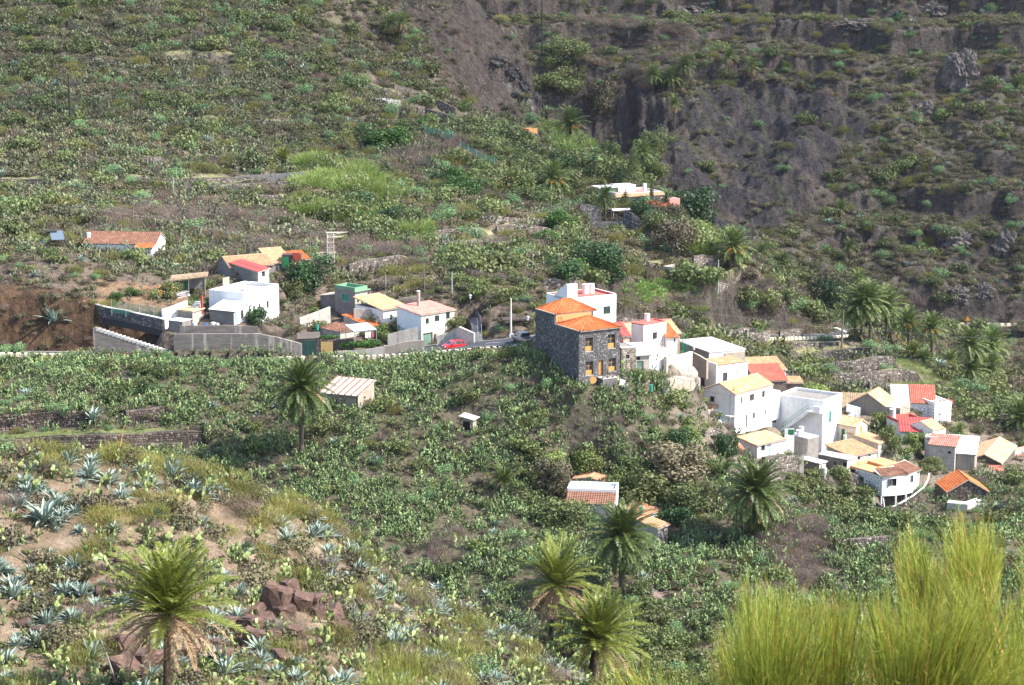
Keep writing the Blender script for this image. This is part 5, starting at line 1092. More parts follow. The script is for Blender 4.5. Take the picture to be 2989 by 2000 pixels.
e=frame_obj('thatch_shelter',gp(2,60,860,303),0,'grey brushwood roof behind the dark green gate','roof');mb=MB();slab(mb,(0,-.5,1.0),(3.6,-.5,1.2),(-.2,1.8,1.6),(3.4,1.8,1.8),.2,0);part('brushwood',mb,'dry_stone',e);
for x in(0.1,3.4):box('post','grey_wood',e,x,x+.12,-.3,-.18,-1.5,1.1)
rl=[gp(2,1790,885,300.5),gp(2,1765,810,304),gp(2,1760,740,309),gp(2,1765,680,313),gp(2,1745,625,317),gp(2,1695,590,320)];rr=[gp(2,1868,885,300.5),gp(2,1860,800,304),gp(2,1860,720,309),gp(2,1850,645,313),gp(2,1815,590,318),gp(2,1740,565,322)]
mb=MB();mb.add(rl+rr,[(i,i+6,i+7,i+1)for i in range(5)]);mb.add([p-vec(0,0,3.5)for p in rl]+rl,[(i,i+1,i+7,i+6)for i in range(5)]);mb.add([p-vec(0,0,3.5)for p in rr]+rr,[(i,i+1,i+7,i+6)for i in range(5)]);o=part('cobbled_ramp',mb,'cobble',None,kind='structure');
mb=MB();ll_=[gp(2,1650,800,303),gp(2,1640,720,306),gp(2,1660,640,311),gp(2,1670,600,318)]
plain_wall([gp(2,1425,905,303),gp(2,1530,890,303),gp(2,1640,885,301.5),gp(2,1785,885,301)],[2.1,2.4,3.2,2.2],'rubble bank wall between the garage and the cobbled ramp','old_plaster','bank_wall',.6)
def railing(pl,hgt,label,mat='galvanised',step=1.2,n=3,r=.03,name='railing'):
 O=pl[0].copy();e=frame_obj(name,O,0,label,'railing');ds=poly_len(pl);q=[p-O for p in pl]
 for j in range(n):mb=MB();tube(mb,[p+vec(0,0,hgt*(j+1)/n)for p in q],r,4);part('rail',mb,mat,e)
 s=0
 while s<=ds[-1]+.01:c,_=along(pl,ds,min(s,ds[-1]));c=c-O;mb=MB();tube(mb,[c-vec(0,0,.2),c+vec(0,0,hgt)],r,4);part('post',mb,mat,e);s+=step
 return e
railing(rr,1.1,'grey pipe railing curving up the outer edge of the cobbled ramp');railing([p.lerp(q,.62)for p,q in zip(rl,rr)][:4],1.0,'straight pipe handrail in the middle of the cobbled ramp',n=2)
# ---------------------------------------------------------------- dark stone house
h=House('two storey house of dark grey stone with orange hipped tile roofs',3,270,(741,735),(1211,690),(246,598),(748,1348),ang=None,name='stone_house',baseL=(246,905))
for o in((815,805,900,960),(1072,768,1155,925),(820,1078,903,1232),(1080,1040,1163,1187)):h.opening('window','R',*o,'ochre_wood',2,rows=3,depth=.35)
h.opening('door','R',965,1060,1016,1232,'ochre_wood',depth=.3)
lbf=h.at('L',462,700)[0];h.walls('mid_mortar');h.cladding('R');
mbx=MB();stones_into(mbx,h.lb,-4,h.H,.34,.22,lambda s,z,d:(-d-.002,h.lb-s,z));part('stone_facing',mbx,'stones_dark',h.e,kind='stuff')
for(s0,s1,z0,z1,*_r)in h.open['R'][:4]:
 box('window_panel','ochre_wood',h.e,s0+.04,s1-.04,.16,.24,z0+.02,z0+(z1-z0)*.36)
zc=h.H;up=h.at('L',246,598)[1];
rb=1.35
h.box('rear_wall','mid_mortar',.0,h.la*.96,lbf,h.lb,zc,zc+rb);mb=MB();stones_into(mb,h.lb-lbf,zc,zc+rb,.34,.22,lambda s,z,d:(-d-.002,h.lb-s,z));part('stone_facing',mb,'stones_dark',h.e,kind='stuff');h.box('orange_wall','orange_render',.25,h.la*.9,lbf-.04,lbf-.003,zc,zc+rb-.02)
mb=MB();tube(mb,[vec(.9+.28*math.cos(a),lbf-.06,zc+.55+.38*math.sin(a))for a in[i*.524 for i in range(13)]],.03,4);part('arched_window',mb,'dark_wood',h.e)
h.box('coping','old_plaster',-.08,.22,0,lbf-.05,zc+.003,zc+.1);h.box('coping','old_plaster',-.08,.22,lbf,h.lb,zc+rb+.003,zc+rb+.1)
h.roof_hip('tile_orange',1.35,.28,v0=-.05,v1=lbf-.35,u0=.35);h.roof_hip('tile_orange',1.5,.22,z=rb,u0=.35,v0=lbf+.1);sh=h
bx0=h.at('R',948,1240)[0];bx1=h.at('R',1100,1240)[0];zf=h.at('R',1000,1240)[1]-.15
h.box('balcony','stones_dark',bx0,bx1+.3,-1.5,-.06,-1.0,zf);br=h.box('balcony_floor','pale_concrete',bx0-.05,bx1+.35,-1.55,-.06,zf+.003,zf+.1)
for i,x in enumerate(np.linspace(bx0,bx1+.3,4)):mb=MB();tube(mb,[vec(x,-1.48,zf),vec(x,-1.48,zf+1.05)],.05,5);part('baluster',mb,'dark_wood',h.e)
for zz in(.35,.7,1.02):mb=MB();tube(mb,[vec(bx0,-1.48,zf+zz),vec(bx1+.3,-1.48,zf+zz)],.04,4);part('handrail',mb,'dark_wood',h.e)
for i in range(3):x=bx0+(bx1+.3-bx0)*i/3;w3=(bx1+.3-bx0)/3;mb=MB();tube(mb,[vec(x,-1.48,zf+.1),vec(x+w3,-1.48,zf+1)],.03,4);tube(mb,[vec(x,-1.48,zf+1),vec(x+w3,-1.48,zf+.1)],.03,4);part('cross_brace',mb,'dark_wood',h.e)
for i in range(6):h.box('stair_step','pale_concrete',bx1+.35+i*.28,bx1+.62+i*.28,-1.5,-.4,-1.2,zf-.12*(i+1))
mb=MB();tube(mb,[vec(bx1+.35,-1.48,zf+1.0),vec(bx1+2.0,-1.48,zf+.1)],.04,4);tube(mb,[vec(bx1+2.0,-1.48,zf-1),vec(bx1+2.0,-1.48,zf+.15)],.045,4);part('stair_rail',mb,'dark_wood',h.e)
e=frame_obj('cable_reel',gp(3,905,1325,267),R(20),'wooden cable reel leaning near the stone house stairs','reel');mb=MB();tube(mb,[vec(0,0,.45),vec(0,.1,.45)],.5,14);part('disc',mb,'ochre_wood',e);mb=MB();tube(mb,[vec(0,.5,.45),vec(0,.6,.45)],.5,14);part('disc',mb,'grey_wood',e);mb=MB();tube(mb,[vec(0,.1,.45),vec(0,.5,.45)],.22,10);part('hub',mb,'grey_wood',e)
h=House('white house with red roof terrace and a tall stepped parapet tower',3,287,(612,384),(1168,338),(370,330),(612,800),name='terrace_house',ang=31)
h.opening('window','L',390,430,446,515,'green_paint',2,glass='dark_green');h.opening('window','R',1020,446,1100,532,'green_paint',2,depth=.12);h.walls('white_paint');h.roof_flat('red_floor',.0,.2)
mb=MB();box_mb(mb,.6,h.la,0,.2,h.H,h.H+.28);box_mb(mb,0,h.la,h.lb-.2,h.lb,h.H,h.H+.35);box_mb(mb,h.la-.2,h.la,.2,h.lb-.2,h.H,h.H+.35);box_mb(mb,0,.2,.2,h.lb-.2,h.H,h.H+.3);part('parapet',mb,'white_paint',h.e)
tw=h.at('R',722,400)[0];th_=h.at('R',660,195)[1];mb=MB();box_mb(mb,-.004,tw,-.004,.5,h.H+.0,th_)
pr=[(0.5,th_),(h.lb*.45,h.H+1.15),(h.lb*.62,h.H+.3),(h.lb*.62,h.H),(.5,h.H)];vs=[(0,y,z)for y,z in pr]+[(.22,y,z)for y,z in pr];mb.add(vs,[(4,3,2,1,0),(5,6,7,8,9)]+[(i,(i+1)%5,5+(i+1)%5,5+i)for i in range(5)]);part('tower_parapet',mb,'white_paint',h.e)
mb=MB();box_mb(mb,.25,h.la-.25,h.lb-.26,h.lb-.21,h.H,h.H+.33);box_mb(mb,h.la-.26,h.la-.205,.25,h.lb-.3,h.H,h.H+.3);part('red_skirting',mb,'red_floor',h.e)
for x,l in((5.7,0),(6.7,1)):
 e=frame_obj('water_tank',h.e.matrix_basis@vec(x,h.lb*.68,h.H),0,'round pink white water tank on the red terrace, '+('farther one' if l==0 else 'nearer one with flat lid'),'tank');cyl_part('drum','pink_white',e,(0,0),.5,0,1.35,16,lid='pink_white')
h=House('cubic white house with red rimmed roof and rust stained pink side',3,288,(1480,668),(1738,650),(1338,655),(1492,915),name='cube_house',ang=42)
h.opening('window','R',1580,742,1632,818,'dark_wood',2,rows=2,depth=.08);h.walls('white_paint','pink_white');h.roof_flat('red_floor',.18,.2,parmat='red_floor');cyl_part('tank','pink_white',h.e,(3.4,2.6),.42,h.H,h.H+1.0,14,lid='cream')
mb=MB();tube(mb,[vec(h.at('R',1590,710)[0],-.04,h.at('R',1590,710)[1]),vec(h.at('R',1692,712)[0],-.04,h.at('R',1692,712)[1]),vec(h.at('R',1692,895)[0],-.04,h.at('R',1692,895)[1])],.02,4);part('pipe',mb,'cable_dark',h.e)
q=House('lower white storey with a narrow slit window under the cubic house',3,286,(1548,960),(1762,905),(1495,920),(1560,1260),ang=42,lb=3.0);q.opening('window','R',1632,990,1648,1022,'dark_wood',1);q.walls('white_paint');q.roof_flat('pink_render',0)
q=House('long house with pale and orange tiles behind the cubic house',3,293,(1330,800),(1740,670),(1180,640),(1330,900),ang=25,lb=6.5,la=8.5);q.walls('pink_render',gable='L',rh=1.5);q.roof_gable('tile_pale',1.5,'x',ridge='red_floor')
q=House('small white annex with orange tiles right of the cubic house',3,290,(1748,805),(1864,792),(1746,700),(1750,950),ang=16,lb=4.2);q.opening('window','R',1826,805,1840,858,'dark_wood',1);q.walls('white_paint',htop=(0,0,1.2,1.2));q.roof_shed('tile_orange',(0,0,1.2,1.2))
q=House('red awning porch between the stone house and the cubic house',3,282,(1250,785),(1320,778),(1212,700),(1250,850),name='porch',cat='porch',ang=20,lb=3.0);q.opening('window','R',1262,790,1285,815,'dark_wood',1);q.walls('pink_render',htop=(0,0,1.3,1.3));q.roof_shed('red_sheet',(0,0,1.3,1.3),pitch=.5,row=5)
h=House('grey stone hut with one square window beside the corrugated lean-to',3,278,(1228,925),(1392,912),(1200,905),(1235,1130),name='stone_hut',cat='hut',ang=22,lb=4.5);h.opening('window','R',1275,998,1318,1045,'dark_wood',1);h.walls('tan_concrete');h.cladding('R','stones_field',.4,.22,proud=.03)if 0 else None;h.roof_flat('grey_concrete',.1,.2)
random.seed(3)
mb=MB();stones_into(mb,h.la,-1.5,h.H,.42,.24,lambda s,z,d:(s,-d-.002,z),[o[:4]for o in h.open['R']],proud=.03);part('stone_facing',mb,'stones_field',h.e,kind='stuff')
h=House('lean-to with a tilted pale corrugated roof and an open dark bay',3,279.5,(1395,1010),(1545,1000),(1390,930),(1400,1215),name='lean_to',cat='shed',ang=12,lb=3.2);h.opening('hole','R',1390,985,1440,1060);h.opening('door','R',1398,1070,1478,1210,'garage_green');h.walls('old_plaster',htop=(0,0,1.1,1.1));h.roof_shed('pale_concrete',(0,0,1.1,1.1),pitch=.4,row=5)
bw(3,[(1740,1235),(1880,1190),(2000,1150),(2035,1130)],[1020,1005,975,960],287,'old_plaster','pale rendered retaining wall below the green fence',thick=.5,Y2=298)
railing([gp(3,1655,1320,280),gp(3,1765,1290,283),gp(3,1910,1230,288),gp(3,2035,1180,294)],1.0,'thin brown rail along the upper edge of the pale path','pole_wood',2.6,1);railing([gp(3,1770,1330,279),gp(3,1955,1380,280),gp(3,2120,1385,285)],1.1,'thin brown rail along the lower edge of the pale path','pole_wood',2.4,1)
mb=MB();a_=[gp(3,1600,1310,281),gp(3,1780,1260,285),gp(3,1950,1195,291),gp(3,2050,1130,298)];b_=[gp(3,1720,1360,279),gp(3,1900,1330,282),gp(3,2050,1280,287),gp(3,2100,1200,294)];mb.add(a_+b_,[(i,i+4,i+5,i+1)for i in range(3)]);mb.add([p-vec(0,0,1.6)for p in b_]+b_,[(i,i+1,i+5,i+4)for i in range(3)]);part('footpath',mb,'tan_concrete',None,kind='structure')
h=House('building with a broad pale concrete roof at the bend of the lane',4,314,(470,312),(888,302),(248,195),(475,430),name='flat_roof_building',ang=24,lb=11,la=6.6);h.walls('white_paint','tan_concrete');h.roof_flat('pale_concrete',0);h.box('slab_edge','pale_concrete',-.15,h.la+.15,-.15,h.lb+.1,h.H+.003,h.H+.16);h.box('tan_bay','tan_concrete',h.at('R',640,360)[0],h.la+.02,-.12,-.01,-1,h.H-.3)
bw(4,[(255,330),(350,400),(440,440)],[300,345,400],309,'tan_concrete','curving tan wall under the concrete roofed building',thick=.4,Y2=306)
# ---------------------------------------------------------------- lower white village
h=House('white house with pale yellow tiles and a brown door by the path',4,306,(552,497),(892,432),(350,452),(430,735),name='yellow_roof_house',ang=33,la=6.4);
h.opening('door','L',368,535,420,695,'brown_door');h.opening('window','R',626,540,678,640,'brown_door',1);h.opening('window','R',778,508,788,545,'brown_door',1);h.walls('white_paint',htop=(.35,.35,.7,.7));h.roof_shed('tile_yellow',(.3,.3,.65,.65),ov=-.15);h.box('parapet','white_paint',-.01,.22,.0,h.lb,h.H+.25,h.H+.8)
bw(4,[(258,640),(300,690),(370,720)],[552,556,620],304,'white_paint','low white wall left of the brown door',thick=.3)
e=frame_obj('gas_bottle',gp(4,338,690,303),0,'short dark bollard by the brown door','bollard');cyl_part('post','pole_wood',e,(0,0),.12,-.3,.7,8)
h=House('small house with cream tiles just behind the white terrace',4,315,(905,530),(1305,500),(892,425),(905,600),ang=12,lb=5.2,la=6.6);h.walls('pink_white',htop=(0,0,1.1,1.1));h.roof_shed('tile_yellow',(0,0,1.1,1.1));
h=House('low ruin with dark red tiles and stone walls behind the big house',4,310,(1010,640),(1265,628),(900,545),(1190,740),ang=10,lb=5.0,la=5.0);h.walls('dry_stone',htop=(0,0,1.6,1.6));h.roof_shed('tile_red',(0,0,1.6,1.6))
h=House('low stone shed with a ragged pink tile edge',4,311,(1275,660),(1470,712),(1260,640),(1280,810),name='shed',cat='shed',ang=2,lb=3.0,la=3.6);h.walls('dry_stone');h.roof_shed('tile_pale',(0,0,.3,.3));
h=House('tall white gabled house with a pale yellow tile roof',4,294,(770,790),(1200,632),(410,772),(780,1262),name='gabled_house',ang=47)
for o in((830,820,847,892),(932,785,985,860),(1075,748,1108,818),(970,998,995,1062),(1105,962,1119,1020),(1192,926,1210,1005)):h.opening('window','R',*o,'brown_door',2,rows=2,depth=.1)
h.opening('door','R',889,1022,905,1172,'brown_door');h.opening('window','L',482,812,530,870,'brown_door',2,rows=2,depth=.1)
h.walls('white_paint',gable='L',rh=1.25);h.roof_gable('tile_yellow',1.25,'x',ov=.15,og=.12)
h.box('annex','white_paint',-1.9,-.01,h.lb*.55,h.lb*1.06,-2.5,h.at('L',480,935)[1]);zz=h.at('L',480,930)[1];h.covering([((-2.1,h.lb*1.1,zz),(-2.1,h.lb*.5,zz),(-.02,h.lb*1.1,zz+.5),(-.02,h.lb*.5,zz+.5))],'tile_worn',name='annex_roof')
h.box('low_annex','white_paint',-1.9,-.02,h.lb*.22,h.lb*.54,-2.5,h.at('L',600,1060)[1]);h.box('shelf','pale_concrete',-1.0,-.02,.1,h.lb*.2,h.at('L',690,1030)[1],h.at('L',690,1018)[1])
mb=MB();tube(mb,[vec(-.06,.9,h.H-.1),vec(-.06,.9,h.at('L',722,1010)[1])],.045,5);tube(mb,[vec(-.06,.9,h.H-.3),vec(-.06,h.lb,h.H-.3)],.02,4);part('drain_pipe',mb,'galvanised',h.e);mb=MB();tube(mb,[vec(.4,.6,h.H),vec(.4,.6,h.H+1.0)],.06,6);part('chimney',mb,'cable_dark',h.e)
u0,z_=h.at('R',1195,800);h.box('balcony','white_paint',h.la-.01,h.la+2.2,.2,3.2,h.H-5.8,h.H-1.9);h.box('balcony_parapet','pink_white',h.la+.3,h.la+2.2,.12,.19,h.H-2.3,h.H-1.35);h.box('balcony_parapet','white_paint',h.la+2.05,h.la+2.2,.2,3.2,h.H-1.9,h.H-1.3);h.box('white_wing','white_paint',h.la,h.la+1.6,1.5,4,-2,h.H-1.95);gh=h
h=House('white house with an outside staircase and green shutters',4,299,(1775,893),(1990,862),(1455,880),(1725,1405),name='staircase_house',ang=55,lb=8.0)
h.opening('window','R',1842,980,1865,1108,'teal_paint',2,glass='teal_paint',depth=.06);h.opening('window','R',1848,1238,1857,1295,'teal_paint',1,glass='teal_paint',depth=.06);h.opening('window','R',1928,972,1940,1040,'dark_wood',1);
h.walls('white_paint');h.roof_flat('grey_concrete',.42,.22);H_=h.H
sy1,sz1=h.at('L',1640,965);sy0,sz0=h.at('L',1330,1190);n=15
sy0=min(sy0,h.lb+1.5);mb=MB()
for i in range(n):
 a=sy0+(sy1-sy0)*i/n;b=sy0+(sy1-sy0)*(i+1)/n;zt=sz0+(sz1-sz0)*(i+1)/n;box_mb(mb,-1.1,-.005,b,a,zt-.38,zt)
part('stair_flight',mb,'white_paint',h.e);h.box('landing','white_paint',-1.1,-.005,sy1-2.0,sy1,sz1-.2,sz1+.01);h.box('landing_wall','white_paint',-1.1,-1.0,sy1-2.0,sy1-.8,sz1+.01,sz1+.85)
for zz in(.5,1.0):mb=MB();tube(mb,[vec(-1.05,sy0,sz0+zz),vec(-1.05,sy1,sz1+zz),vec(-1.05,sy1-.6,sz1+zz)],.03,4);part('handrail',mb,'mint_paint',h.e)
for i in range(14):t_=i/13;mb=MB();p_=vec(-1.05,sy0+(sy1-sy0)*t_,sz0+(sz1-sz0)*t_);tube(mb,[p_,p_+vec(0,0,1.0)],.018,4);part('baluster',mb,'mint_paint',h.e)
st=h
h=House('low white wing with orange tiles and a green door beside the staircase',4,307,(1290,925),(1462,925),(1285,818),(1290,1100),ang=8,lb=5.5);h.opening('door','R',1294,968,1356,1096,'green_paint');h.walls('white_paint',htop=(0,0,1.1,1.1));h.roof_shed('tile_pale',(0,0,1.1,1.1),pitch=.45);h.box('terrace','white_paint',-2.2,3.5,-3,-.01,-3,-.1)
bw(4,[(1335,1260),(1440,1270)],[1190,1185],293,'white_paint','white wall with a green door under the staircase');e=frame_obj('cellar_hatch',gp(4,1372,1262,292.4),0,'low green door at the foot of the staircase','door');box('leaf','green_paint',e,0,.85,-.03,.03,-.3,1.0)
h=House('small house with pale corrugated roof and a light blue door',4,284,(1022,1375),(1335,1262),(812,1345),(1030,1520),ang=40,la=6.0,lb=3.8)
h.opening('window','R',1065,1368,1110,1432,'dark_wood',3);h.opening('door','R',1130,1342,1175,1500,'blue_sheet');h.walls('old_plaster' if 0 else 'pink_white',htop=(0,0,.55,.55));h.roof_shed('tile_pale',(0,0,.55,.55),pitch=.42,row=2)
e=frame_obj('tiled_canopy',gp(4,785,1440,283),R(30),'small orange tiled canopy with a white post','canopy');mb=MB();tile_sheet(mb,(-1.2,-.6,.2),(1.2,-.6,.2),(-1.0,1.4,1.0),(1.4,1.4,1.0));slab(mb,(-1.2,-.6,.2),(1.2,-.6,.2),(-1.0,1.4,1.0),(1.4,1.4,1.0));part('tiles',mb,['tile_worn','grey_wood'],e);box('post','white_paint',e,-.1,.1,-.5,-.3,-1.5,.2);box('table','dark_wood',e,.6,1.3,0,.5,-.9,-.4)
bw(4,[(1335,1430),(1440,1435)],[1255,1265],288,'white_paint','white yard wall right of the light blue door');q=House('block water store with a white tub on top',4,290,(1600,1300),(1725,1270),(1465,1275),(1605,1520),name='water_store',cat='store',ang=40,lb=3.6);q.walls('block_wall','old_plaster');q.roof_flat('white_paint',.12,.2);cyl_part('tub','white_plastic',q.e,(.3,2.0),.45,q.H,q.H+.9,12,lid='white_plastic');cyl_part('tank','pale_concrete',q.e,(1.2,2.4),.4,q.H,q.H+1.3,12)
mb=MB();sp_=[(gp(4,300+6*i,1090-42*i,286+1.6*i),gp(4,392+2*i,1090-42*i,287+1.6*i))for i in range(7)]
for i,(a,b)in enumerate(sp_):c=b-a;f_=vec(0,1.25,0);mb.add([a,b,b+f_,a+f_]+[p-vec(0,0,.5)for p in(a,b,b+f_,a+f_)],[(0,1,2,3),(4,5,1,0),(5,6,2,1),(7,4,0,3)])
part('stepped_path',mb,'cobble',None,kind='structure')
mb=MB();a_=[gp(4,290,1130,288),gp(4,400,1280,282),gp(4,300,1400,277),gp(4,225,1560,271)];b_=[gp(4,420,1110,290),gp(4,560,1240,285),gp(4,500,1360,280),gp(4,380,1540,273)];mb.add(a_+b_,[(i,i+4,i+5,i+1)for i in range(3)]);mb.add([p-vec(0,0,2)for p in a_+b_]+a_+b_,[(i,i+1,i+9,i+8)for i in range(3)]+[(i+4,i+12,i+13,i+5)for i in range(3)]);part('lower_footpath',mb,'cobble',None,kind='structure')
h=House('cream cottage with patchy orange tiles and a yellow door',5,301,(781,456),(884,398),(640,458),(790,590),name='cottage',ang=47,lb=4.4);h.opening('door','R',815,455,834,528,'yellow_plastic');h.opening('door','L',645,478,676,585,'green_paint');h.walls('cream',gable='R',rh=.9);h.roof_gable('tile_pale',.9,'y',ov=.25);h.box('pink_gable','pink_render',.2,h.la-.2,h.lb+.01,h.lb+.1,0,h.H+.6);h.box('side_wall','green_paint',-.9,-.05,h.lb-.15,h.lb,0,2.4)
cyl_part('urn','cream',h.e,(-1.2,1.2),.25,0,1.0,10)
h=House('small block house with an orange tile roof below the cream cottage',5,298,(985,612),(1083,590),(800,565),(990,680),ang=45,lb=5.5);h.opening('window','R',1015,625,1028,662,'dark_wood',1);h.walls('cream',htop=(0,0,.7,.7));h.roof_shed('tile_pale',(0,0,.7,.7))
h=House('low house with bright orange flat tiles and two dark openings',5,293,(738,732),(975,668),(600,690),(712,850),ang=38,lb=5.2);h.opening('hole','R',797,728,817,760);h.opening('hole','R',896,700,914,728);h.walls('pale_concrete' if 0 else 'old_plaster',htop=(0,0,.8,.8));h.roof_shed('tile_worn',(0,0,.8,.8),pitch=.6)
h=House('flat topped block hut with an open door and a square hatch',5,289,(700,762),(740,745),(515,712),(702,880),name='block_hut',cat='hut',ang=48,lb=5.0,la=2.2);h.opening('hole','L',660,785,697,850);h.opening('window','L',572,775,600,812,'grey_wood',1);h.walls('old_plaster','block_wall');h.roof_flat('old_plaster',0);h.box('slab_edge','pale_concrete',-.2,h.la+.2,-.2,h.lb+.2,h.H+.003,h.H+.12)
h=House('tiny block hut with a slanting slab roof at the edge of the bank',5,286,(445,795),(505,770),(318,752),(445,895),name='block_hut',cat='hut',ang=42,lb=3.9);h.opening('hole','R',455,812,466,840);h.walls('old_plaster','block_wall');h.roof_flat('pale_concrete',0);h.box('slab_edge','pink_white',-.2,h.la+.2,-.2,h.lb+.2,h.H+.003,h.H+.12)
e=frame_obj('oil_drum',gp(5,485,912,284),0,'pale rusty drum in front of the tiny block hut','drum');cyl_part('body','old_plaster',e,(0,0),.42,-.4,1.3,12)
bw(5,[(258,920),(300,915)],[745,705],284,'old_plaster','crumbling wall end left of the tiny hut',thick=.5)
h=House('white house dotted with dark stones standing on pillars',5,284,(1022,912),(1405,795),(838,828),(1026,1092),name='dotted_house',ang=34,lb=5.6,under=.05,pad=0,la=7.6)
la=h.la;ysh=lambda s:-1.1*math.sin(math.pi*min(1,s/la))
h.opening('door','L',811,915,850,1040,'green_paint')
wins=[h.at('R',x0,y0)[0:1]+h.at('R',x1,y0)[0:1]+(h.at('R',(x0+x1)/2,y1)[1],h.at('R',(x0+x1)/2,y0)[1])for x0,y0,x1,y1 in((1058,925,1115,992),(1232,890,1270,955),(1326,850,1350,908))]
mb=MB();xs=sorted(set(list(np.linspace(0,la,13))+[v for w_ in wins for v in w_[:2]]));zs=None
for i in range(len(xs)-1):
 a,b=xs[i],xs[i+1];m_=(a+b)/2;ho=[w_ for w_ in wins if w_[0]<m_<w_[1]];segs_=[(-.05,h.H)]if not ho else[(-.05,ho[0][2]),(ho[0][3],h.H)]
 for z0,z1 in segs_:mb.add([(a,ysh(a),z0),(b,ysh(b),z0),(b,ysh(b),z1),(a,ysh(a),z1)],[(0,1,2,3)])
mb.add([(x,ysh(x),-.05)for x in xs]+[(la,h.lb,-.05),(0,h.lb,-.05)],[tuple(range(len(xs)+2))[::-1]]);mb.add([(la,0,-.05),(la,h.lb,-.05),(la,h.lb,h.H),(la,0,h.H)],[(0,1,2,3)]);mb.add([(0,h.lb,-.05),(la,h.lb,-.05),(la,h.lb,h.H),(0,h.lb,h.H)],[(3,2,1,0)])
d_=h.open['L'][0];
for y0,y1,z0,z1 in((0,d_[0],-.05,h.H),(d_[1],h.lb,-.05,h.H),(d_[0],d_[1],d_[3],h.H)):mb.add([(0,y0,z0),(0,y1,z0),(0,y1,z1),(0,y0,z1)],[(3,2,1,0)])
part('wall',mb,'white_paint',h.e);h.fill('L',d_[0],d_[1],d_[2],d_[3],'door','green_paint',1,1,'glass',.12)
for w_ in wins:
 mb=MB();y_=ysh((w_[0]+w_[1])/2)+.15
 for a,b in((w_[0],w_[0]+.06),(w_[1]-.06,w_[1]),((w_[0]+w_[1])/2-.03,(w_[0]+w_[1])/2+.03)):box_mb(mb,a,b,y_-.05,y_,w_[2],w_[3])
 box_mb(mb,w_[0]+.06,w_[1]-.06,y_-.05,y_,w_[2],w_[2]+.06);box_mb(mb,w_[0]+.06,w_[1]-.06,y_-.05,y_,w_[3]-.06,w_[3]);wo=part('window',mb,'grey_wood',h.e);box('pane','glass',wo,w_[0],w_[1],y_+.003,y_+.02,w_[2],w_[3])
random.seed(11)
def dots(h,name,n,fn,L,z0,z1,avoid,size=.1):
 mb=MB();c=0;rows=max(2,int((z1-z0)/.42))
 for r_ in range(rows):
  s=U(.1,.4)
  while s<L-.12:
   z=z0+(r_+.5)*(z1-z0)/rows+U(-.1,.1);w2,h2=size*U(.6,1.5),size*U(.5,1.1)
   if not any(a[0]-.1<s<a[1]+.1 and a[2]-.1<z<a[3]+.1 for a in avoid):
    pts_=[fn(s+w2*math.cos(t)*U(.7,1),z+h2*math.sin(t)*U(.7,1),.004)for t in[i*1.047 for i in range(6)]]+[fn(s,z,.035)];mb.add(pts_,[(i,(i+1)%6,6)for i in range(6)],0,U(0,.5))
   s+=U(.42,.85)
 part(name,mb,'stones_dark',h.e,kind='stuff')
dots(h,'dark_stones',0,lambda s,z,d:(s,ysh(s)-d,z),la,0,h.H-.25,wins,.075);dots(h,'dark_stones',0,lambda s,z,d:(-d,s,z),h.lb,0,h.H-.2,[d_[:4]],.13)
h.covering([((-.3,-.35,h.H),(la*.52,-1.35,h.H),(-.3,1.9,h.H+.75),(la*.52,1.6,h.H+.8)),((la*.5,-1.35,h.H),(la+.3,-.35,h.H),(la*.5,1.8,h.H+.8),(la+.3,3.4,h.H+.75))],'tile_brown')
h.box('roof_terrace','orange_floor',.1,la-.1,1.9,h.lb+2.4,h.H-.3,h.H+.15);h.box('orange_parapet','orange_render',1.2,4.6,2.3,2.45,h.H+.15,h.H+.75);h.box('orange_parapet','orange_render',3.2,3.35,2.5,6.5,h.H+.15,h.H+.55)
cyl_part('tank','white_plastic',h.e,(-.6,h.lb+1.2),.45,h.H-1.3,h.H-.4,12)
for s in(0.03,la*.28,la*.52,la*.72,la*.93):
 mb=MB();y_=ysh(s)+.02;box_mb(mb,s-.13,s+.13,y_,y_+.26,-4.2,-.055);part('pillar',mb,'pale_concrete',h.e)
mb=MB();stones_into(mb,la,-4,-.08,.45,.3,lambda s,z,d:(s,1.3-d,z));part('stone_base',mb,'stones_field',h.e,kind='stuff');h.box('base_wall','dry_stone',.2,la-.1,1.31,h.lb,-4.5,-.06);dh=h
h.box('side_wall','old_plaster',-.05,.0,h.lb+.02,h.lb+2.6,-2.5,h.H-1.2);h.box('side_block','old_plaster',.02,2.5,h.lb+.02,h.lb+2.6,-2.5,h.H-1.22)
pp=[gp(5,1035,1230,281),gp(5,1180,1160,281.5),gp(5,1300,1090,283),gp(5,1400,1010,285),gp(5,1440,940,287),gp(5,1448,885,289)];O=pp[0].copy();e=frame_obj('drain_pipe',O,0,'long white drain pipe sweeping round under the dotted house','pipe');mb=MB();tube(mb,[p-O for p in pp],.1,7);part('pipe',mb,'white_plastic',e)
pp=[gp(5,1030,1110,282),gp(5,1045,1225,281),gp(5,1090,1270,279),gp(5,1100,1370,277)];O=pp[0].copy();e=frame_obj('drain_pipe',O,0,'thin white pipe dropping from the corner pillar','pipe');mb=MB();tube(mb,[p-O for p in pp],.06,6);part('pipe',mb,'white_plastic',e)
h=House('upper white house dotted with dark stones under a red tile roof',5,322,(1502,250),(1612,255),(1300,252),(1505,425),name='dotted_house',ang=20,lb=None,la=3.2)
h.lb=6.0;h.walls('white_paint')
random.seed(12);dots(h,'dark_stones',0,lambda s,z,d:(s,-d,z),h.la,.2,h.H-.3,[],.12);dots(h,'dark_stones',0,lambda s,z,d:(-d,s,z),h.lb,.2,h.H-.3,[],.15);h.roof_flat('pale_concrete',.2);h.box('red_edge','red_floor',h.la+.02,h.la+.3,0,1.5,h.H-.3,h.H+.3)
for x in(.4,1.4,2.2):cyl_part('pot','cream',h.e,(x,.5),.25,h.H+.0,h.H+.55,10)
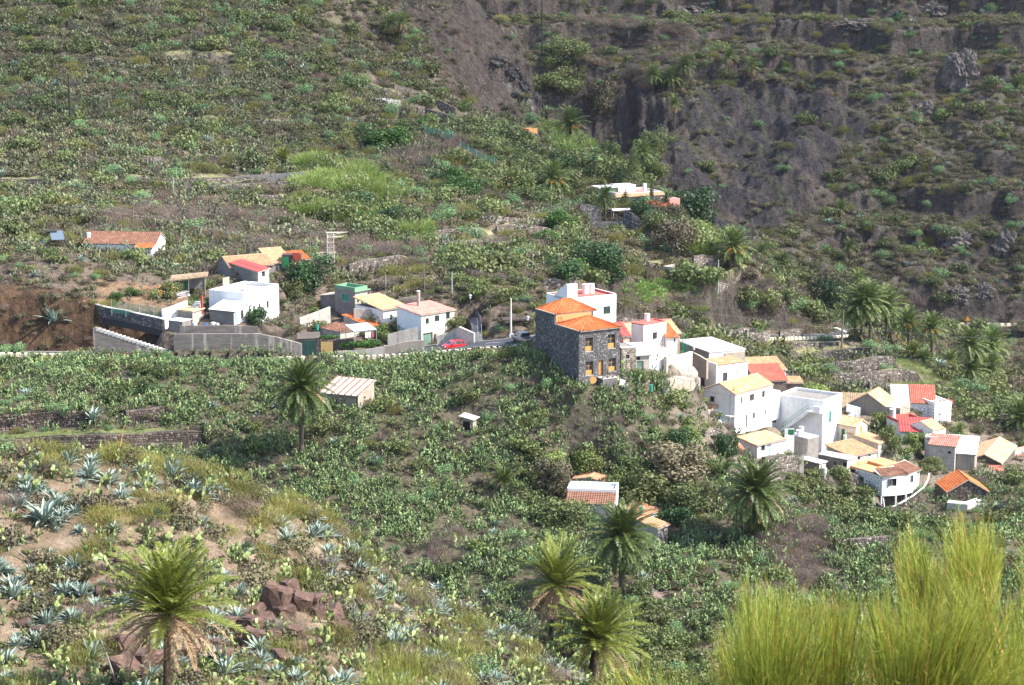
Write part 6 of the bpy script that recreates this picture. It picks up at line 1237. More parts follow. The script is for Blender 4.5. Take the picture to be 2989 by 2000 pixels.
h=House('white wing with bright red tiles and a white roof terrace',5,324,(1498,246),(1510,240),(1104,250),(1500,440),ang=82,la=6.0);h.walls('white_paint',htop=(0,1.8,1.8,0));
h.covering([((-.3,h.lb*.56,h.H),(-.3,-.3,h.H),(6.0,h.lb*.56,h.H+1.9),(6.0,-.3,h.H+1.9))],'tile_red');h.covering([((-.3,h.lb,h.H),(-.3,h.lb*.57,h.H),(6.0,h.lb,h.H+1.9),(6.0,h.lb*.57,h.H+1.9))],'white_paint',tiles=False,name='terrace_slab')
random.seed(13);dots(h,'dark_stones',0,lambda s,z,d:(-d,s,z),h.lb*.52,.2,h.H-.3,[],.14)
h=House('plain brown gabled barn with straw coloured tiles',5,318,(1185,288),(1300,290),(912,290),(1190,375),name='barn',cat='barn',ang=62,lb=8.4,la=5.6);h.walls('tan_concrete');h.covering([((-.2,h.lb+.2,h.H),(-.2,-.2,h.H),(2.8,h.lb+.2,h.H+1.5),(2.8,-.2,h.H+1.5))],'tile_lichen',tiles=False,name='mortar_slope')if 0 else None
h.e['label']='plain brown barn with a low gable between the tiled sheds and the dotted house';mb=MB();L_=h.lb;mb.add([(0,2.6,h.H),(0,L_,h.H),(0,(L_+2.6)/2,h.H+1.9),(.25,2.6,h.H),(.25,L_,h.H),(.25,(L_+2.6)/2,h.H+1.9)],[(0,2,1),(3,4,5),(0,3,5,2),(1,2,5,4)]);part('gable',mb,'tan_concrete',h.e)
mL=(L_+2.6)/2;h.covering([((5.6,2.4,h.H),(-.2,2.4,h.H),(5.6,mL,h.H+1.95),(-.2,mL,h.H+1.95)),((-.2,L_+.3,h.H),(5.6,L_+.3,h.H),(-.2,mL,h.H+1.95),(5.6,mL,h.H+1.95))],'tile_yellow');h.roof_flat('pale_concrete',0)
h=House('long low shed with lichen covered old tiles',5,322,(900,292),(915,285),(652,275),(900,330),name='shed',cat='shed',ang=80,la=4.5,lb=6.6);h.walls('old_plaster',htop=(0,1.4,1.4,0));h.roof_shed('tile_lichen',(0,1.4,1.4,0));bw(5,[(690,330),(820,335)],[250,285],319,'white_paint','low white wall in front of the lichen covered shed')
h=House('building with a bright red parapet and a red sheet lean-to roof',5,312,(1190,432),(1412,418),(1056,380),(1200,625),name='red_roof_house',ang=20,lb=4.5);h.walls('white_paint');h.roof_flat('red_floor',.45,.2,parmat='red_floor');h.box('red_band','red_floor',-.02,h.la+.02,-.02,-.004,h.H-.4,h.H+.45);cyl_part('tank','pale_concrete',h.e,(.6,3.6),.5,h.H,h.H+1.6,14,lid='white_paint');rrh=h
h=House('white cottage under the red sheet roof with a green door',5,306,(1190,500),(1332,510),(1150,470),(1165,620),ang=-6,lb=3.6,la=5.0);h.opening('door','R',1250,520,1290,612,'green_paint');h.walls('white_paint',htop=(0,0,1.3,1.3));h.roof_shed('red_sheet',(0,0,1.3,1.3),pitch=.45,row=5)
h=House('bright white gabled cottage with a tile strip and round vent',5,304,(1484,500),(1550,500),(1305,470),(1485,640),name='cottage',ang=40,la=3.2,lb=5.2);h.opening('window','L',1370,455,1395,485,'galvanised',1);h.walls('white_paint',gable='L',rh=1.0);h.roof_gable('tile_pale',1.0,'x',ov=.1,og=-.15)
h=House('pink stall with red trim at the end of the white cottage',5,301,(1530,560),(1545,555),(1485,560),(1530,650),name='stall',cat='shed',ang=70,la=2.0,lb=2.0);h.walls('pink_white');h.roof_flat('pink_render',.1);h.box('trim','red_sheet',-.03,-.004,.1,1.9,h.H-.4,h.H-.25)
h=House('grey house with a red lean-to roof and one dark window',5,298,(1688,640),(1700,632),(1530,650),(1695,850),name='grey_house',ang=66,la=3.0,lb=4.0);h.opening('window','L',1620,680,1650,706,'dark_green',1);h.walls('old_plaster',htop=(0,.9,.9,0));h.roof_shed('faded_red',(0,.9,.9,0))
h=House('weathered shed with a loose corrugated roof and brown wall',5,298,(1868,712),(1880,705),(1690,680),(1868,860),name='shed',cat='shed',ang=72,la=4.6,lb=4.4);h.walls('tan_concrete',htop=(0,1.6,1.6,0));h.roof_shed('white_sheet',(0,1.6,1.6,0),pitch=.4,row=5)
h=House('long old house with a worn salmon barrel tile roof',5,306,(2108,790),(2120,780),(1868,790),(2110,850),name='old_house',ang=66,la=12.5,lb=5.2);h.walls('dry_stone',gable='L',rh=1.1);h.roof_gable('tile_pale',1.1,'x')
e=frame_obj('tiled_porch',gp(5,2030,850,303),R(-4),'narrow striped pink tile porch roof below the old house','roof');mb=MB();tile_sheet(mb,(-1.6,-1,0),(1.6,-1,0),(-1.6,.8,.5),(1.6,.8,.5),.3,3,.07);slab(mb,(-1.6,-1,0),(1.6,-1,0),(-1.6,.8,.5),(1.6,.8,.5));part('tiles',mb,['tile_red','grey_wood'],e);box('post','grey_wood',e,-1.5,-1.35,-.8,-.65,-2,0);box('post','grey_wood',e,1.35,1.5,-.8,-.65,-2,0)
bw(5,[(2110,860),(2160,880),(2200,930)],[800,830,880],303,'tan_concrete','sloping tan wall right of the striped porch roof');
h=House('long dark red walled terrace building at the right edge',5,318,(2230,740),(2420,700),(2095,690),(2235,760),name='red_wall_house',ang=28,la=9);h.walls('red_floor' if 0 else 'pink_render');h.roof_flat('sand_floor',.5,.2,parmat='pink_render');cyl_part('tank','pale_concrete',h.e,(1.5,2.5),.5,h.H,h.H+1.3,14,lid='cream')
h=House('dark stone barn with an orange gabled tile roof',5,284,(1618,1048),(1980,1062),(1612,1000),(1620,1145),name='stone_barn',cat='barn',ang=4,lb=5.2);h.walls('dry_stone',gable='R',rh=1.75);h.roof_gable('tile_orange',1.75,'y',ov=.25,og=.3)
mb=MB();stones_into(mb,h.la,-2,h.H+1.6,.36,.2,lambda s,z,d:(s,-d-.002,z),ztop=lambda s:h.H+1.65*(1-abs(s/h.la*2-1)));part('stone_facing',mb,'stones_brown',h.e,kind='stuff')
p=[gp(5,1612,1170,281),gp(5,1800,1190,280),gp(5,1940,1150,281)];plain_wall(p,[.3,.35,.3],'pale concrete trough wall below the stone barn','pale_concrete','trough_wall',1.6)
h=House('flat roofed house with white parapet and brown tiled lean-to among the bushes',8,254,(1490,292),(1502,282),(1185,292),(1495,425),name='bush_house',ang=82,la=3.6);h.walls('white_paint','pale_concrete');h.roof_flat('blue_sheet',.35,.25,parmat='white_paint')
h.covering([((-2.6,h.lb,h.H-1.05),(-2.6,0,h.H-1.05),(-.02,h.lb,h.H-.1),(-.02,0,h.H-.1))],'tile_brown',name='lean_to_roof');h.box('lean_to','pale_concrete',-2.3,-.02,.1,h.lb-.1,-2.5,h.H-1.15)
q=House('tiny orange tiled hut on the corner of the bush house',8,260,(1405,225),(1420,220),(1300,230),(1405,245),name='hut',cat='hut',ang=70,la=2.5,lb=4.0);q.walls('white_paint',gable='L',rh=.35);q.roof_gable('tile_worn',.35,'x')
h=House('rough stone shed with two steps of orange tile roof behind the tall palm',8,246,(1748,518),(1810,480),(1650,475),(1752,640),name='stone_shed',cat='shed',ang=38,lb=5.0);h.walls('old_plaster',htop=(0,.2,.5,.3));h.roof_shed('tile_worn',(0,.2,.5,.3));mb=MB();stones_into(mb,h.la,-2,h.H,.4,.24,lambda s,z,d:(s,-d-.002,z));part('stone_facing',mb,'stones_field',h.e,kind='stuff')
h2=House('upper orange tile roof behind the rough stone shed',8,251,(1672,440),(1690,425),(1560,400),(1675,470),name='tiled_shed',cat='shed',ang=45,la=3.0,lb=4.0);h2.walls('white_paint',htop=(0,.2,.5,.3));h2.roof_shed('tile_worn',(0,.2,.5,.3))
h=House('low barn with tan panelled roof and red doors below the lane',2,271,(652,1345),(783,1308),(285,1400),(660,1500),name='tan_barn',cat='barn',ang=None,la=4.4,lb=8.6)if 0 else House('low barn with tan panelled roof and red doors below the lane',2,271,(652,1352),(783,1310),(300,1400),(660,1490),name='tan_barn',cat='barn',ang=68,la=5.2,lb=None)
h.opening('door','L',402,1390,446,1500,'red_door');h.opening('door','L',636,1342,650,1440,'red_door');h.walls('tan_concrete',htop=(0,1.1,1.1,0));h.covering([((-.5,h.lb+.4,h.H),(-.5,-.3,h.H),(5.3,h.lb+.4,h.H+1.2),(5.3,-.3,h.H+1.2))],'tan_sheet',tiles=False)
for i in range(7):y_=-.2+(h.lb+.4)*i/6;mb=MB();tube(mb,[vec(-.5,y_,h.H+.05),vec(5.3,y_,h.H+1.27)],.1,5);part('tile_rib',mb,'tile_brown',h.e)
h=House('tiny white shelter with a tilted roof in the cactus slope',0,266,(1380,1224),(1395,1220),(1335,1217),(1382,1262),name='shelter',cat='hut',ang=60,la=1.0,lb=1.7);h.opening('hole','L',1345,1230,1372,1256);h.walls('tan_concrete');h.roof_shed('straw_thatch',(0,.1,.35,.25),tiles=False,ov=.35)
h=House('low pale concrete shed in the hollow below the dotted house',12,268,(1290,580),(1440,575),(1200,560),(1290,635),name='shed',cat='shed',ang=10,lb=3.5);h.walls('pink_white');h.roof_flat('grey_concrete',.1)
h=House('pink villa with white terraces among palms and pines',6,452,(780,265),(1045,262),(545,240),(785,395),name='villa',ang=24,lb=9,la=11.5);h.opening('window','R',1015,300,1035,335,'grey_wood',1);h.walls('pink_white');h.roof_flat('pink_render',.25);h.covering([((-.6,-1.1,h.H-.6),(h.la+.5,-1.1,h.H-.6),(-.6,.0,h.H+.1),(h.la+.5,0,h.H+.1))],'tile_pale',name='eave_tiles')
h.box('upper_room','pink_white',2.5,7,4,8,h.H,h.H+1.5);h.box('pergola_frame','white_paint',-2.5,2.4,4,8,h.H+1.1,h.H+1.3);h.box('green_wall','mint_paint',-2.4,2.4,4.5,4.7,h.H-.5,h.H+1.0);h.box('chimney','white_paint',h.la-3.4,h.la-2.7,2,2.7,h.H,h.H+1.9);h.box('balcony','pink_render',h.la+.02,h.la+1.5,0,2,0,h.H-1.4);h.box('lower_terrace','pink_render',-1.5,h.la*.8,-4.5,-.02,-3.5,-.4);h.box('lower_wing','pink_render',h.la+.05,h.la+5.5,1,4,-3,.8)
e=frame_obj('garden_canopy',gp(6,850,545,440),R(10),'white roofed garden canopy below the pink villa','canopy');box('roof','pink_white',e,-2.6,2.6,-1.5,2,2.0,2.15)
for x in(-2.4,0,2.4):
 for y in(-1.3,1.8):mb=MB();tube(mb,[vec(x,y,-1),vec(x,y,2)],.07,5);part('post',mb,'pink_white',e)
box('back_wall','pink_render',e,-2.5,2.5,1.7,1.9,-1,1.0);box('railing','galvanised',e,-2.5,2.7,-1.5,-1.45,-.3,.6)
bw(6,[(605,690),(720,690),(832,690)],[580,575,575],436,'grey_concrete','grey rendered retaining wall below the villa garden',thick=.5);bw(6,[(832,690),(942,680)],[575,545],436.5,'pale_concrete','pale end wall of the villa terrace',Y2=441);stone_wall([gp(6,360,650,434),gp(6,480,665,435),gp(6,600,700,436)],5.5,'long dark stone wall under the villa lawn','stones_dark',.55,.35,zoff=0);stone_wall([gp(6,870,850,428),gp(6,950,900,427),gp(6,1045,945,427)],8.0,'tall dark stone wall with white edge below the villa','stones_dark',.55,.35)
bw(6,[(945,700),(1100,700)],[565,565],445,'pink_render','reddish wall with two diamond shapes');bw(6,[(945,745),(1165,745)],[668,690],438,'pink_render','low reddish wall with a white top');
for x,l in((975,'brown diamond lattice on the reddish wall, first from the villa'),(1055,'brown diamond lattice on the reddish wall, second from the villa')):e=frame_obj('diamond_lattice',gp(6,x,605,444.6),0,l,'ornament');o=box('lattice','dark_wood',e,-1.4,1.4,-.05,.05,-1.4,1.4);o.rotation_euler=(0,R(45),0)
h=House('open stone water tank with a white rim in the fields',6,384,(1690,1145),(1735,1120),(1555,1118),(1700,1215),name='water_basin',cat='tank',ang=50,lb=8,la=4);h.walls('grey_stone');h.roof_flat('grass_floor',.3,.3,parmat='old_plaster',dz=-.3);bw(6,[(1745,1175),(1850,1165)],[1148,1122],388,'cream','small cream wall beside the stone water tank')
h=House('small pale concrete cistern on the upper terraces',10,490,(75,690),(115,688),(-90,680),(75,738),name='cistern',cat='tank',ang=30,la=3.6,lb=9);h.walls('old_plaster');h.roof_flat('old_plaster',.0)
h=House('small orange walled ruin above the rock knoll',10,497,(1040,890),(1070,884),(1032,888),(1042,935),name='ruin',cat='ruin',ang=35,la=2.6,lb=2.5);h.walls('orange_render');h.roof_flat('old_plaster',.3,parmat='orange_render');bw(10,[(910,955),(1030,945)],[948,938],492,'white_paint','thin white wall beside the orange ruin')
for L,Y,l in(([(760,1030),(990,1018),(1130,1015)],410,'pale water channel wall on the left hillside'),([(1340,1012),(1560,1000),(1740,985)],409,'pale water channel wall above the terraces'),([(60,1032),(240,1028)],409,'short pale channel wall near the left pole'),([(780,1058),(1100,1052),(1200,1050)],405,'thin pale pipe wall crossing the slope')):bw(9,L,[y-7 for _,y in L],Y,'grey_concrete',l,name='water_channel')
bw(10,[(0,1150),(110,1140)],[1142,1132],470,'pale_concrete','pale stub wall amid brown grass')
e=frame_obj('green_hut',gp(2,-60,20,330),0,'green painted hut door behind the trees','hut');box('door','green_paint',e,-.5,.6,0,.1,-1.5,.3);box('side','red_door',e,1.3,2.4,.3,.4,-1.5,1.0);box('body','dark_wood',e,-.6,2.5,.45,2.5,-1.8,.6)
for k,L,hh,lb_ in((5,[(-60,965),(120,950),(250,930)],3.6,'tall rubble bank holding up the white village, left of the crumbling wall end'),(4,[(1190,800),(1300,810),(1455,815)],2.6,'dark stone wall behind the orange tiled wing'),(4,[(420,1290),(520,1270),(640,1310)],1.3,'short dark stone wall at the foot of the gabled house'),(8,[(2180,215),(2260,230),(2344,240)],1.8,'grey stone wall under the small wispy palm'),(12,[(1040,480),(1180,475),(1400,455)],1.2,'low stone terrace wall in the hollow under the dotted house'),(5,[(960,1200),(1050,1260),(1150,1240)],.9,'loose stones piled under the corner pillar'),(7,[(2000,980),(2060,1020),(2150,1060),(2250,1075)],1.5,'broken stone wall running down from the terrace corner'),(3,[(1240,1330),(1400,1340),(1560,1310)],1.0,'rough stone edge in front of the stone hut'),(5,[(640,900),(720,960),(800,990)],1.4,'old stained stone wall left of the dotted house'),(14,[(1240,1060),(1400,1050),(1480,1040)],1.0,'overgrown stub of terrace wall left of the lowest step')):
 q=[G(*Z(k,*p))for p in L];q=[p for p in q if p is not None]
 if len(q)>1:stone_wall(q,hh,lb_,'stones_field',.42,.28,name='rubble_wall')
# ---------------------------------------------------------------- terrace walls
USED=set();SIDE=['on the left hillside','across the middle of the hill','on the village terraces']
for i,(pl,hh,L)in enumerate(TERR):
 base=[Vector((p.x,p.y-.15,float(hz(p.x,p.y-.9))))for p in pl];near_=pl[0].y<275
 ppx=[proj(p.x,p.y,p.z)for p in pl];cx=np.mean([q[0]for q in ppx]);cy=np.mean([q[1]for q in ppx])
 lbl=('tall ' if hh>2.1 else 'low ' if hh<1.5 else '')+('dark' if near_ else 'brown')+' dry stone terrace wall '+where(cx,cy)
 if lbl in USED:lbl=lbl.replace('terrace wall','terrace wall, second tier,')
 USED.add(lbl)
 stone_wall(base,hh+.15,lbl,'stones_brown' if near_ else 'stones_field',.5 if near_ else.45,.32 if near_ else.3,individual=(near_ and i<2),group=None)
carve([1950,1975,2030,2060],[1105,1108,1112,1120],288,310)
carve([2560,2590,2700,2725],[1502,1502,1470,1455],268,286.3)
carve([-400,0,500,860,900],[1056,1056,1066,1074,1074],262,296.3)
carve([850,1070,1120],[1074,1072,1068],262,295.5)
carve([1060,1300,1350],[1072,1058,1054],262,294.6)
carve([1290,1420,1530,1560],[1058,1048,1038,1036],262,291.5)
carve([1330,1350,1410,1425],[1012,1012,1012,1012],301.5,319)
carve([1680,1700,1880,1900],[690,690,700,700],395,437)
ground_mesh()
# ---------------------------------------------------------------- ground cover and plants
PX,PY=proj(GX,np.maximum(GY,.1),GZ)
clear*=(DROAD>3.9)*1.0
for pl,h,L in TERR:
 xs=np.array([p.x for p in pl]);ys=np.array([p.y for p in pl]);o=np.argsort(xs);yw=np.interp(GX,xs[o],ys[o])
 clear*=1-.9*((np.abs(GY-yw+.6)<1.0)&(GX>xs.min())&(GX<xs.max()))
def zn(k,L,ylo=0,yhi=2000,soft=0):return(inpoly(wx if soft else PX,wy if soft else PY,pz(k,L))&(GY>ylo)&(GY<yhi))*1.0
clear*=1-.97*M_path;clear*=1-.6*M_vill;clear*=1-M_yard*.8;clear*=1-.4*M_cut
openg=np.clip(M_grass+M_straw,0,1)
A1=fbm(GX/10,GY/10,3,201);A2=fbm(GX/6,GY/6,3,202);A3=fbm(GX/16,GY/16,3,203);A4=fbm(GX/5,GY/5,3,204)
fgm=((GY>66)&(GY<142))*1.0;mid=((GY>195)&(GY<299))*(PY>1030)*1.0;hid=((GY>=142)&(GY<=195))*.25
upm=((GY>300)&(mt<.5))*1.0;mnt=(mt>=.5)*1.0
rocky=np.clip(rockm,0,1);slopeok=1-rocky*.8
bare=1-.92*np.clip(M_face+M_cliff+M_spur+cv,0,1)
right=sstep(1900,2000,PX)*(GY>270)*(GY<420)
cane_z=np.maximum(zn(14,[(430,600),(460,430),(600,410),(680,480),(800,470),(1000,580),(1080,700),(860,740),(700,640)],330,480),zn(14,[(320,760),(420,700),(620,740),(830,790),(820,830),(480,800)],330,460))
cane_z=np.maximum(cane_z,zn(6,[(1560,960),(1620,700),(1700,680),(1800,850),(1920,930),(1900,960),(1700,990)],340,480));cane_z=np.maximum(cane_z,zn(6,[(1070,960),(1250,880),(1400,930),(1350,1010),(1150,1000)],340,480)*.6)
cane_z=np.maximum(cane_z,zn(14,[(1090,860),(1200,820),(1330,880),(1290,990),(1200,1000)],330,420)*.35);cane_z=np.maximum(cane_z,zn(3,[(1700,600),(1900,500),(2200,450),(2250,540),(1950,700)],300,400)*.25)
cane_z=np.maximum(cane_z,zn(10,[(1080,880),(1200,870),(1400,960),(1450,1040),(1300,1060)],400,560)*.6)
dry_z=np.clip(zn(0,[(250,760),(300,620),(560,560),(900,660),(1250,720),(1250,770),(900,820),(500,760)],330,460,1)+zn(14,[(1130,300),(1300,230),(1600,290),(1660,380),(1400,370),(1200,480),(1060,500),(960,420)],330,520,1)+zn(0,[(1600,200),(1700,60),(2000,60),(2060,250),(1900,260),(1650,250)],560,800,1)*.8+zn(8,[(280,540),(420,480),(600,600),(560,720),(330,760)],200,280,1)+zn(12,[(480,480),(640,330),(760,190),(900,210),(1000,380),(1000,560),(950,760),(780,820),(560,560)],200,300,1)*2,0,2)
GAPS=sstep(-.35,.0,fbm(GX/4,GY/4,3,215))
clear_g=clear.copy();clear*=1-.88*np.clip(TSTRIP+TFRONT,0,1)*(GY>300)
d=fgm*(.34+.36*sstep(-.1,.3,A1+.004*(PY-1650)*(PY>1500)));Pf=pick(d,1)
scatter('peary',Pf,.5,1.15,'prickly_pear','','cactus','yellow green prickly pears on the near slope',130,1,'prickly_pear_scrub','yellow green prickly pears scattered over the near slope',labeler=lambda p,x,y,s:'yellow green prickly pear clump '+where(x,y))
cactm=mid*(1-openg)*(.20+.80*sstep(-.35,.2,A1))*(1-.7*right)*(1-.8*np.clip(dry_z,0,1))*GAPS
vine=zn(8,[(1500,900),(1620,920),(1800,1100),(2050,1250),(2150,1400),(2100,1500),(1700,1500),(1600,1200),(1550,1000)],190,260,1)
cactm*=1-vine
Pm=pick(cactm*1.3+hid*.4,2)
scatter('pear',Pm,.6,1.25,'prickly_pear','','cactus','grey green prickly pears below the lane',170,2,'prickly_pear_thicket','dense grey green prickly pear thicket covering the middle slope',labeler=lambda p,x,y,s:'grey green prickly pear clump '+where(x,y))
Pu=pick(upm*(1-openg)*bare*slopeok*(.02+.22*sstep(-.1,.3,A3+.25*(PX<900)-.15*(PY>560)))+zn(1,[(620,260),(850,230),(1000,270),(1190,380),(1450,400),(1450,560),(720,500)],310,360)*.5+right*.10*(GY<345),3)
scatter('pearfar',Pu,.6,1.25,'hillside_prickly_pears','pale green prickly pears strewn over the upper hillside','cactus',None,0,3,always_stuff=True)
Pa=pick(fgm*(.10+.46*sstep(-.06,.2,A2)),4)
def lab_ag(p,x,y,s):return('broad' if s>1.15 else 'medium' if s>.8 else 'small')+' blue grey agave rosette '+where(x,y)
scatter('agave',Pa,.35,.95,'agave','','agave','blue grey agaves on the near slope',260,4,'agave_mat','small blue grey agaves on the near slope',labeler=lab_ag)
Pa=pick(mid*(1-openg)*.006+mnt*bare*.0035+upm*.001,5)
scatter('agave',Pa,.7,1.3,'agave','','agave','blue grey agaves amid the scrub',60,5,'far_agaves','blue grey agaves on the far mountainside',labeler=lambda p,x,y,s:'distant blue grey agave '+where(x,y))
crestz=zn(15,[(0,130),(120,160),(300,150),(500,220),(480,420),(330,400),(180,250),(0,300)],80,142)+zn(15,[(640,200),(900,190),(1200,280),(1500,370),(1700,430),(1900,560),(2200,680),(2200,720),(1900,600),(1500,480),(1150,330),(900,240)],100,142)*2
dbr=fgm*(.04+.08*sstep(.1,.4,A4))+crestz*.45*sstep(-.3,.1,A2)+mid*(1-openg)*.035*sstep(-.1,.3,A4)+upm*(1-openg)*bare*slopeok*(.075*sstep(-.1,.2,A2))+mnt*bare*.016
Pb=pick(dbr,6)
def lab_br(p,x,y,s):return('broad ' if s>1.7 else 'small ' if s<1.1 else '')+'olive green broom bush '+where(x,y)
scatter('broom',Pb,.6,1.9,'broom_shrub','','shrub','olive green broom bushes',280,6,'broom_scrub','olive green broom bushes spread over the hillsides',labeler=lab_br,sxy=1.25)
Ps=pick(fgm*.006+mid*.04*sstep(-.2,.2,A4)*(1-openg)+upm*.014*(1-openg)*bare+mnt*.010*bare+zn(13,[(200,150),(1700,200),(1700,330),(900,400),(250,420)],250,300)*.03,7)
scatter('spurge',Ps,.7,2.2,'spurge_bush','','bush','rounded pale green spurge bushes',160,7,'spurge_scrub','rounded pale green spurge bushes on the far slopes',labeler=lambda p,x,y,s:'rounded pale green spurge bush '+where(x,y))
veg8=zn(8,[(860,0),(1050,0),(1180,200),(1250,330),(1100,520),(960,480),(940,280),(980,120)],220,290,1)+zn(8,[(1480,180),(1600,60),(2100,120),(2140,330),(2000,470),(1700,440),(1500,300)],230,300,1)+zn(5,[(120,900),(650,950),(950,1050),(1000,1200),(950,1350),(500,1350),(150,1100)],250,300,1)
crop_z=zn(6,[(800,1370),(900,1270),(1300,1240),(1400,1290),(1250,1480),(1020,1490),(960,1440),(820,1440)],310,420)+zn(6,[(1420,1290),(1800,1290),(1820,1340),(1450,1380)],310,420)+zn(6,[(1800,1260),(1960,1240),(1950,1320),(1820,1320)],330,420)+zn(6,[(1600,1480),(2050,1390),(2130,1440),(1650,1560)],310,400)*.5
clear_g=clear.copy();clear*=1-.9*np.clip(crop_z,0,1)
cen=zn(14,[(1340,400),(1640,390),(2030,580),(2030,690),(1640,560),(1400,460)],330,480,1)+zn(14,[(1350,1100),(1600,1030),(1850,1080),(2080,1250),(2000,1400),(1400,1400)],305,400,1)*1.5+zn(14,[(2040,900),(2344,1000),(2344,1130),(2200,1100)],340,420)+zn(14,[(820,700),(1080,720),(1130,960),(900,960),(680,800),(240,560),(420,480)],330,460,1)+zn(10,[(420,820),(780,860),(1100,1000),(1050,1110),(820,1110),(600,960)],420,520)*.8+zn(10,[(880,1130),(1480,1060),(1560,1300),(1500,1420),(1100,1290)],400,520)*1.2
far_g=zn(7,[(230,0),(480,0),(800,100),(860,330),(600,360),(560,230)],420,560)*1.5+zn(10,[(1190,350),(1400,380),(1420,500),(1380,620),(1200,620),(1130,470)],600,720)*1.2+zn(10,[(1530,1000),(1950,950),(1970,1200),(1900,1300),(1500,1250)],440,600)
terr_z=zn(7,[(180,560),(900,570),(1400,640),(2060,920),(1990,1090),(1000,1080),(620,1000),(250,880)],313,400)
clear*=1-.93*terr_z;clear*=1-((PX>2080)&(PX<2500)&(GY>325)&(GY<393)&(PY<1030))
clear*=1-.72*zn(14,[(1250,880),(1650,850),(2140,730),(2140,830),(1880,1060),(1280,1060)],330,420);clear*=1-.6*zn(9,[(700,1000),(1760,970),(1660,1150),(1060,1150)],380,430);clear*=1-.6*np.maximum(zn(10,[(60,610),(640,610),(660,840),(60,840)],440,530),zn(14,[(700,1080),(1150,1050),(1150,1180),(700,1200)],330,370))
clear*=1-((PX>2560)&(PX<2725)&(PY>1400)&(PY<1510)&(GY>262)&(GY<292))
clear*=1-.9*((PX>700)&(PX<1560)&(GY>289)&(GY<298))
dgr=fgm*.012*sstep(0,.3,A3)+mid*(1-openg)*(.018+.05*sstep(.05,.4,A3))+veg8*.35+vine*.7+upm*(1-openg)*bare*slopeok*(1-.8*np.clip(dry_z,0,1))*(.010+.03*sstep(0,.3,A4))+cen*.07+far_g*.13+np.clip(cane_z,0,1)*.10+mnt*bare*(1-.8*rocky)*.035*sstep(-.05,.3,A1)+right*.03
Pg=pick(dgr,8)
scatter('green',Pg,.7,2.6,'green_shrub','','shrub','leafy green shrubs',290,8,'green_scrub','leafy green shrubs over the middle and upper slopes',labeler=lambda p,x,y,s:('big ' if s>2 else '')+'leafy green shrub '+where(x,y))
Pd=pick(upm*(1-openg)*bare*(.22+.2*sstep(-.2,.3,A1))*(1-.5*rocky)+mnt*bare*(1-.7*rocky)*(.24+.2*sstep(-.2,.3,A2))*(1-.6*rocky)+mnt*(M_face+M_cliff)*.005+M_spur*.008+mid*(1-openg)*.14+fgm*.22+right*.04,9)
scatter('dull',Pd,.4,1.6,'low_scrub','dull olive and brown low scrub covering the hillsides','scrub',None,0,9,always_stuff=True)
Pt=pick(mid*(1-openg)*.03*sstep(-.2,.2,A2)+dry_z*.30*(1-openg)+fgm*.03+upm*bare*(1-openg)*.022+mnt*bare*.035*sstep(-.1,.3,A4)+right*.03,10)
scatter('dry',Pt,.8,1.9,'dry_shrub','','shrub','leafless dry shrubs',200,10,'dry_scrub','leafless brown twiggy shrubs',labeler=lambda p,x,y,s:('big ' if s>1.5 else '')+'leafless brown twiggy shrub '+where(x,y),sxy=1.1)
Pc=pick(cane_z*.42*sstep(-.3,.1,A4)*(1-openg),11)
scatter('cane',Pc,.7,1.25,'cane_thicket','bright lime green cane and tall grass thickets on the hillside','canes',None,0,11,always_stuff=True)
Pgz=pick(fgm*(2.2+2.4*sstep(-.1,.4,A3))+mid*(.22+2.0*zn(13,[(1250,650),(1500,640),(1700,700),(1650,850),(1300,870)],240,280))*(1-openg)+upm*bare*.10+mnt*bare*.07+M_straw*3+hid,12)
scatter('grass',Pgz,.6,1.3,'dry_grass','dry straw coloured grass tufts over the slopes','grass',None,0,12,always_stuff=True)
Pgg=pick((openg*2.6+TSTRIP*(GY>300)*1.2)*(1-M_straw)+fgm*.25+M_cut*.1+right*.3,13,clear_g)
scatter('ggrass',Pgg,.5,1.0,'green_grass','short green grass on the terraces','grass',None,0,13,always_stuff=True)
Ph=pick(fgm*1.4*sstep(-.1,.3,A4)+mid*(1-openg)*.35+upm*.08*bare+openg*.1+vine*1.0+zn(7,[(670,950),(760,940),(1000,1060),(960,1085),(850,1010)],320,370)*3,14)
scatter('herb',Ph,.6,1.4,'herbs','small leafy green herbs between the shrubs','herbs',None,0,14,always_stuff=True)
Pcr=pick(crop_z*1.5,15,clear_g)
scatter('crop',Pcr,.5,.95,'vegetable_crop','rows of broad bright green crop leaves on the terraced field','crop',None,0,15,always_stuff=True)
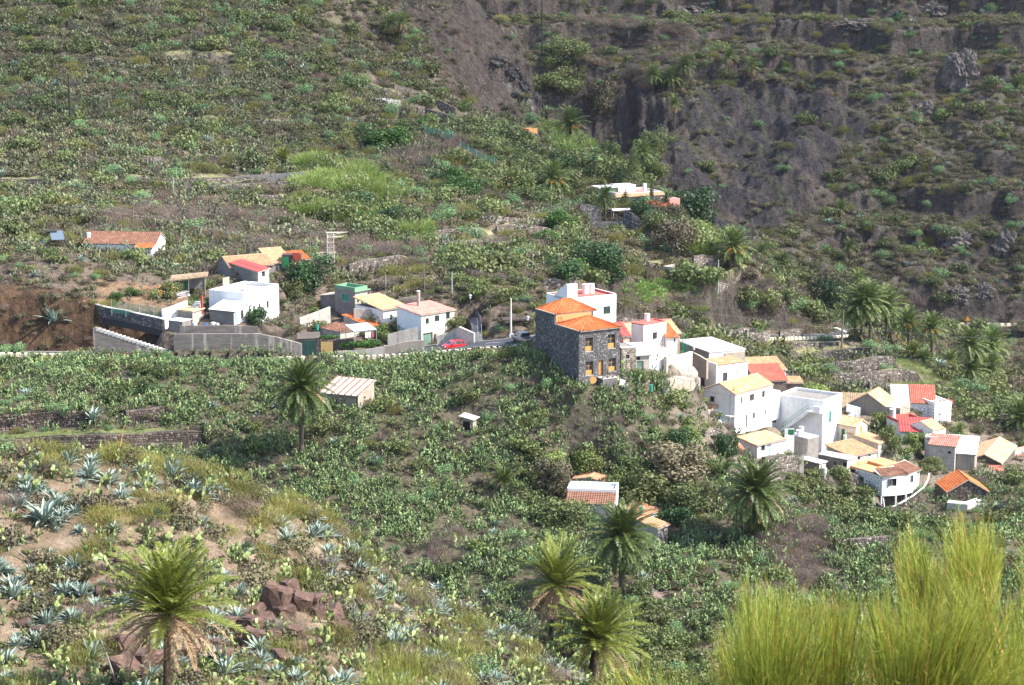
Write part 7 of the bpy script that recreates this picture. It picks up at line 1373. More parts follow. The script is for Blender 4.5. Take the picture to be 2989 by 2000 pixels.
# ---------------------------------------------------------------- palms
CRW={'g':[crown_mesh(700+i,60,-45,88,'palm_far')for i in range(3)],'d':[crown_mesh(710+i,34,-25,85,'palm_far',dead=22)for i in range(3)],'y':[crown_mesh(720+i,30,5,85,'palm_leaf_yellow',dead=6)for i in range(2)]}
PALM_N=0
def palm(base,heart,k,label,kind='g',rt=.28,near=None,fruit=0,group='canary palms',dead=0,trunk='palm_trunk'):
 global PALM_N;PALM_N+=1
 e=frame_obj('palm_tree',base,0,label,'palm tree',group);H=heart-base;mid_=H*.5+vec(H.x*.08,0,0);mb=MB();L=H.length;n=7
 pts_=[vec(0,0,-1.0)]+[vec(H.x*(i/n)**1.2,H.y*i/n,H.z*i/n)for i in range(n+1)];tube(mb,pts_,[rt*1.5,rt*1.35]+[rt]*(n-2)+[rt*1.15,rt*1.3],9);part('trunk',mb,trunk,e,True)
 if near:
  fk,n,lo,hi=near
  for i,(az,el,s)in enumerate(frond_dirs(n,PALM_N*7,lo,hi)):
   o=link('frond',frond_mesh(fk,i%5),e);o.matrix_local=fr_mat(az,el,s*k,H+vec(0,0,.1))
  for i,(az,el,s)in enumerate(frond_dirs(dead,PALM_N*9,-48,2)):
   o=link('dead_frond',frond_mesh('dead',i%3),e);o.matrix_local=fr_mat(az,el,s*k,H+vec(0,0,-.05))
 else:
  ms=CRW[kind];o=link('crown',ms[PALM_N%len(ms)],e);o.location=H;o.scale=(k,k,k);o.rotation_euler=(0,0,PALM_N*1.3)
 if fruit:
  mb=MB();random.seed(PALM_N)
  for i in range(fruit):
   a=2*math.pi*i/fruit+.4;c=H+vec(math.cos(a)*.95*k,math.sin(a)*.95*k,-.35*k)
   for j in range(60):q=c+rvec()*U(.1,.42)*k;s=.06*k;mb.add([q+vec(s,0,0),q+vec(-s,0,s),q+vec(0,s,-s),q+vec(0,-s,0)],[(0,1,2),(0,2,3),(0,3,1),(1,3,2)])
  part('fruit_clusters',mb,'orange_fruit',e,kind='stuff')
 return e
def hk(k,x,y,Y):return P(*Z(k,x,y),Y)
def wk(wpx,Y):return wpx/2/FPX*Y/2.25
YG,GR=('yellow',44,0,86),('green',74,-50,86)
def near_palm(hx,hy,bx,by,Y,wd,lab,near,dead,rt=.28,dY=0):
 b=G(bx,by)if by<1990 else None
 if b is None or abs(b.y-Y)>30:b=P(bx,by,Y)
 Y=b.y;h_=P(hx,hy,Y+dY);palm(b,h_,wk(wd,Y),lab,near=near,dead=dead,rt=rt)
near_palm(492,1795,485,2060,86,400,'yellowing palm with hanging dead fronds on the near slope by the brown rocks',('yellow',50,-2,86),26,.17)
near_palm(1625,1712,1606,1880,137,265,'leaning palm with a ring of dead fronds at the end of the near slope',('yellow',36,0,84),22,.2)
near_palm(1745,1872,1722,2010,133,285,'low full palm with arching fronds at the end of the near slope',('yellow',58,-12,84),12,.3)
near_palm(1815,1572,1815,1735,232,205,'dense dark green palm in front of the rough stone shed',('green',92,-55,86),0,.36)
near_palm(880,1140,880,1330,263,182,'tall dark trunked palm in front of the tan panelled barn',('green',84,-50,86),6,.34)
near_palm(2205,1440,2208,1575,248,205,'broad drooping palm beside the leafless bushes below the village',('green',92,-62,80),8,.42)
near_palm(1472,1412,1470,1440,250,130,'small trunkless palm among the cactus right of the stone house slope',('green',24,5,84),0,.2)
near_palm(2123,1370,2110,1410,275,75,'small wispy palm beside the white tub wall',('green',18,0,84),0,.15)
FP=[(6,2120,860,1090,402,105,'g',5,'palm with bright orange fruit at the end of the lit ridge'),(7,935,275,590,402,112,'g',0,'front left palm of the tall grove beyond the road bend'),(7,1010,225,600,408,100,'g',0,'rear palm of the tall grove, half hidden by its neighbours'),(7,1150,290,620,404,112,'g',0,'rightmost full palm of the tall grove beyond the road bend'),(7,880,330,570,410,90,'g',0,'leftmost slim trunked palm of the tall grove'),(7,1340,430,660,405,88,'g',3,'palm with orange stalks between the grove and the fruiting palm'),(7,1210,480,620,410,80,'d',0,'shorter palm tucked behind the grove with brown skirts'),(7,1545,470,670,400,84,'g',6,'round palm with orange fruit clusters right of the grove'),(7,1380,690,None,392,75,'y',0,'low yellow green palm under the grove'),(7,1480,740,None,388,60,'g',0,'low dark palm on the bank right of the grove'),(7,1880,620,930,384,100,'g',0,'left crown of the palm cluster above the ravine'),(7,2060,620,940,386,98,'g',0,'right crown of the palm cluster above the ravine'),(7,1890,830,940,380,88,'g',0,'lower left palm of the cluster above the ravine'),(7,2050,830,940,381,86,'g',0,'lower right palm of the cluster above the ravine'),(7,1700,760,None,384,62,'g',0,'small palm left of the cluster above the ravine'),(7,2320,1260,1400,335,125,'g',0,'palm cut by the right edge above the lower village'),(7,1780,1370,None,325,50,'g',0,'tiny palm above the salmon tiled roof'),(7,905,45,150,470,58,'d',0,'small palm directly behind the tall grove'),(11,250,325,480,640,56,'d',0,'slender palm on the far mountain, left of the pair on the ledge'),(11,380,380,490,640,58,'d',0,'slender palm on the far mountain, right of the pair on the ledge'),(11,1235,585,None,620,38,'g',0,'small dark palm on the edge of the grey rock face'),(11,890,1190,1250,575,50,'d',0,'ragged palm with a brown skirt low on the far mountain'),(11,440,1440,1500,520,54,'d',0,'greyish palm right of the fruiting palm'),(11,560,1510,None,490,68,'g',0,'green palm low in the valley right of the fruiting palm'),(11,940,1415,1520,540,54,'d',0,'palm with brown skirt above the palm grove'),(11,1915,480,None,610,56,'d',0,'palm by the right frame edge high on the mountain'),(11,950,320,None,660,36,'y',0,'tiny pale palm high on the far mountain'),(11,580,385,None,640,36,'y',0,'tiny palm right of the pair on the ledge'),(10,90,160,280,548,62,'d',0,'palm on the left skyline slope, left of the pair'),(10,170,150,310,546,58,'d',0,'palm on the left skyline slope, right of the pair'),(10,1890,515,640,640,56,'g',0,'left palm of the three above the dark cliff'),(10,2015,535,610,640,60,'g',0,'middle palm of the three above the dark cliff'),(10,2110,450,600,642,58,'g',0,'right palm of the three above the dark cliff'),(10,2035,715,880,625,52,'d',0,'thin palm with hanging dead fronds over the dark cliff'),(10,1325,850,None,500,92,'g',4,'large palm with orange fruit beside the dark cliff'),(10,1820,1040,None,470,62,'g',0,'palm crown behind the pine trees above the villa'),(10,1205,1225,1340,458,100,'g',6,'palm with orange fruit stalks and a stout trunk left of the villa'),(10,1130,1060,1110,478,34,'g',0,'tiny palm at the corner of the orchard'),(10,1562,1355,1500,446,66,'g',0,'palm with a pale stout trunk directly in front of the villa'),(9,1615,905,None,408,66,'y',0,'low yellow green palm on the left hillside'),(14,1100,1010,None,365,34,'y',0,'tiny yellow palm left of the field terraces'),(10,1590,1150,None,470,40,'g',0,'dark small palm beside the cypress'),(6,620,150,None,455,34,'y',0,'small palm behind the green villa wall')]
for k,x,y,by,Y,wd,kind,fr_,lab in FP:
 Zk=Z(k,x,y);bpx=(Zk[0],Z(k,x,by)[1])if by else(Zk[0],Zk[1]+wd*.2)
 b=G(*bpx)
 if b is None or abs(b.y-Y)>60:b=P(*bpx,Y)
 Y=b.y;h_=P(*Zk,Y)
 palm(b,h_,wk(wd,Y)*1.12,lab,kind,.26 if wd>80 else.2,fruit=fr_)
def bare_pole(k,x,yt,yb,Y,r,mat,label,name,cat,top=None,group=None):
 g0=G(*Z(k,x,yb))
 if g0 is not None and abs(g0.y-Y)<40 and cat=='pole':Y=g0.y
 b=hk(k,x,yb,Y);t=hk(k,x,yt,Y);g_=float(hz(b.x,b.y));e=frame_obj(name,b,0,label,cat,group);mb=MB();tube(mb,[vec(0,0,min(-.6,g_-b.z-.5)),vec(0,0,(t.z-b.z)*.5),vec(0,0,t.z-b.z)],[r*1.25,r,r*.8],8);part('shaft',mb,mat,e);e['h']=t.z-b.z;return e,t
e,t=bare_pole(9,398,420,630,440,.22,'burnt_trunk','charred headless palm trunk on the left hillside','burnt_palm_trunk','tree trunk');bare_pole(10,1130,-20,165,660,.2,'burnt_trunk','bare dead trunk at the top of the dark cliff','dead_tree_trunk','tree trunk')
b=hk(10,1490,1250,470);h_=hk(10,1500,1060,470);e=frame_obj('fan_palm',b,0,'tall fan palm with a slim pale trunk above the villa','palm tree');mb=MB();tube(mb,[vec(0,0,-1),vec(.1,0,(h_.z-b.z)*.5),h_-b],[.3,.22,.2],8);part('trunk',mb,'bark',e);random.seed(4);mb=MB()
for i in range(34):
 a=U(0,6.28);el=R(U(-55,80));d=vec(math.cos(a)*math.cos(el),math.sin(a)*math.cos(el),math.sin(el));q=h_-b+d*1.1;s,n_=basis(d);vs=[q]+[q+(d*math.cos(t_)+s*math.sin(t_))*.95+n_*U(-.08,.08)for t_ in[R(-70+20*j)for j in range(8)]];mb.add(vs,[(0,j,j+1)for j in range(1,8)],0,U(.1,1))
part('crown',mb,'fan_leaf',e)
# ---------------------------------------------------------------- trees
def blobs(seed,n,w,h,base):
 random.seed(seed);return[(vec(U(-.5,.5)*w,U(-.5,.5)*w,base+U(.15,.85)*h),U(.28,.42)*w,U(.75,1.0))for _ in range(n)]
TR={}
for key,mat in(('round','leaf_green'),('dark','leaf_dark'),('citrus','leaf_citrus'),('lime','leaf_lime'),('olive','dull_shrub')):
 TR[key]=[tree_mesh('t',500+i,blobs(500+i+len(key),13,1.0,.95,.15),3000,.048,mat,.35,.03)for i in range(3)]
random.seed(77)
bl=[(vec(0,0,.1+.085*i),.5*(1-i/12.5)*(1+.12*(i%2)),.35)for i in range(12)];TR['conifer']=[tree_mesh('t',520,bl,2800,.03,'leaf_green',.9,.02)]
TR['cypress']=[tree_mesh('t',530,[(vec(0,0,.08+.09*i),.115*(1-abs(i-4)/12),1.2)for i in range(10)],1500,.022,'leaf_dark',.5,.012)]
TREE_N=0
def tree(kind,k,x,y,Y,wpx,hpx,label,fruit=0,name=None,z_=None):
 """crown centre pixel, crown width and height in photograph pixels"""
 global TREE_N;TREE_N+=1
 q=Z(k,x,y);g0=G(q[0],q[1]+hpx*.45)
 if g0 is not None and abs(g0.y-Y)<60:Y=g0.y
 W_=wpx/FPX*Y;H_=hpx/FPX*Y;c=hk(k,x,y,Y);b=vec(c.x,c.y,c.z-H_*.55);g_=float(hz(b.x,b.y));e=frame_obj(name or{'conifer':'pine_tree','cypress':'cypress_tree','citrus':'citrus_tree'}.get(kind,'leafy_tree'),b,TREE_N*1.7,label,'tree');cr,tk=TR[kind][TREE_N%len(TR[kind])]
 for nm,me in(('crown',cr),('trunk',tk)):o=link(nm,me,e);o.scale=(W_,W_,H_)if kind!='cypress' else(W_*4,W_*4,H_)
 if g_<b.z-.3:mb=MB();tube(mb,[vec(0,0,g_-b.z-.4),vec(0,0,.3)],[W_*.05,W_*.035],6);part('lower_trunk',mb,'bark',e)
 if fruit:
  mb=MB();random.seed(TREE_N)
  for j in range(fruit):q=rvec()*.47;q=vec(q.x*W_,q.y*W_,H_*(.55+q.z*.9));s=.09;mb.add([q+vec(s,0,0),q+vec(-s,0,s),q+vec(0,s,-s),q+vec(0,-s,0)],[(0,1,2),(0,2,3),(0,3,1),(1,3,2)])
  part('fruit',mb,'orange_fruit',e,kind='stuff')
for t in[('citrus',6,165,590,414,68,64,'round clipped dark green tree at the end of the straw coloured path'),('dark',6,190,1130,385,72,58,'dark rounded tree left of the big leafy tree'),('dark',6,560,1000,392,100,84,'big leafy dark green tree above the white terrace house'),('dark',6,680,1150,388,84,70,'lower lobe of dark foliage beside the leaning pole'),('citrus',6,360,1080,388,46,44,'yellow green small tree between the dark trees'),('round',6,955,1090,382,50,52,'small round tree right of the big leafy tree'),('olive',6,1460,760,430,92,96,'broad olive green tree right of the grey villa wall'),('round',6,1280,620,436,70,70,'dense green tree right of the villa canopy'),('dark',6,1600,440,455,110,112,'large dark green tree at the right of the villa garden'),('olive',6,1400,500,448,74,56,'brownish green spreading tree behind the garden'),('conifer',6,275,290,444,46,66,'layered norfolk pine left of the villa'),('round',6,480,400,444,52,60,'bright green tree between the pine and the stout palm'),('conifer',6,880,310,444,50,56,'small spreading conifer before the villa front'),('dark',6,1040,440,441,50,50,'dark shrub like tree right of the garden canopy'),('cypress',6,830,80,468,13,80,'slim cypress directly behind the villa roof'),('cypress',6,1180,260,455,17,76,'slim cypress right of the villa'),('cypress',6,1350,330,456,16,60,'pair of short cypresses beside the large dark tree'),('conifer',10,1760,1110,480,58,130,'tall pine behind the villa'),('conifer',10,1840,1270,462,50,66,'lower pine overhanging the villa chimney'),('dark',10,1265,1110,470,64,36,'dark flat crowned tree behind the orchard corner'),('round',10,1590,1060,500,46,62,'green tree at the foot of the dark cliff'),('round',10,1890,1010,500,64,90,'tall green tree right of the pine at the cliff foot'),('round',10,1900,1150,490,52,60,'green tree below the tall one at the cliff foot'),('citrus',14,970,240,466,100,58,'large dark citrus tree on the upper terrace'),('citrus',14,1085,240,468,44,62,'dark citrus tree touching the large one'),('round',14,1170,160,482,58,36,'light green tree above the dark citrus trees'),('citrus',14,1240,155,482,26,36,'slim green tree right of the light green one'),('citrus',14,1430,500,440,60,50,'bright green citrus tree, upper of the two in mid hill'),('citrus',14,1500,570,434,72,56,'dark green citrus tree, lower of the two in mid hill'),('citrus',14,1580,580,436,44,44,'small citrus tree right of the lower dark one'),('citrus',14,1500,640,430,40,22,'low green bush under the mid hill citrus trees'),('round',14,1850,540,462,92,70,'yellow green rounded tree left of the fruiting stout palm'),('round',14,1920,570,460,60,60,'mid green tree touching the yellow green one'),('citrus',14,2205,820,414,66,62,'twin lobe of the clipped tree'),('citrus',14,2090,920,392,50,40,'small green bush below the clipped tree'),('olive',14,930,480,424,48,26,'low olive bush by the brown grass'),('dark',14,800,690,394,90,50,'dark thicket tree under the lime canes'),('dark',14,1040,780,382,60,50,'leafy dark tree by the yellow bush'),('citrus',14,870,810,378,30,48,'orange yellow flowering bush on the left mid slope'),('citrus',14,1010,960,366,56,40,'leafy bush with orange fruit above the terraces'),('dark',2,165,200,328,92,96,'dense dark green tree left of the mint topped house'),('round',2,60,330,322,60,50,'green tree at the foot of the dense dark one'),('round',2,1000,670,304,100,50,'fig tree spreading over the grey garden wall'),('round',2,900,730,302,40,44,'low fig branch by the orange roof'),('citrus',2,1100,825,302,12,14,'round potted bush on the rubble wall'),('olive',2,560,1390,267,62,38,'umbrella shaped spurge tree before the tan barn'),('round',1,1258,645,315,66,44,'orange tree laden with fruit in the dry yard'),('citrus',1,885,695,314,32,28,'small citrus bush in the dry yard, left one'),('citrus',1,1005,655,320,32,26,'small citrus bush in the dry yard, right one'),('dark',1,1940,840,303,52,52,'dark bush against the big white house wall'),('round',1,1230,290,346,46,56,'yellow green tree at the end of the long house'),('citrus',1,2100,430,324,50,50,'dark bush behind the red sheet roof'),('dark',1,2320,560,316,60,60,'dark tree between the left compound and the middle cluster'),('round',3,1415,1235,272,44,32,'pale green bushy tree in front of the stone hut'),('dark',4,620,1390,282,60,62,'dark leafy tree left of the small blue doored house'),('lime',4,280,1240,280,60,52,'yellow green rounded bush beside the lower footpath'),('dark',4,100,1300,278,56,60,'dark green shrub tree left of the lower footpath'),('lime',5,1000,420,308,50,50,'pale green tree between the cream cottage and the red roof'),('round',5,1100,560,304,46,70,'leafy tree left of the green doored cottage'),('lime',5,1350,580,301,56,42,'bright loquat tree in front of the gabled cottage'),('lime',7,540,1030,318,60,44,'pale cactus like tree behind the staircase house'),('round',5,1470,800,290,50,40,'green shrub tree right of the dotted house'),('round',5,1560,720,294,40,60,'shrub tree left of the grey house'),('round',5,1640,560,315,70,36,'green shrubs above the corrugated shed'),('round',8,1620,250,246,130,90,'broad leafy tree right of the bush house'),('olive',8,1800,120,250,150,100,'wide olive green tree below the pale path'),('round',8,1950,330,245,110,80,'green spreading bush tree above the drooping palm'),('dark',8,1870,430,240,70,50,'dark round bush right of the rough stone shed'),('olive',8,1080,200,254,90,90,'tall olive bush left of the bush house'),('round',8,1180,430,246,120,80,'dense shrub tree below left of the bush house'),('lime',8,1320,90,262,80,60,'yellow green cactus tree above the bush house'),('lime',8,1080,100,264,60,50,'pale bush tree above the small palm'),('round',10,1310,340,650,90,60,'dark green ivy covered tree on top of the cliff'),('round',10,1260,560,640,80,60,'leafy tree hanging over the cliff edge, left one'),('olive',10,1570,680,630,64,90,'olive green tree growing on the cliff face'),('dark',7,680,220,470,80,90,'dark tree in the valley behind the grove'),('olive',7,640,130,480,90,80,'grey green tree in the valley behind the grove'),('dark',7,1700,330,520,0.1,0.1,'')]:
 if t[-1]:tree(*t[:7],t[7],fruit=70 if('fruit' in t[7]and t[0]in('round','citrus'))or 'flowering' in t[7]else 0)
for i in range(11):
 x,y=[(1380,180),(1440,160),(1500,170),(1560,190),(1620,190),(1660,200),(1600,280),(1680,300),(1760,330),(1840,340),(1930,350)][i]
 tree('round',14,x,y,478-y*.1,40,28,['pale','rounded','low','broad'][i%4]+' orchard tree, number %s along the netting from the cistern side'%['one','two','three','four','five','six','seven','eight','nine','ten','eleven'][i],name='orchard_tree')
for i,(k,x,y,w_)in enumerate([(1,100,1060,85),(1,1055,1125,44),(1,1270,1115,62),(1,1165,1150,50),(1,545,1135,64),(13,330,430,84),(13,840,145,60),(13,960,150,66),(13,1640,190,56),(13,790,155,50),(13,910,330,50),(13,620,560,40),(13,60,100,90),(9,1800,440,34),(9,1395,1090,30),(9,1960,710,44),(9,790,265,40),(9,2100,480,50),(14,720,145,44),(2,900,800,10)]):
 q=G(*Z(k,x,y+w_*.8))
 if q is None:continue
 W_=w_/FPX*q.y;o=link('spurge_bush',VEG['spurge'][i%4],None,label='big rounded bright green spurge '+['at the far left under the earth cut','before the sloping wing wall','between the wing wall and the tall retaining wall','hugging the lane barrier','over the lane at the foot of the earth cut','above the stone terrace wall','left of the white barrier blocks','against the white barrier blocks','behind the tall dark palm','beside the lane shrubs','above the grass strip','at the end of the grass strip','in the left corner under the lane','on the hillside below the olive bushes','on the terrace ledge of the left hillside','on the lower left hillside','high on the left hillside','by the upper terraces','beside the dry hillside scrub','by the fig tree'][i],category='bush');o.location=q;o.scale=(W_*.55,W_*.55,W_*.6)
for i,(x,y,w_)in enumerate([(620,470,90),(740,300,80),(830,260,90),(930,300,90),(560,520,70),(700,560,100),(800,640,110),(900,680,90),(860,420,80),(960,430,80),(640,620,70),(1000,560,60)]):
 q=G(*Z(12,x,y+w_*.6))
 if q is None:continue
 W_=w_/FPX*q.y;o=link('dry_shrub',VEG['dry'][i%4],None,label='grey leafless bush, '+['uppermost','second','third','fourth','fifth','sixth','seventh','eighth','ninth','tenth','eleventh','last'][i]+' in the thicket below the dotted house',category='shrub',group='grey leafless bushes of the thicket');o.location=q;o.scale=(W_*.42,W_*.42,W_*.5);o.rotation_euler=(0,0,i)
e=link('vine_hedge',make_bush('vine_hedge','leaf_citrus',2600,77,1.0,.8,.10,14),None,label='bright green vine hedge over the low wall by the awning',category='hedge');e.location=gp(2,690,880,302);e.scale=(3.6,1.0,1.5)
e=link('vine_canopy',make_bush('vine_canopy','leaf_citrus',1600,78,1.0,.5,.12,10),None,label='low green vine canopy in front of the brown hipped roof',category='vine');e.location=gp(2,360,790,303);e.scale=(2.6,1.3,.9)
e=link('red_flower_bush',make_bush('red_flower_bush','red_flower',900,79,1.0,.6,.09,8),None,label='rust red flowering bush beside the villa',category='bush');e.location=gp(6,1230,440,447);e.scale=(6,4,3.6)
AL=[]
for v in range(4):
 random.seed(60+v);mb=MB();leaf3(mb,vec(0,0,0),vec(math.cos(.5),0,math.sin(.5)),1.15,.21,U(.05,.5),U(.1,.35),U(.55,1));AL.append(mb.mesh('leaf',['agave_leaf']))
AG=[(15,270,560,150),(15,460,850,120),(15,120,470,110),(15,400,1010,110),(15,460,1160,80),(15,700,620,80),(15,660,330,120),(15,740,420,90),(15,1180,400,120),(15,1240,430,90),(15,880,290,80),(15,1020,730,80),(15,870,760,60),(15,1290,880,100),(15,1370,920,80),(15,1430,740,50),(15,1640,560,90),(15,1630,730,60),(15,1740,640,60),(15,1840,740,70),(15,1930,620,60),(15,2130,720,60),(15,40,1420,110),(15,60,700,90),(15,300,790,80),(15,1970,1030,60),(15,2110,1110,60),(15,1580,1380,50),(15,1500,1480,80),(15,1350,1500,50),(15,540,480,100),(15,420,190,90),(15,560,210,80),(15,180,400,90),(8,160,1050,75),(8,350,1040,90),(8,380,910,80),(8,680,1090,85),(8,590,1350,70),(8,1230,1440,80),(8,740,1470,60),(15,1060,190,75),(13,530,520,92),(13,150,385,70),(1,410,860,106),(8,650,750,50),(8,690,930,50),(8,730,540,40),(8,810,80,46),(3,1700,1420,44),(5,2080,1200,50),(3,1270,1390,40),(1,100,300,30),(1,265,520,40)]
for i,(k,x,y,wpx)in enumerate(AG):
 q=G(*Z(k,x,y+(12 if k in(15,8)else 20)))
 if q is None:continue
 s=max(.35,wpx/FPX*q.y/2.0);lab=('huge' if s>1.2 else 'large' if s>.85 else 'mid sized' if s>.6 else 'small')+' blue grey agave '+where(*Z(k,x,y))if k in(15,8)else 'blue grey agave '+('beside the brown rocks' if k==15 and x>1400 and y>900 else 'near the crest' if y<500 and k==15 else 'left of the yellowing palm' if k==15 and x<800 else 'among yellow green prickly pears' if k in(15,)else 'against the stone terrace wall' if k==13 else 'hanging over the earth cut' if k==1 and y>800 else 'in the green scrub')
 e=frame_obj('agave',q,0,lab,'agave','blue grey agaves picked out one by one');big=wpx>=60
 if big:
  for j,(d,kk)in enumerate(agave_dirs(26,i+3)):
   o=link('leaf',AL[j%4],e);az=math.atan2(d.y,d.x);el=math.asin(d.z);o.matrix_local=Matrix.Rotation(az,4,'Z')@Matrix.Translation((.1*s,0,0))@Matrix.Rotation(-(el-.5),4,'Y')@Matrix.Scale(kk*s*.95,4)
 else:o=link('rosette',VEG['agave'][i%5],e);o.scale=(s,s,s)
for k,x0,y0,x1,y1,lab in((15,708,212,762,-20,'tall leaning orange brown agave flower stalk on the near slope'),(15,720,1560,590,1230,'grey dead agave stalk leaning left of the near palm'),(15,230,850,80,725,'thin grey fallen stalk across the near slope')):
 a=G(*Z(k,x0,y0));
 if a is None:a=P(*Z(k,x0,y0),88)
 b_=P(*Z(k,x1,y1),a.y+.6);e=frame_obj('agave_stalk',a,0,lab,'stalk');mb=MB();tube(mb,[vec(0,0,-.3),(b_-a)*.5,b_-a],[.06,.045,.02],6);part('stem',mb,'agave_stalk' if y1<0 else 'grey_wood',e)
# ---------------------------------------------------------------- rocks of the near slope
def rock_mesh(seed,blocky=True):
 random.seed(seed);bm=bmesh.new();bmesh.ops.create_cube(bm,size=1)
 for v in bm.verts:v.co=vec(*(c*U(.7,1.05)for c in v.co))
 bmesh.ops.bevel(bm,geom=bm.edges[:],offset=.09,segments=1,affect='EDGES');bmesh.ops.triangulate(bm,faces=bm.faces[:]);bmesh.ops.subdivide_edges(bm,edges=[e for e in bm.edges if e.calc_length()>.3],cuts=2);
 for v in bm.verts:v.co+=rvec()*.035
 me=bpy.data.meshes.new('rock');bm.to_mesh(me);bm.free();me.materials.append(MAT['rock_brown']);return me
RK=[rock_mesh(40+i)for i in range(6)]
for i,(x,y,w_,h_)in enumerate([(1670,1060,150,190),(1770,990,90,120),(1830,1070,130,130),(1915,1065,110,90),(2030,1140,110,115),(1530,1200,130,90),(1550,1290,150,110),(1620,1185,100,90),(1655,1300,90,130),(1800,1275,90,110),(1830,1360,100,100),(1905,1325,100,80),(2065,1245,120,110),(1740,1130,110,90),(1945,1130,90,80),(1720,1405,120,70),(795,825,130,80),(1330,1405,160,100),(860,1425,220,120),(1285,1325,130,80),(1405,1185,110,60),(2120,745,55,45),(640,1000,110,80),(720,1330,170,120),(760,1480,180,120),(1180,1370,120,80),(1480,1130,80,60),(220,1250,90,60),(150,1200,70,50),(2120,1290,70,60),(1990,1050,70,50),(1560,1110,90,60)]):
 q=G(*Z(15,x,y+h_*.3))
 if q is None:continue
 s=q.y/FPX/2.0909;o=link('rock',RK[i%6],None,label=('big' if w_>120 else 'medium' if w_>85 else 'small')+' angular red brown rock '+where(*Z(15,x,y))+(', high up' if y<1080 else ''),category='rock',group='red brown rocks of the near slope')
 o.location=q+vec(0,.15,h_*s*.28);o.scale=(w_*s*1.3,w_*s*1.2,h_*s*1.3);random.seed(i);o.rotation_euler=(U(-.25,.25),U(-.3,.3),U(0,3))
def boulder(k,x,y,w_,h_,Y,label,dy=.5,mat='rock_grey'):
 g0=G(*Z(k,x,y));Y=g0.y if g0 is not None and abs(g0.y-Y)<90 else Y
 bm=bmesh.new();bmesh.ops.create_icosphere(bm,subdivisions=6,radius=1);c=hk(k,x,y,Y);sx=w_/ZN[k][2]/FPX*Y*.55;sz_=h_/ZN[k][2]/FPX*Y*.6
 co=np.array([v.co[:]for v in bm.verts]);n1=fbm(co[:,0]*2.2+x,co[:,2]*2.2+co[:,1]*1.7+y,5,5);n2=np.abs(noise2(co[:,0]*7+co[:,1]*3,co[:,2]*2.5+x,7))
 cell=np.floor(co[:,0]*4.5+n1*2)*7.1+np.floor(co[:,2]*2.2+n2)*3.7+np.floor(co[:,1]*4)*5.3;blk=np.sin(cell*12.9898)*43758.5;blk=blk-np.floor(blk)
 for v,a,b,c_ in zip(bm.verts,n1,n2,blk):v.co=v.co*(1+.42*a-.16*b+.16*(c_-.5))
 me=bpy.data.meshes.new('rock_outcrop');bm.to_mesh(me);bm.free();me.materials.append(MAT[mat]);o=link('rock_outcrop',me,None,label=label,category='rock',kind='thing');o.location=c+vec(0,sx*dy,-sz_*.1);o.scale=(sx,sx*.8,sz_)
for a in[(11,1600,440,240,260,612,'great rounded grey rock high on the right mountain'),(11,1370,650,150,120,610,'grey rock shoulder below the great rounded rock'),(11,1560,1390,200,140,545,'jagged outcrop low on the right mountain'),(11,1840,1420,170,170,540,'ribbed outcrop by the right frame edge'),(11,1280,745,70,60,600,'small rock knob above the olive bushes'),(11,1430,60,180,80,660,'pale crag near the top right of the mountain'),(11,1000,150,300,70,660,'long broken cliff band on the upper mountain'),(11,100,60,260,90,680,'dark crag at the top of the mountain'),(10,2050,110,170,110,672,'lumpy crag over the dark overhang'),(10,1060,970,120,110,492,'grey rock knoll under the orange ruin'),(9,850,950,170,90,425,'tilted grey outcrop on the left hillside above the channel'),(9,1230,930,140,70,424,'flat grey ledge on the left hillside'),(9,560,370,220,60,490,'reddish rock ledge high on the left hillside'),(7,1750,200,300,160,545,'reddish brown cliff above the far road'),(7,2000,180,220,180,545,'columnar cliff above the far road by the frame edge'),(10,1480,250,0.1,0.1,600,'')]:
 if a[-1]:boulder(*a[:6],a[6])
for a in[(10,770,430,190,110,560,'upper rock painted black as the shade of the hollow under the rock spur'),(10,880,510,210,170,560,'middle rock with pale streaks, painted black as the shade of the hollow'),(10,980,600,120,150,560,'lower rock painted black as the shade of the hollow under the rock spur'),(10,1070,690,90,120,560,'lowest rock painted black as the shade of the hollow beside the cliff')]:boulder(*a,.75,'cave_shade_rock')  # boulders added so their black colour reads as the shaded hollow
# ---------------------------------------------------------------- roads and their barriers
def ribbon(name,line,hw,mat,dz=0.0,off=0.0,kind='structure',sel=None):
 mb=MB();vs=[];n=len(line)
 for i in range(n):
  t=line[min(i+1,n-1)]-line[max(i-1,0)];t=t/np.linalg.norm(t[:2]);nn=np.array([t[1],-t[0],0]);c=line[i]+nn*off
  vs+=[tuple(c-nn*hw+[0,0,dz]),tuple(c+nn*hw+[0,0,dz])]
 mb.add(vs,[(2*i,2*i+1,2*i+3,2*i+2)for i in range(n-1)if sel is None or sel(i)]);return part(name,mb,mat,None,kind=kind)
ln,hw=RD['main'];ribbon('road',ln,hw,'asphalt');ribbon('lane_marking',ln,.07,'road_paint',.004,sel=lambda i:i%6<2);ribbon('edge_line',ln,.06,'road_paint',.004,off=hw-.25);ribbon('edge_line',ln,.06,'road_paint',.004,off=-hw+.25)
BM=MB();box_mb(BM,-.38,.38,-.2,.2,0,.62);BLK=BM.mesh('block',['block_paint'])
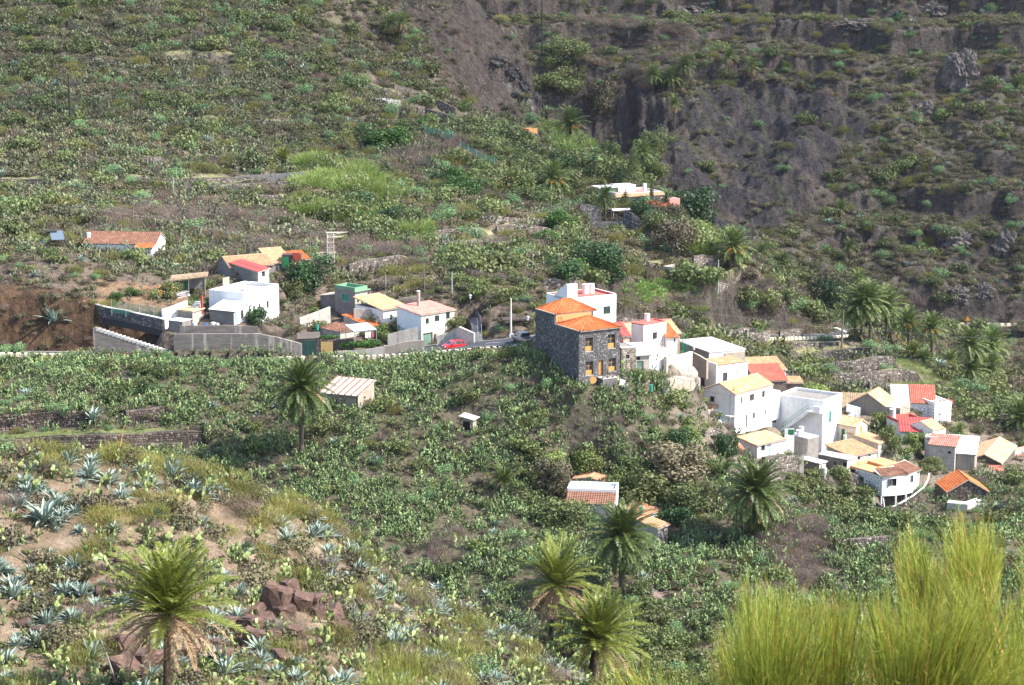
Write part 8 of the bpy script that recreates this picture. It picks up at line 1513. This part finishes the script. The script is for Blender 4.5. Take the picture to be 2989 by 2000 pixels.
def barrier(pl,label,pitch=1.0,under=1.6,blocks=True,h=.62):
 pl=[Vector(p)for p in pl];O=pl[0].copy();e=frame_obj('road_barrier',O,0,label,'barrier');q=[p-O for p in pl];ds=poly_len(q)
 mb=MB();n=len(q);vs=[]
 for i,p in enumerate(q):
  t=(q[min(i+1,n-1)]-q[max(i-1,0)]).normalized();nn=vec(t.y,-t.x,0);vs+=[p+nn*.14-vec(0,0,.3),p+nn*.14+vec(0,0,.45),p-nn*.14+vec(0,0,.45),p-nn*.14-vec(0,0,.3)]
 mb.add(vs,[f for i in range(n-1)for f in((4*i,4*i+4,4*i+5,4*i+1),(4*i+1,4*i+5,4*i+6,4*i+2),(4*i+2,4*i+6,4*i+7,4*i+3))]);part('low_wall',mb,'block_gap',e)
 s=pitch/2;
 while s<ds[-1]:
  p,t=along(q,ds,s);o=link('block',BLK,e);o.location=p;o.rotation_euler=(0,0,math.atan2(t.y,t.x));o.scale=(pitch*.72,1,h/.62);s+=pitch
 return e
def off_line(x0,x1,side):
 o=[];n=len(ln)
 for i in range(0,n,2):
  t=ln[min(i+1,n-1)]-ln[max(i-1,0)];t=t/np.linalg.norm(t[:2]);c=ln[i]+np.array([t[1],-t[0],0])*side*(hw+.25)
  o.append(Vector(c))
 return o
bl_=[gp(2,20,1010,296),gp(2,400,1008,296),gp(2,735,1004,296),gp(2,1100,984,296),gp(2,1500,955,295),gp(2,1900,922,293.5),gp(2,2255,905,292)]
barrier([P(-150,1040,297),P(0,1041,297),P(300,1046,297),P(600,1058,297),P(770,1057,296.6),gp(2,20,1010,296)],'cream barrier on the left stretch of the lane, half hidden by cactus',1.25);barrier(bl_,'cream and ochre block barrier in front of the red car',.98)
stone_wall([p-vec(0,.0,1.75)for p in bl_],1.6,'dark basalt retaining wall under the block barrier','stones_dark',.4,.25,'dark_mortar','retaining_wall')
barrier([gp(2,1872,815,306),gp(2,2105,812,306)],'short cream barrier across the lane by the mirror',1.0);barrier([gp(3,0,935,290),gp(3,95,935,289)],'end blocks of the barrier beside the stone house',1.0)
b2=[gp(4,600,195,366),gp(4,860,190,375),gp(4,1100,180,382),gp(4,1400,172,388),gp(4,1700,165,392),gp(4,1950,155,396),gp(4,2095,145,399)]
barrier(b2,'cream block barrier along the sweeping bend of the road',1.06,h=.7);stone_wall([p-vec(0,0,2.0)for p in b2],1.9,'grey stone retaining wall under the sweeping bend','stones_field',.5,.3,'grey_stone','retaining_wall')
barrier([gp(7,545,478,450),gp(7,620,485,440),gp(7,720,490,432),gp(7,750,505,420),gp(7,800,525,410)],'cream crenellated barrier on the inner side of the bend',.9);b3=[gp(7,1600,445,530),gp(7,1850,447,531),gp(7,2100,450,532),gp(7,2360,453,534),gp(7,2600,455,536)]
barrier(b3,'long cream barrier of the far road under the cliff',1.9,h=.75);stone_wall([p-vec(0,0,3.2)for p in b3],3.0,'dark retaining wall of the far road','stones_field',.8,.5,'grey_stone','retaining_wall')
# ---------------------------------------------------------------- vehicles
def car(label,pos,head,paint,kind='hatch',cat='car',name='car',scale=1):
 e=frame_obj(name,pos,head,label,cat);e.scale=(scale,)*3
 if kind=='hatch':S_=[(-1.78,.62,.35,.62,.5,.66),(-1.70,.76,.25,.80,.62,.86),(-1.45,.80,.22,.90,.60,1.38),(-.9,.81,.2,.92,.62,1.47),(.1,.81,.2,.93,.62,1.48),(.55,.81,.2,.93,.60,1.38),(1.15,.80,.2,.92,.70,.98),(1.55,.78,.22,.80,.66,.84),(1.78,.62,.32,.6,.5,.66)];gl=(1,6);wb=1.12;wr=.29
 else:S_=[(-2.5,.78,.5,.98,.74,1.0),(-2.42,.82,.45,1.05,.80,1.07),(-.92,.84,.42,1.07,.80,1.09),(-.85,.84,.42,1.09,.64,1.70),(-.3,.84,.42,1.10,.66,1.76),(.55,.84,.42,1.10,.66,1.74),(1.2,.84,.42,1.08,.76,1.14),(2.2,.82,.45,1.02,.74,1.05),(2.42,.72,.5,.8,.6,.85)];gl=(2,6);wb=1.45;wr=.37
 def ring(s):x,w_,zf,zs,wr_,zr=s;zm=(zf+zs)/2;return[(x,-w_*.9,zf),(x,-w_,zm),(x,-w_*.97,zs),(x,-wr_,zr),(x,wr_,zr),(x,w_*.97,zs),(x,w_,zm),(x,w_*.9,zf)]
 body=MB();gls=[];vs=[]
 for s in S_:vs+=ring(s)
 fb=[]
 for i in range(len(S_)-1):
  for j in range(8):
   k2=(j+1)%8;f=(8*i+j,8*i+k2,8*i+8+k2,8*i+8+j);tall=S_[i][5]-S_[i][3]>.3 or S_[i+1][5]-S_[i+1][3]>.3;slope=abs(S_[i][5]-S_[i+1][5])>.25
   if(j in(2,4)and tall and gl[0]<=i<gl[1])or(j==3 and slope):gls.append(f)
   else:fb.append(f)
 fb+=[tuple(range(8))[::-1],tuple(8*(len(S_)-1)+j for j in range(8))];body.add(vs,fb);part('body',body,paint,e,False)
 for f in gls:
  q=[Vector(vs[i])for i in f];c=sum(q,vec(0,0,0))/4;n_=(q[1]-q[0]).cross(q[3]-q[0]).normalized();n_=n_ if n_.dot(c-vec(0,0,.9))>0 else-n_
  if kind!='hatch' and False:continue
  mb=MB();mb.add([tuple(p)for p in q],[(0,1,2,3)]);mb.add([tuple(c+(p-c)*.86+n_*.006)for p in q],[(0,1,2,3)],1);part('window',mb,[paint,'glass'],e)
 for x in(-wb,wb):
  for y in(-1,1):
   mb=MB();yy=y*.70 if kind=='hatch' else y*.72;tube(mb,[vec(x,yy-.1,wr),vec(x,yy+.12*y if y>0 else yy+.1,wr)]if y>0 else[vec(x,yy-.13,wr),vec(x,yy+.1,wr)],wr,14);wo=part('wheel',mb,'black_rubber',e);mb=MB();yo=yy+y*.14;tube(mb,[vec(x,yo-.02,wr),vec(x,yo+.02,wr)],wr*.6,10);part('rim',mb,'silver_paint',wo)
   if x>0:mb=MB();xe=S_[-1][0]-.12;box_mb(mb,xe-.05,xe+.1,y*.52-.14,y*.52+.14,.6 if kind=='hatch' else.78,.76 if kind=='hatch' else.95);part('headlight',mb,'lamp_clear',e)
   else:mb=MB();xe=S_[0][0]+.02;box_mb(mb,xe-.04,xe+.08,y*.66-.07,y*.66+.07,.55 if kind=='hatch' else.7,.8 if kind=='hatch' else 1.0);part('tail_light',mb,'lamp_red',e)
 xe=S_[-1][0];box('number_plate','sign_white',e,xe+.002,xe+.02,-.24,.24,.38,.5);xe=S_[0][0];box('number_plate','sign_white',e,xe-.02,xe-.002,-.24,.24,.45,.56);box('bumper','dark_car_paint' if kind!='hatch' else paint,e,xe-.07,xe-.022,-.7,.7,.32 if kind=='hatch' else.5,.43 if kind=='hatch' else.66)
 if kind!='hatch':box('cargo_bed','black_rubber',e,-2.36,-.98,-.70,.70,1.074,1.085);mb=MB();tube(mb,[vec(-.95,-.72,1.05),vec(-.95,-.66,1.72),vec(-.95,.66,1.72),vec(-.95,.72,1.05)],.04,5);part('roll_bar',mb,'black_rubber',e)
 for y in(-1,1):box('side_mirror','black_rubber',e,.62,.74,min(y*.82,y*1.0),max(y*.82,y*1.0),.95 if kind=='hatch' else 1.15,1.07 if kind=='hatch' else 1.3)
 return e
q=gp(2,1590,908,299.5);car('small red hatchback parked by the garage wall',q,R(207),'red_car_paint')
q=gp(3,100,868,294.5);car('silver grey pickup truck parked behind the stone house',q,R(118),'silver_paint','pickup','pickup truck','pickup_truck')
q=gp(4,935,180,381);car('white hatchback stopped at the road bend beside two people',q,R(172),'white_car_paint')
q=gp(7,690,385,470);car('dark parked car farthest up the valley road',q,R(150),'dark_car_paint');q=gp(7,780,385,468);car('silver parked car half hidden by bushes in the valley',q,R(165),'silver_paint')
# ---------------------------------------------------------------- people: one skinned body each
def person(pos,face,label,top,legs,arm,hair='dark_wood'):
 e=frame_obj('person',pos,face,label,'person');e['kind']='thing'
 V_=[(0,0,.95),(0,0,1.12),(.01,0,1.32),(.02,0,1.45),(.03,0,1.53),(.04,0,1.66),(.0,.10,.90),(.02,.11,.50),(-.02,.12,.08),(.1,.12,.03),(0,-.10,.90),(.05,-.11,.50),(.0,-.13,.08),(.12,-.13,.03),(.01,.19,1.40),(.03,.25,1.13),(.18,.24,.92),(.01,-.19,1.40)]+([(.2,-.30,1.30),(.42,-.22,1.42)]if arm else[(.03,-.26,1.13),(.15,-.25,.90)])
 E_=[(0,1),(1,2),(2,3),(3,4),(4,5),(0,6),(6,7),(7,8),(8,9),(0,10),(10,11),(11,12),(12,13),(3,14),(14,15),(15,16),(3,17),(17,18),(18,19)]
 Rd=[.14,.13,.15,.11,.055,.10,.09,.06,.045,.035,.09,.06,.045,.035,.06,.045,.03,.06,.045,.03]
 def sk(name,vs,es,rad,mat):
  me=bpy.data.meshes.new(name);me.from_pydata(vs,es,[]);o=link(name,me,e);md=o.modifiers.new('skin','SKIN');sub=o.modifiers.new('sub','SUBSURF');sub.levels=1;sub.render_levels=1
  for v,r_ in zip(me.skin_vertices[0].data,rad):v.radius=(r_,r_)
  me.skin_vertices[0].data[0].use_root=True;me.materials.append(MAT[mat]);return o
 sk('body',V_,E_,Rd,'skin')
 sk('shirt',[(0,0,.98),(0,0,1.15),(.01,0,1.33),(.02,0,1.44),V_[14],V_[15],V_[17],V_[18]],[(0,1),(1,2),(2,3),(3,4),(4,5),(3,6),(6,7)],[.155,.145,.165,.125,.07,.055,.07,.055],top)
 sk('trousers',[(0,0,.98),V_[6],V_[7],V_[8],V_[10],V_[11],V_[12]],[(0,1),(1,2),(2,3),(0,4),(4,5),(5,6)],[.155,.105,.075,.06,.105,.075,.06],legs)
 bm=bmesh.new();bmesh.ops.create_icosphere(bm,subdivisions=2,radius=.11);me=bpy.data.meshes.new('hair');bm.to_mesh(me);bm.free();me.materials.append(MAT[hair]);o=link('hair',me,e);o.location=(.015,0,1.70);o.scale=(1,.95,.85);return e
q1=gp(4,918,190,378);q2=gp(4,952,190,378);z_=float(hz(q1.x,q1.y));
person(vec(q1.x,q1.y,q1.z),R(-10),'person in dark clothes leaning towards the other by the white car','dark_cloth','dark_cloth',1);person(vec(q2.x,q2.y,q2.z),R(170),'person in a reddish top and pale trousers by the white car','red_cloth','pale_cloth',0);person(gp(7,605,402,462),R(200),'person in a pale shirt walking on the valley road','pale_cloth','dark_cloth',0)
# ---------------------------------------------------------------- poles, lamps, pylon, wires
POLES=[(13,2004,225,300,272,.06,'thin grey post behind the tan barn'),(1,1017,0,180,352,.11,'tall dark wooden pole behind the long house'),(1,1183,100,185,343,.05,'thin post at the ridge end of the long house'),(1,1911,290,440,327,.05,'thin aerial pole on the straw coloured roof'),(9,50,1030,1230,408,.1,'pole with a guy wire at the left frame edge'),(14,482,820,1075,372,.11,'tall dark pole left of the lattice pylon'),(9,990,1010,1110,406,.1,'pale post on the water channel'),(2,925,170,325,335,.07,'pale post above the mint topped house'),(2,1302,60,350,345,.1,'tall brown pole above the terrace walls'),(2,1572,150,375,335,.1,'grey pole on the bushy bank above the ramp'),(2,2147,405,760,303,.14,'white painted pole beside the bus shelter'),(2,778,340,690,308,.05,'thin aerial mast through the orange roof'),(2,757,705,960,300,.09,'grey pole in front of the vine hedge'),(2,590,1060,1190,276,.05,'thin post above the tan barn'),(6,660,955,1400,384,.13,'leaning pole above the white terrace house'),(6,718,330,750,432,.12,'tall dark pole before the villa canopy'),(6,1935,1010,1390,386,.12,'tall thin pole on the field terraces'),(6,1142,520,640,440,.12,'white post right of the diamond lattices'),(4,940,175,415,372,.12,'brown pole in front of the white hatchback'),(4,1983,0,278,385,.16,'tall brown pole on the road bend'),(4,1838,575,840,330,.12,'brown pole behind the staircase house'),(4,1426,505,640,335,.05,'thin pale post on the grass terrace'),(4,1302,490,640,322,.05,'thin post at the corner of the cream tiles'),(4,1955,690,780,325,.05,'short pale post on the green bank'),(5,777,560,790,292,.04,'rusty thin mast above the orange terrace'),(5,1140,640,740,290,.05,'brown vent pipe on the orange terrace'),(5,2112,510,640,312,.05,'thin post near the round tank'),(5,1910,765,900,296,.05,'thin post before the striped porch roof'),(12,20,380,470,236,.05,'pale leaning stick among the cactus'),(3,1708,540,650,289,.03,'thin aerial on the cubic house'),(10,1625,1400,1500,446,.06,'slim pale trunk like post beside the stout palm'),(7,766,310,650,388,.15,'dark thick pole left of the palm grove')]
for k,x,yt,yb,Y,r,lab in POLES:bare_pole(k,x,yt,yb,Y,r,'pole_wood' if('brown' in lab or 'dark' in lab)else 'cream' if 'white' in lab else 'galvanised',lab,'utility_pole' if r>.08 else 'post','pole')
def lamp(k,x,yt,yb,Y,lab):
 e,t=bare_pole(k,x,yt+22,yb,Y,.06,'dark_car_paint',lab,'street_lamp','street lamp',group='lantern street lamps');H=t.z-e.location.z;mb=MB();tube(mb,[vec(0,0,H),vec(0,0,H+.45)],[.14,.24],6);part('lantern',mb,'lamp_clear',e);mb=MB();tube(mb,[vec(0,0,H+.455),vec(0,0,H+.56),vec(0,0,H+.7)],[.34,.2,.03],6);part('cap',mb,'galvanised',e)
for a in[(2,1751,383,612,318,'street lamp at the top of the cobbled ramp'),(3,158,582,730,302,'street lamp beside the bus shelter'),(4,290,258,548,300,'street lamp on the pale path below the concrete roof'),(4,458,992,1292,284,'street lamp on the lower footpath before the gabled house'),(5,1545,340,470,316,'street lamp beside the upper dotted house')]:lamp(*a)
e,t=bare_pole(2,2155,770,850,299,.04,'galvanised','round convex traffic mirror by the pickup truck','traffic_mirror','mirror');H=t.z-e.location.z;mb=MB();tube(mb,[vec(0,-.08,H+.1),vec(0,.0,H+.1)],.36,16);part('mirror_disc',mb,'white_plastic',e)
e,t=bare_pole(7,1852,405,445,529,.06,'galvanised','small yellow triangular warning sign on the far road','warning_sign','sign');H=t.z-e.location.z;mb=MB();mb.add([(-.7,-.1,H),(.7,-.1,H),(0,-.1,H+1.3),(-.7,-.02,H),(.7,-.02,H),(0,-.02,H+1.3)],[(0,1,2),(5,4,3),(0,3,4,1),(1,4,5,2),(2,5,3,0)]);part('sign_plate',mb,'sign_yellow',e)
e=frame_obj('bus_shelter',gp(3,30,740,305),R(8),'open bus shelter with a dark flat roof behind the pickup','bus shelter');box('roof','dark_wood',e,-2.3,2.6,-1.2,1.2,1.95,2.2);box('back_wall','old_plaster',e,-2.0,2.3,1.0,1.12,-.5,1.2)
for x in(-2.1,.1,2.3):box('post','dark_wood',e,x-.07,x+.07,-1.1,-.96,-1,1.94);box('post','dark_wood',e,x-.07,x+.07,.85,.99,-1,1.94)
b=G(*Z(14,622,1150));t=P(*Z(14,622,888),b.y);Hp=t.z-b.z;e=frame_obj('lattice_pylon',b,R(8),'small lattice steel pylon behind the mint topped house','pylon');wl=.85
for i,(sx,sy)in enumerate(((-1,-1),(1,-1),(1,1),(-1,1))):mb=MB();tube(mb,[vec(sx*wl*.75,sy*wl*.75,-1),vec(sx*wl*.62,sy*wl*.62,Hp)],.06,4);part('leg',mb,'pylon_paint',e)
n=8;mbs=MB()
for i in range(n):
 z0=Hp*i/n;z1=Hp*(i+1)/n;w0=wl*(.75-.13*i/n);w1=wl*(.75-.13*(i+1)/n);cs=((-1,-1),(1,-1),(1,1),(-1,1))
 for j in range(4):a,c=cs[j],cs[(j+1)%4];tube(mbs,[vec(a[0]*w0,a[1]*w0,z0),vec(c[0]*w1,c[1]*w1,z1)],.035,3);tube(mbs,[vec(c[0]*w0,c[1]*w0,z0),vec(a[0]*w1,a[1]*w1,z1)],.035,3);tube(mbs,[vec(a[0]*w1,a[1]*w1,z1),vec(c[0]*w1,c[1]*w1,z1)],.04,3)
part('bracing',mbs,'pylon_paint',e,kind='stuff')
for zz,x0,x1 in((Hp,-.7,3.0),(Hp-.7,-.6,2.2),(Hp*.48,-2.2,1.0),(.35,-1.0,3.0)):mb=MB();tube(mb,[vec(x0,-.5,zz),vec(x1,0,zz)],.06,4);tube(mb,[vec(x0,.5,zz),vec(x1,0,zz)],.06,4);tube(mb,[vec(x0,-.5,zz-.45),vec(x1,0,zz)],.04,4);part('cross_arm',mb,'pylon_paint',e)
def wire(L,label,r=.013,mat='cable_light'):
 pts_=[P(*Z(k,x,y),Y)for k,x,y,Y in L];O=pts_[0].copy();e=frame_obj('power_line',O,0,label,'cable');q=[p-O for p in pts_];fine=[]
 for i in range(len(q)-1):
  for j in range(8):fine.append(q[i].lerp(q[i+1],j/8)-vec(0,0,4*.012*(q[i+1]-q[i]).length*(j/8)*(1-j/8)))
 fine.append(q[-1]);mb=MB();tube(mb,fine,r,4);part('cable',mb,mat,e)
wire([(0,-60,470,352),(14,590,905,352),(3,0,120,318),(3,1170,350,300),(7,0,385,290),(7,1000,480,280),(7,2500,565,265)],'highest pale power line crossing the whole picture');wire([(0,-60,500,350),(14,595,1020,352),(14,1030,1130,335),(3,0,320,315),(3,610,432,290)],'second pale power line ending at the white terrace house')
wire([(7,900,590,386),(7,1500,628,350),(7,2500,668,290)],'upper of the two power lines across the palm cluster');wire([(7,1200,710,366),(7,1700,738,340),(7,2500,766,290)],'lower of the two power lines across the palm cluster');wire([(3,0,345,318),(3,340,400,300),(3,610,432,289)],'black cable sagging to the white tower wall',.03,'cable_dark');wire([(3,1180,350,287),(4,50,0,330),(4,940,290,372)],'dark cable from the white terrace house towards the road',.025,'cable_dark')
wire([(4,940,290,372),(4,1430,650,335),(4,1838,665,330)],'dark cable from the roadside pole to the pole behind the staircase house',.025,'cable_dark');wire([(4,200,10,340),(4,940,290,371)],'dark cable crossing over the concrete roof',.025,'cable_dark');wire([(7,650,930,329),(7,1100,1110,322),(7,1600,1215,316),(7,2500,1370,300)],'long dark cable above the lower village',.025,'cable_dark');wire([(1,560,0,345),(14,482,905,371),(1,2344,330,322)],'lower pale line across the left compound');wire([(14,0,980,370),(14,482,905,371)],'dark wire rising to the tall dark pole',.025,'cable_dark');wire([(2,1300,70,345),(2,1570,160,335),(3,0,470,315),(3,330,520,300)],'thin wire over the bushy bank')
e=frame_obj('hill_steps',gp(14,2010,1230),0,'pale stone steps climbing the dry bank','steps')
for i in range(14):q=(gp(14,2010-9.5*i,1230-12.5*i)or e.location)-e.location;box('step','pale_concrete',e,q.x-.7,q.x+.7,q.y-.3,q.y+.3,q.z-.4,q.z+.02)
e=frame_obj('valley_steps',gp(7,490,430,405),0,'brown steps beside the agave at the ridge end','steps')
for i in range(9):q=gp(7,490-3*i,425-10.5*i,405+.7*i)-e.location;box('step','old_plaster',e,q.x-.9,q.x+.9,q.y-.35,q.y+.35,q.z-.6,q.z+.0)
for k,x,y,Y,mat,lab in((3,1565,1365,270,'teal_paint','turquoise lump of rubbish at the cactus edge'),(8,1645,395,247,'teal_paint','turquoise drum behind the orange tiled roof'),(12,1415,445,255,'yellow_plastic','yellow plastic bucket in the hollow'),(12,1100,385,262,'blue_plastic','blue rag in the hollow'),(4,715,1530,276,'yellow_plastic','yellow tarpaulin below the small canopy'),(2,255,680,306,'teal_paint','turquoise tub on the brown roof edge')):
 e=frame_obj('drum',gp(k,x,y,Y),0,lab,'container');cyl_part('body',mat,e,(0,0),.24,-.6,.3,9)
# ---------------------------------------------------------------- out-of-focus broom right in front of the camera
def near_broom(poly,n,Y0,Y1,label,focus,seed,k0=.3,k1=.7):
 random.seed(seed);xs=[p[0]for p in poly];ys=[p[1]for p in poly];c=P((min(xs)+max(xs))/2,2150,(Y0+Y1)/2);g_=float(hz(c.x,c.y));base=vec(c.x,c.y,g_);e=frame_obj('broom_bush',base,0,label,'bush');mb=MB();i=0;tips=[]
 fc=[(P(x,y,(Y0+Y1)/2+U(-.6,.6))-base)for x,y in focus];den=[(U(min(xs),max(xs)),U(min(ys),max(ys)))for _ in range(14)]
 while i<n:
  x,y=U(min(xs),max(xs)),U(min(ys),max(ys))
  if not inpoly(np.array([x]),np.array([y]),poly)[0]:continue
  if U(0,1)>.35+.65*min(1,sum(math.exp(-((x-a)**2+(y-b)**2)/3600)for a,b in den)):i+=.3;continue
  i+=1;tip=P(x,y,U(Y0,Y1))-base;f=min(fc,key=lambda q:abs(q.x-tip.x)+U(0,.3));st_=tip.lerp(f,U(k0,k1))+rvec()*.06;d=tip-st_;L=min(d.length,.9);st_=tip-d.normalized()*L
  blade(mb,st_,d+rvec()*.06*L,L,U(.004,.011),U(-.15,.2),3,int(U(0,1)<.13),U(0,.3),U(.1,1),U(0,3.14))
  for q in range(3):s_=st_.lerp(tip,U(.3,.9));blade(mb,s_,(d.normalized()+rvec()*.4),U(.1,.26),.006,0,1,int(U(0,1)<.1),U(.0,.5),U(.3,1),U(0,3.14))
  if int(i)%70==0:tips.append(st_)
 part('twigs',mb,['broom_near','broom_tip'],e,kind='stuff')
 for t_ in tips[:34]:mb=MB();m_=t_*.55+vec(U(-.1,.1),U(-.1,.1),0);tube(mb,[vec(U(-.15,.15),U(-.15,.15),-.2),m_,t_],[.03,.018,.008],5);part('branch',mb,'bark',e)
near_broom([(2050,2000),(2066,1900),(2117,1760),(2165,1655),(2240,1690),(2300,1670),(2370,1720),(2440,1690),(2500,1690),(2560,1750),(2560,2150),(2040,2150)],2500,10.5,13.5,'blurred yellow green broom bush at the bottom right, left part',[(2230,2350),(2400,2400),(2560,2350)],1)
near_broom([(2560,2150),(2530,1720),(2600,1640),(2680,1690),(2790,1660),(2860,1620),(2950,1680),(3060,1600),(3060,2150)],2500,9.5,12.5,'blurred yellow green broom bush in the bottom right corner',[(2650,2350),(2850,2350),(3000,2300)],2)
near_broom([(2624,1720),(2612,1590),(2650,1520),(2690,1570),(2750,1610),(2780,1710)],380,12.5,14.5,'left tuft of blurred broom rising before the village',[(2710,1950)],3);near_broom([(2750,1700),(2750,1540),(2795,1476),(2830,1520),(2880,1480),(2932,1540),(2935,1650),(2850,1710)],480,12.5,14.5,'right tuft of blurred broom rising before the village',[(2845,1950)],7)
near_broom([(2960,1640),(2975,1540),(3060,1480),(3060,1800),(2980,1760)],120,11,12,'blurred broom twigs at the right frame edge',[(3100,2000)],4)
near_broom([(1000,2060),(1060,1900),(1100,1860),(1170,1880),(1260,1930),(1300,2060)],260,12,14,'thin blurred broom sprigs rising at the bottom edge',[(1180,2300)],5);near_broom([(1700,2060),(1720,1960),(1800,1880),(1960,1930),(2080,1950),(2090,2080)],260,11,13,'blurred orange tipped broom sprigs at the bottom centre',[(1980,2300)],6)
# ---------------------------------------------------------------- the cloud that shades the mountain side, far above the frame
bm=bmesh.new();bmesh.ops.create_icosphere(bm,subdivisions=6,radius=1);co=np.array([v.co[:]for v in bm.verts]);nn_=fbm(co[:,0]*2.3+4,co[:,1]*2.3+co[:,2],5,66)
for v,a in zip(bm.verts,nn_):v.co=v.co*(1+.35*a)
me=bpy.data.meshes.new('cloud');bm.to_mesh(me);bm.free();m,nt,b=new_mat('cloud');b.inputs['Base Color'].default_value=(.9,.9,.9,1);b.inputs['Roughness'].default_value=1;tr=nt.nodes.new('ShaderNodeBsdfTransparent');mx=nt.nodes.new('ShaderNodeMixShader');mx.inputs[0].default_value=.19;nt.links.new(tr.outputs[0],mx.inputs[1]);nt.links.new(b.outputs[0],mx.inputs[2]);nt.links.new(mx.outputs[0],nt.nodes['Material Output'].inputs[0])
me.materials.append(m);me.polygons.foreach_set('use_smooth',[True]*len(me.polygons));o=link('cloud',me,None,label='thin drifting cloud above the valley head',category='cloud',kind='thing');hc=400;q=vec(-50,690,-40)+SUNV*(hc/SUNV.z);o.location=q;o.scale=(390,245,45);o.rotation_euler=(0,0,R(14))
for o in COL.objects:
 if 'h' in o.keys():del o['h']
# ---------------------------------------------------------------- the air of the valley
mb=MB();box_mb(mb,-700,800,-60,1700,-125,190);o=link('haze',mb.mesh('haze',[]),None,kind='stuff',label='thin valley haze',category='haze')
m=bpy.data.materials.new('haze');m.use_nodes=True;nt=m.node_tree;nt.nodes.remove(nt.nodes['Principled BSDF']);pv=nt.nodes.new('ShaderNodeVolumePrincipled');pv.inputs['Color'].default_value=(.86,.90,1,1);pv.inputs['Density'].default_value=.000025;pv.inputs['Anisotropy'].default_value=.2
nt.links.new(pv.outputs[0],nt.nodes['Material Output'].inputs['Volume']);o.data.materials.append(m)
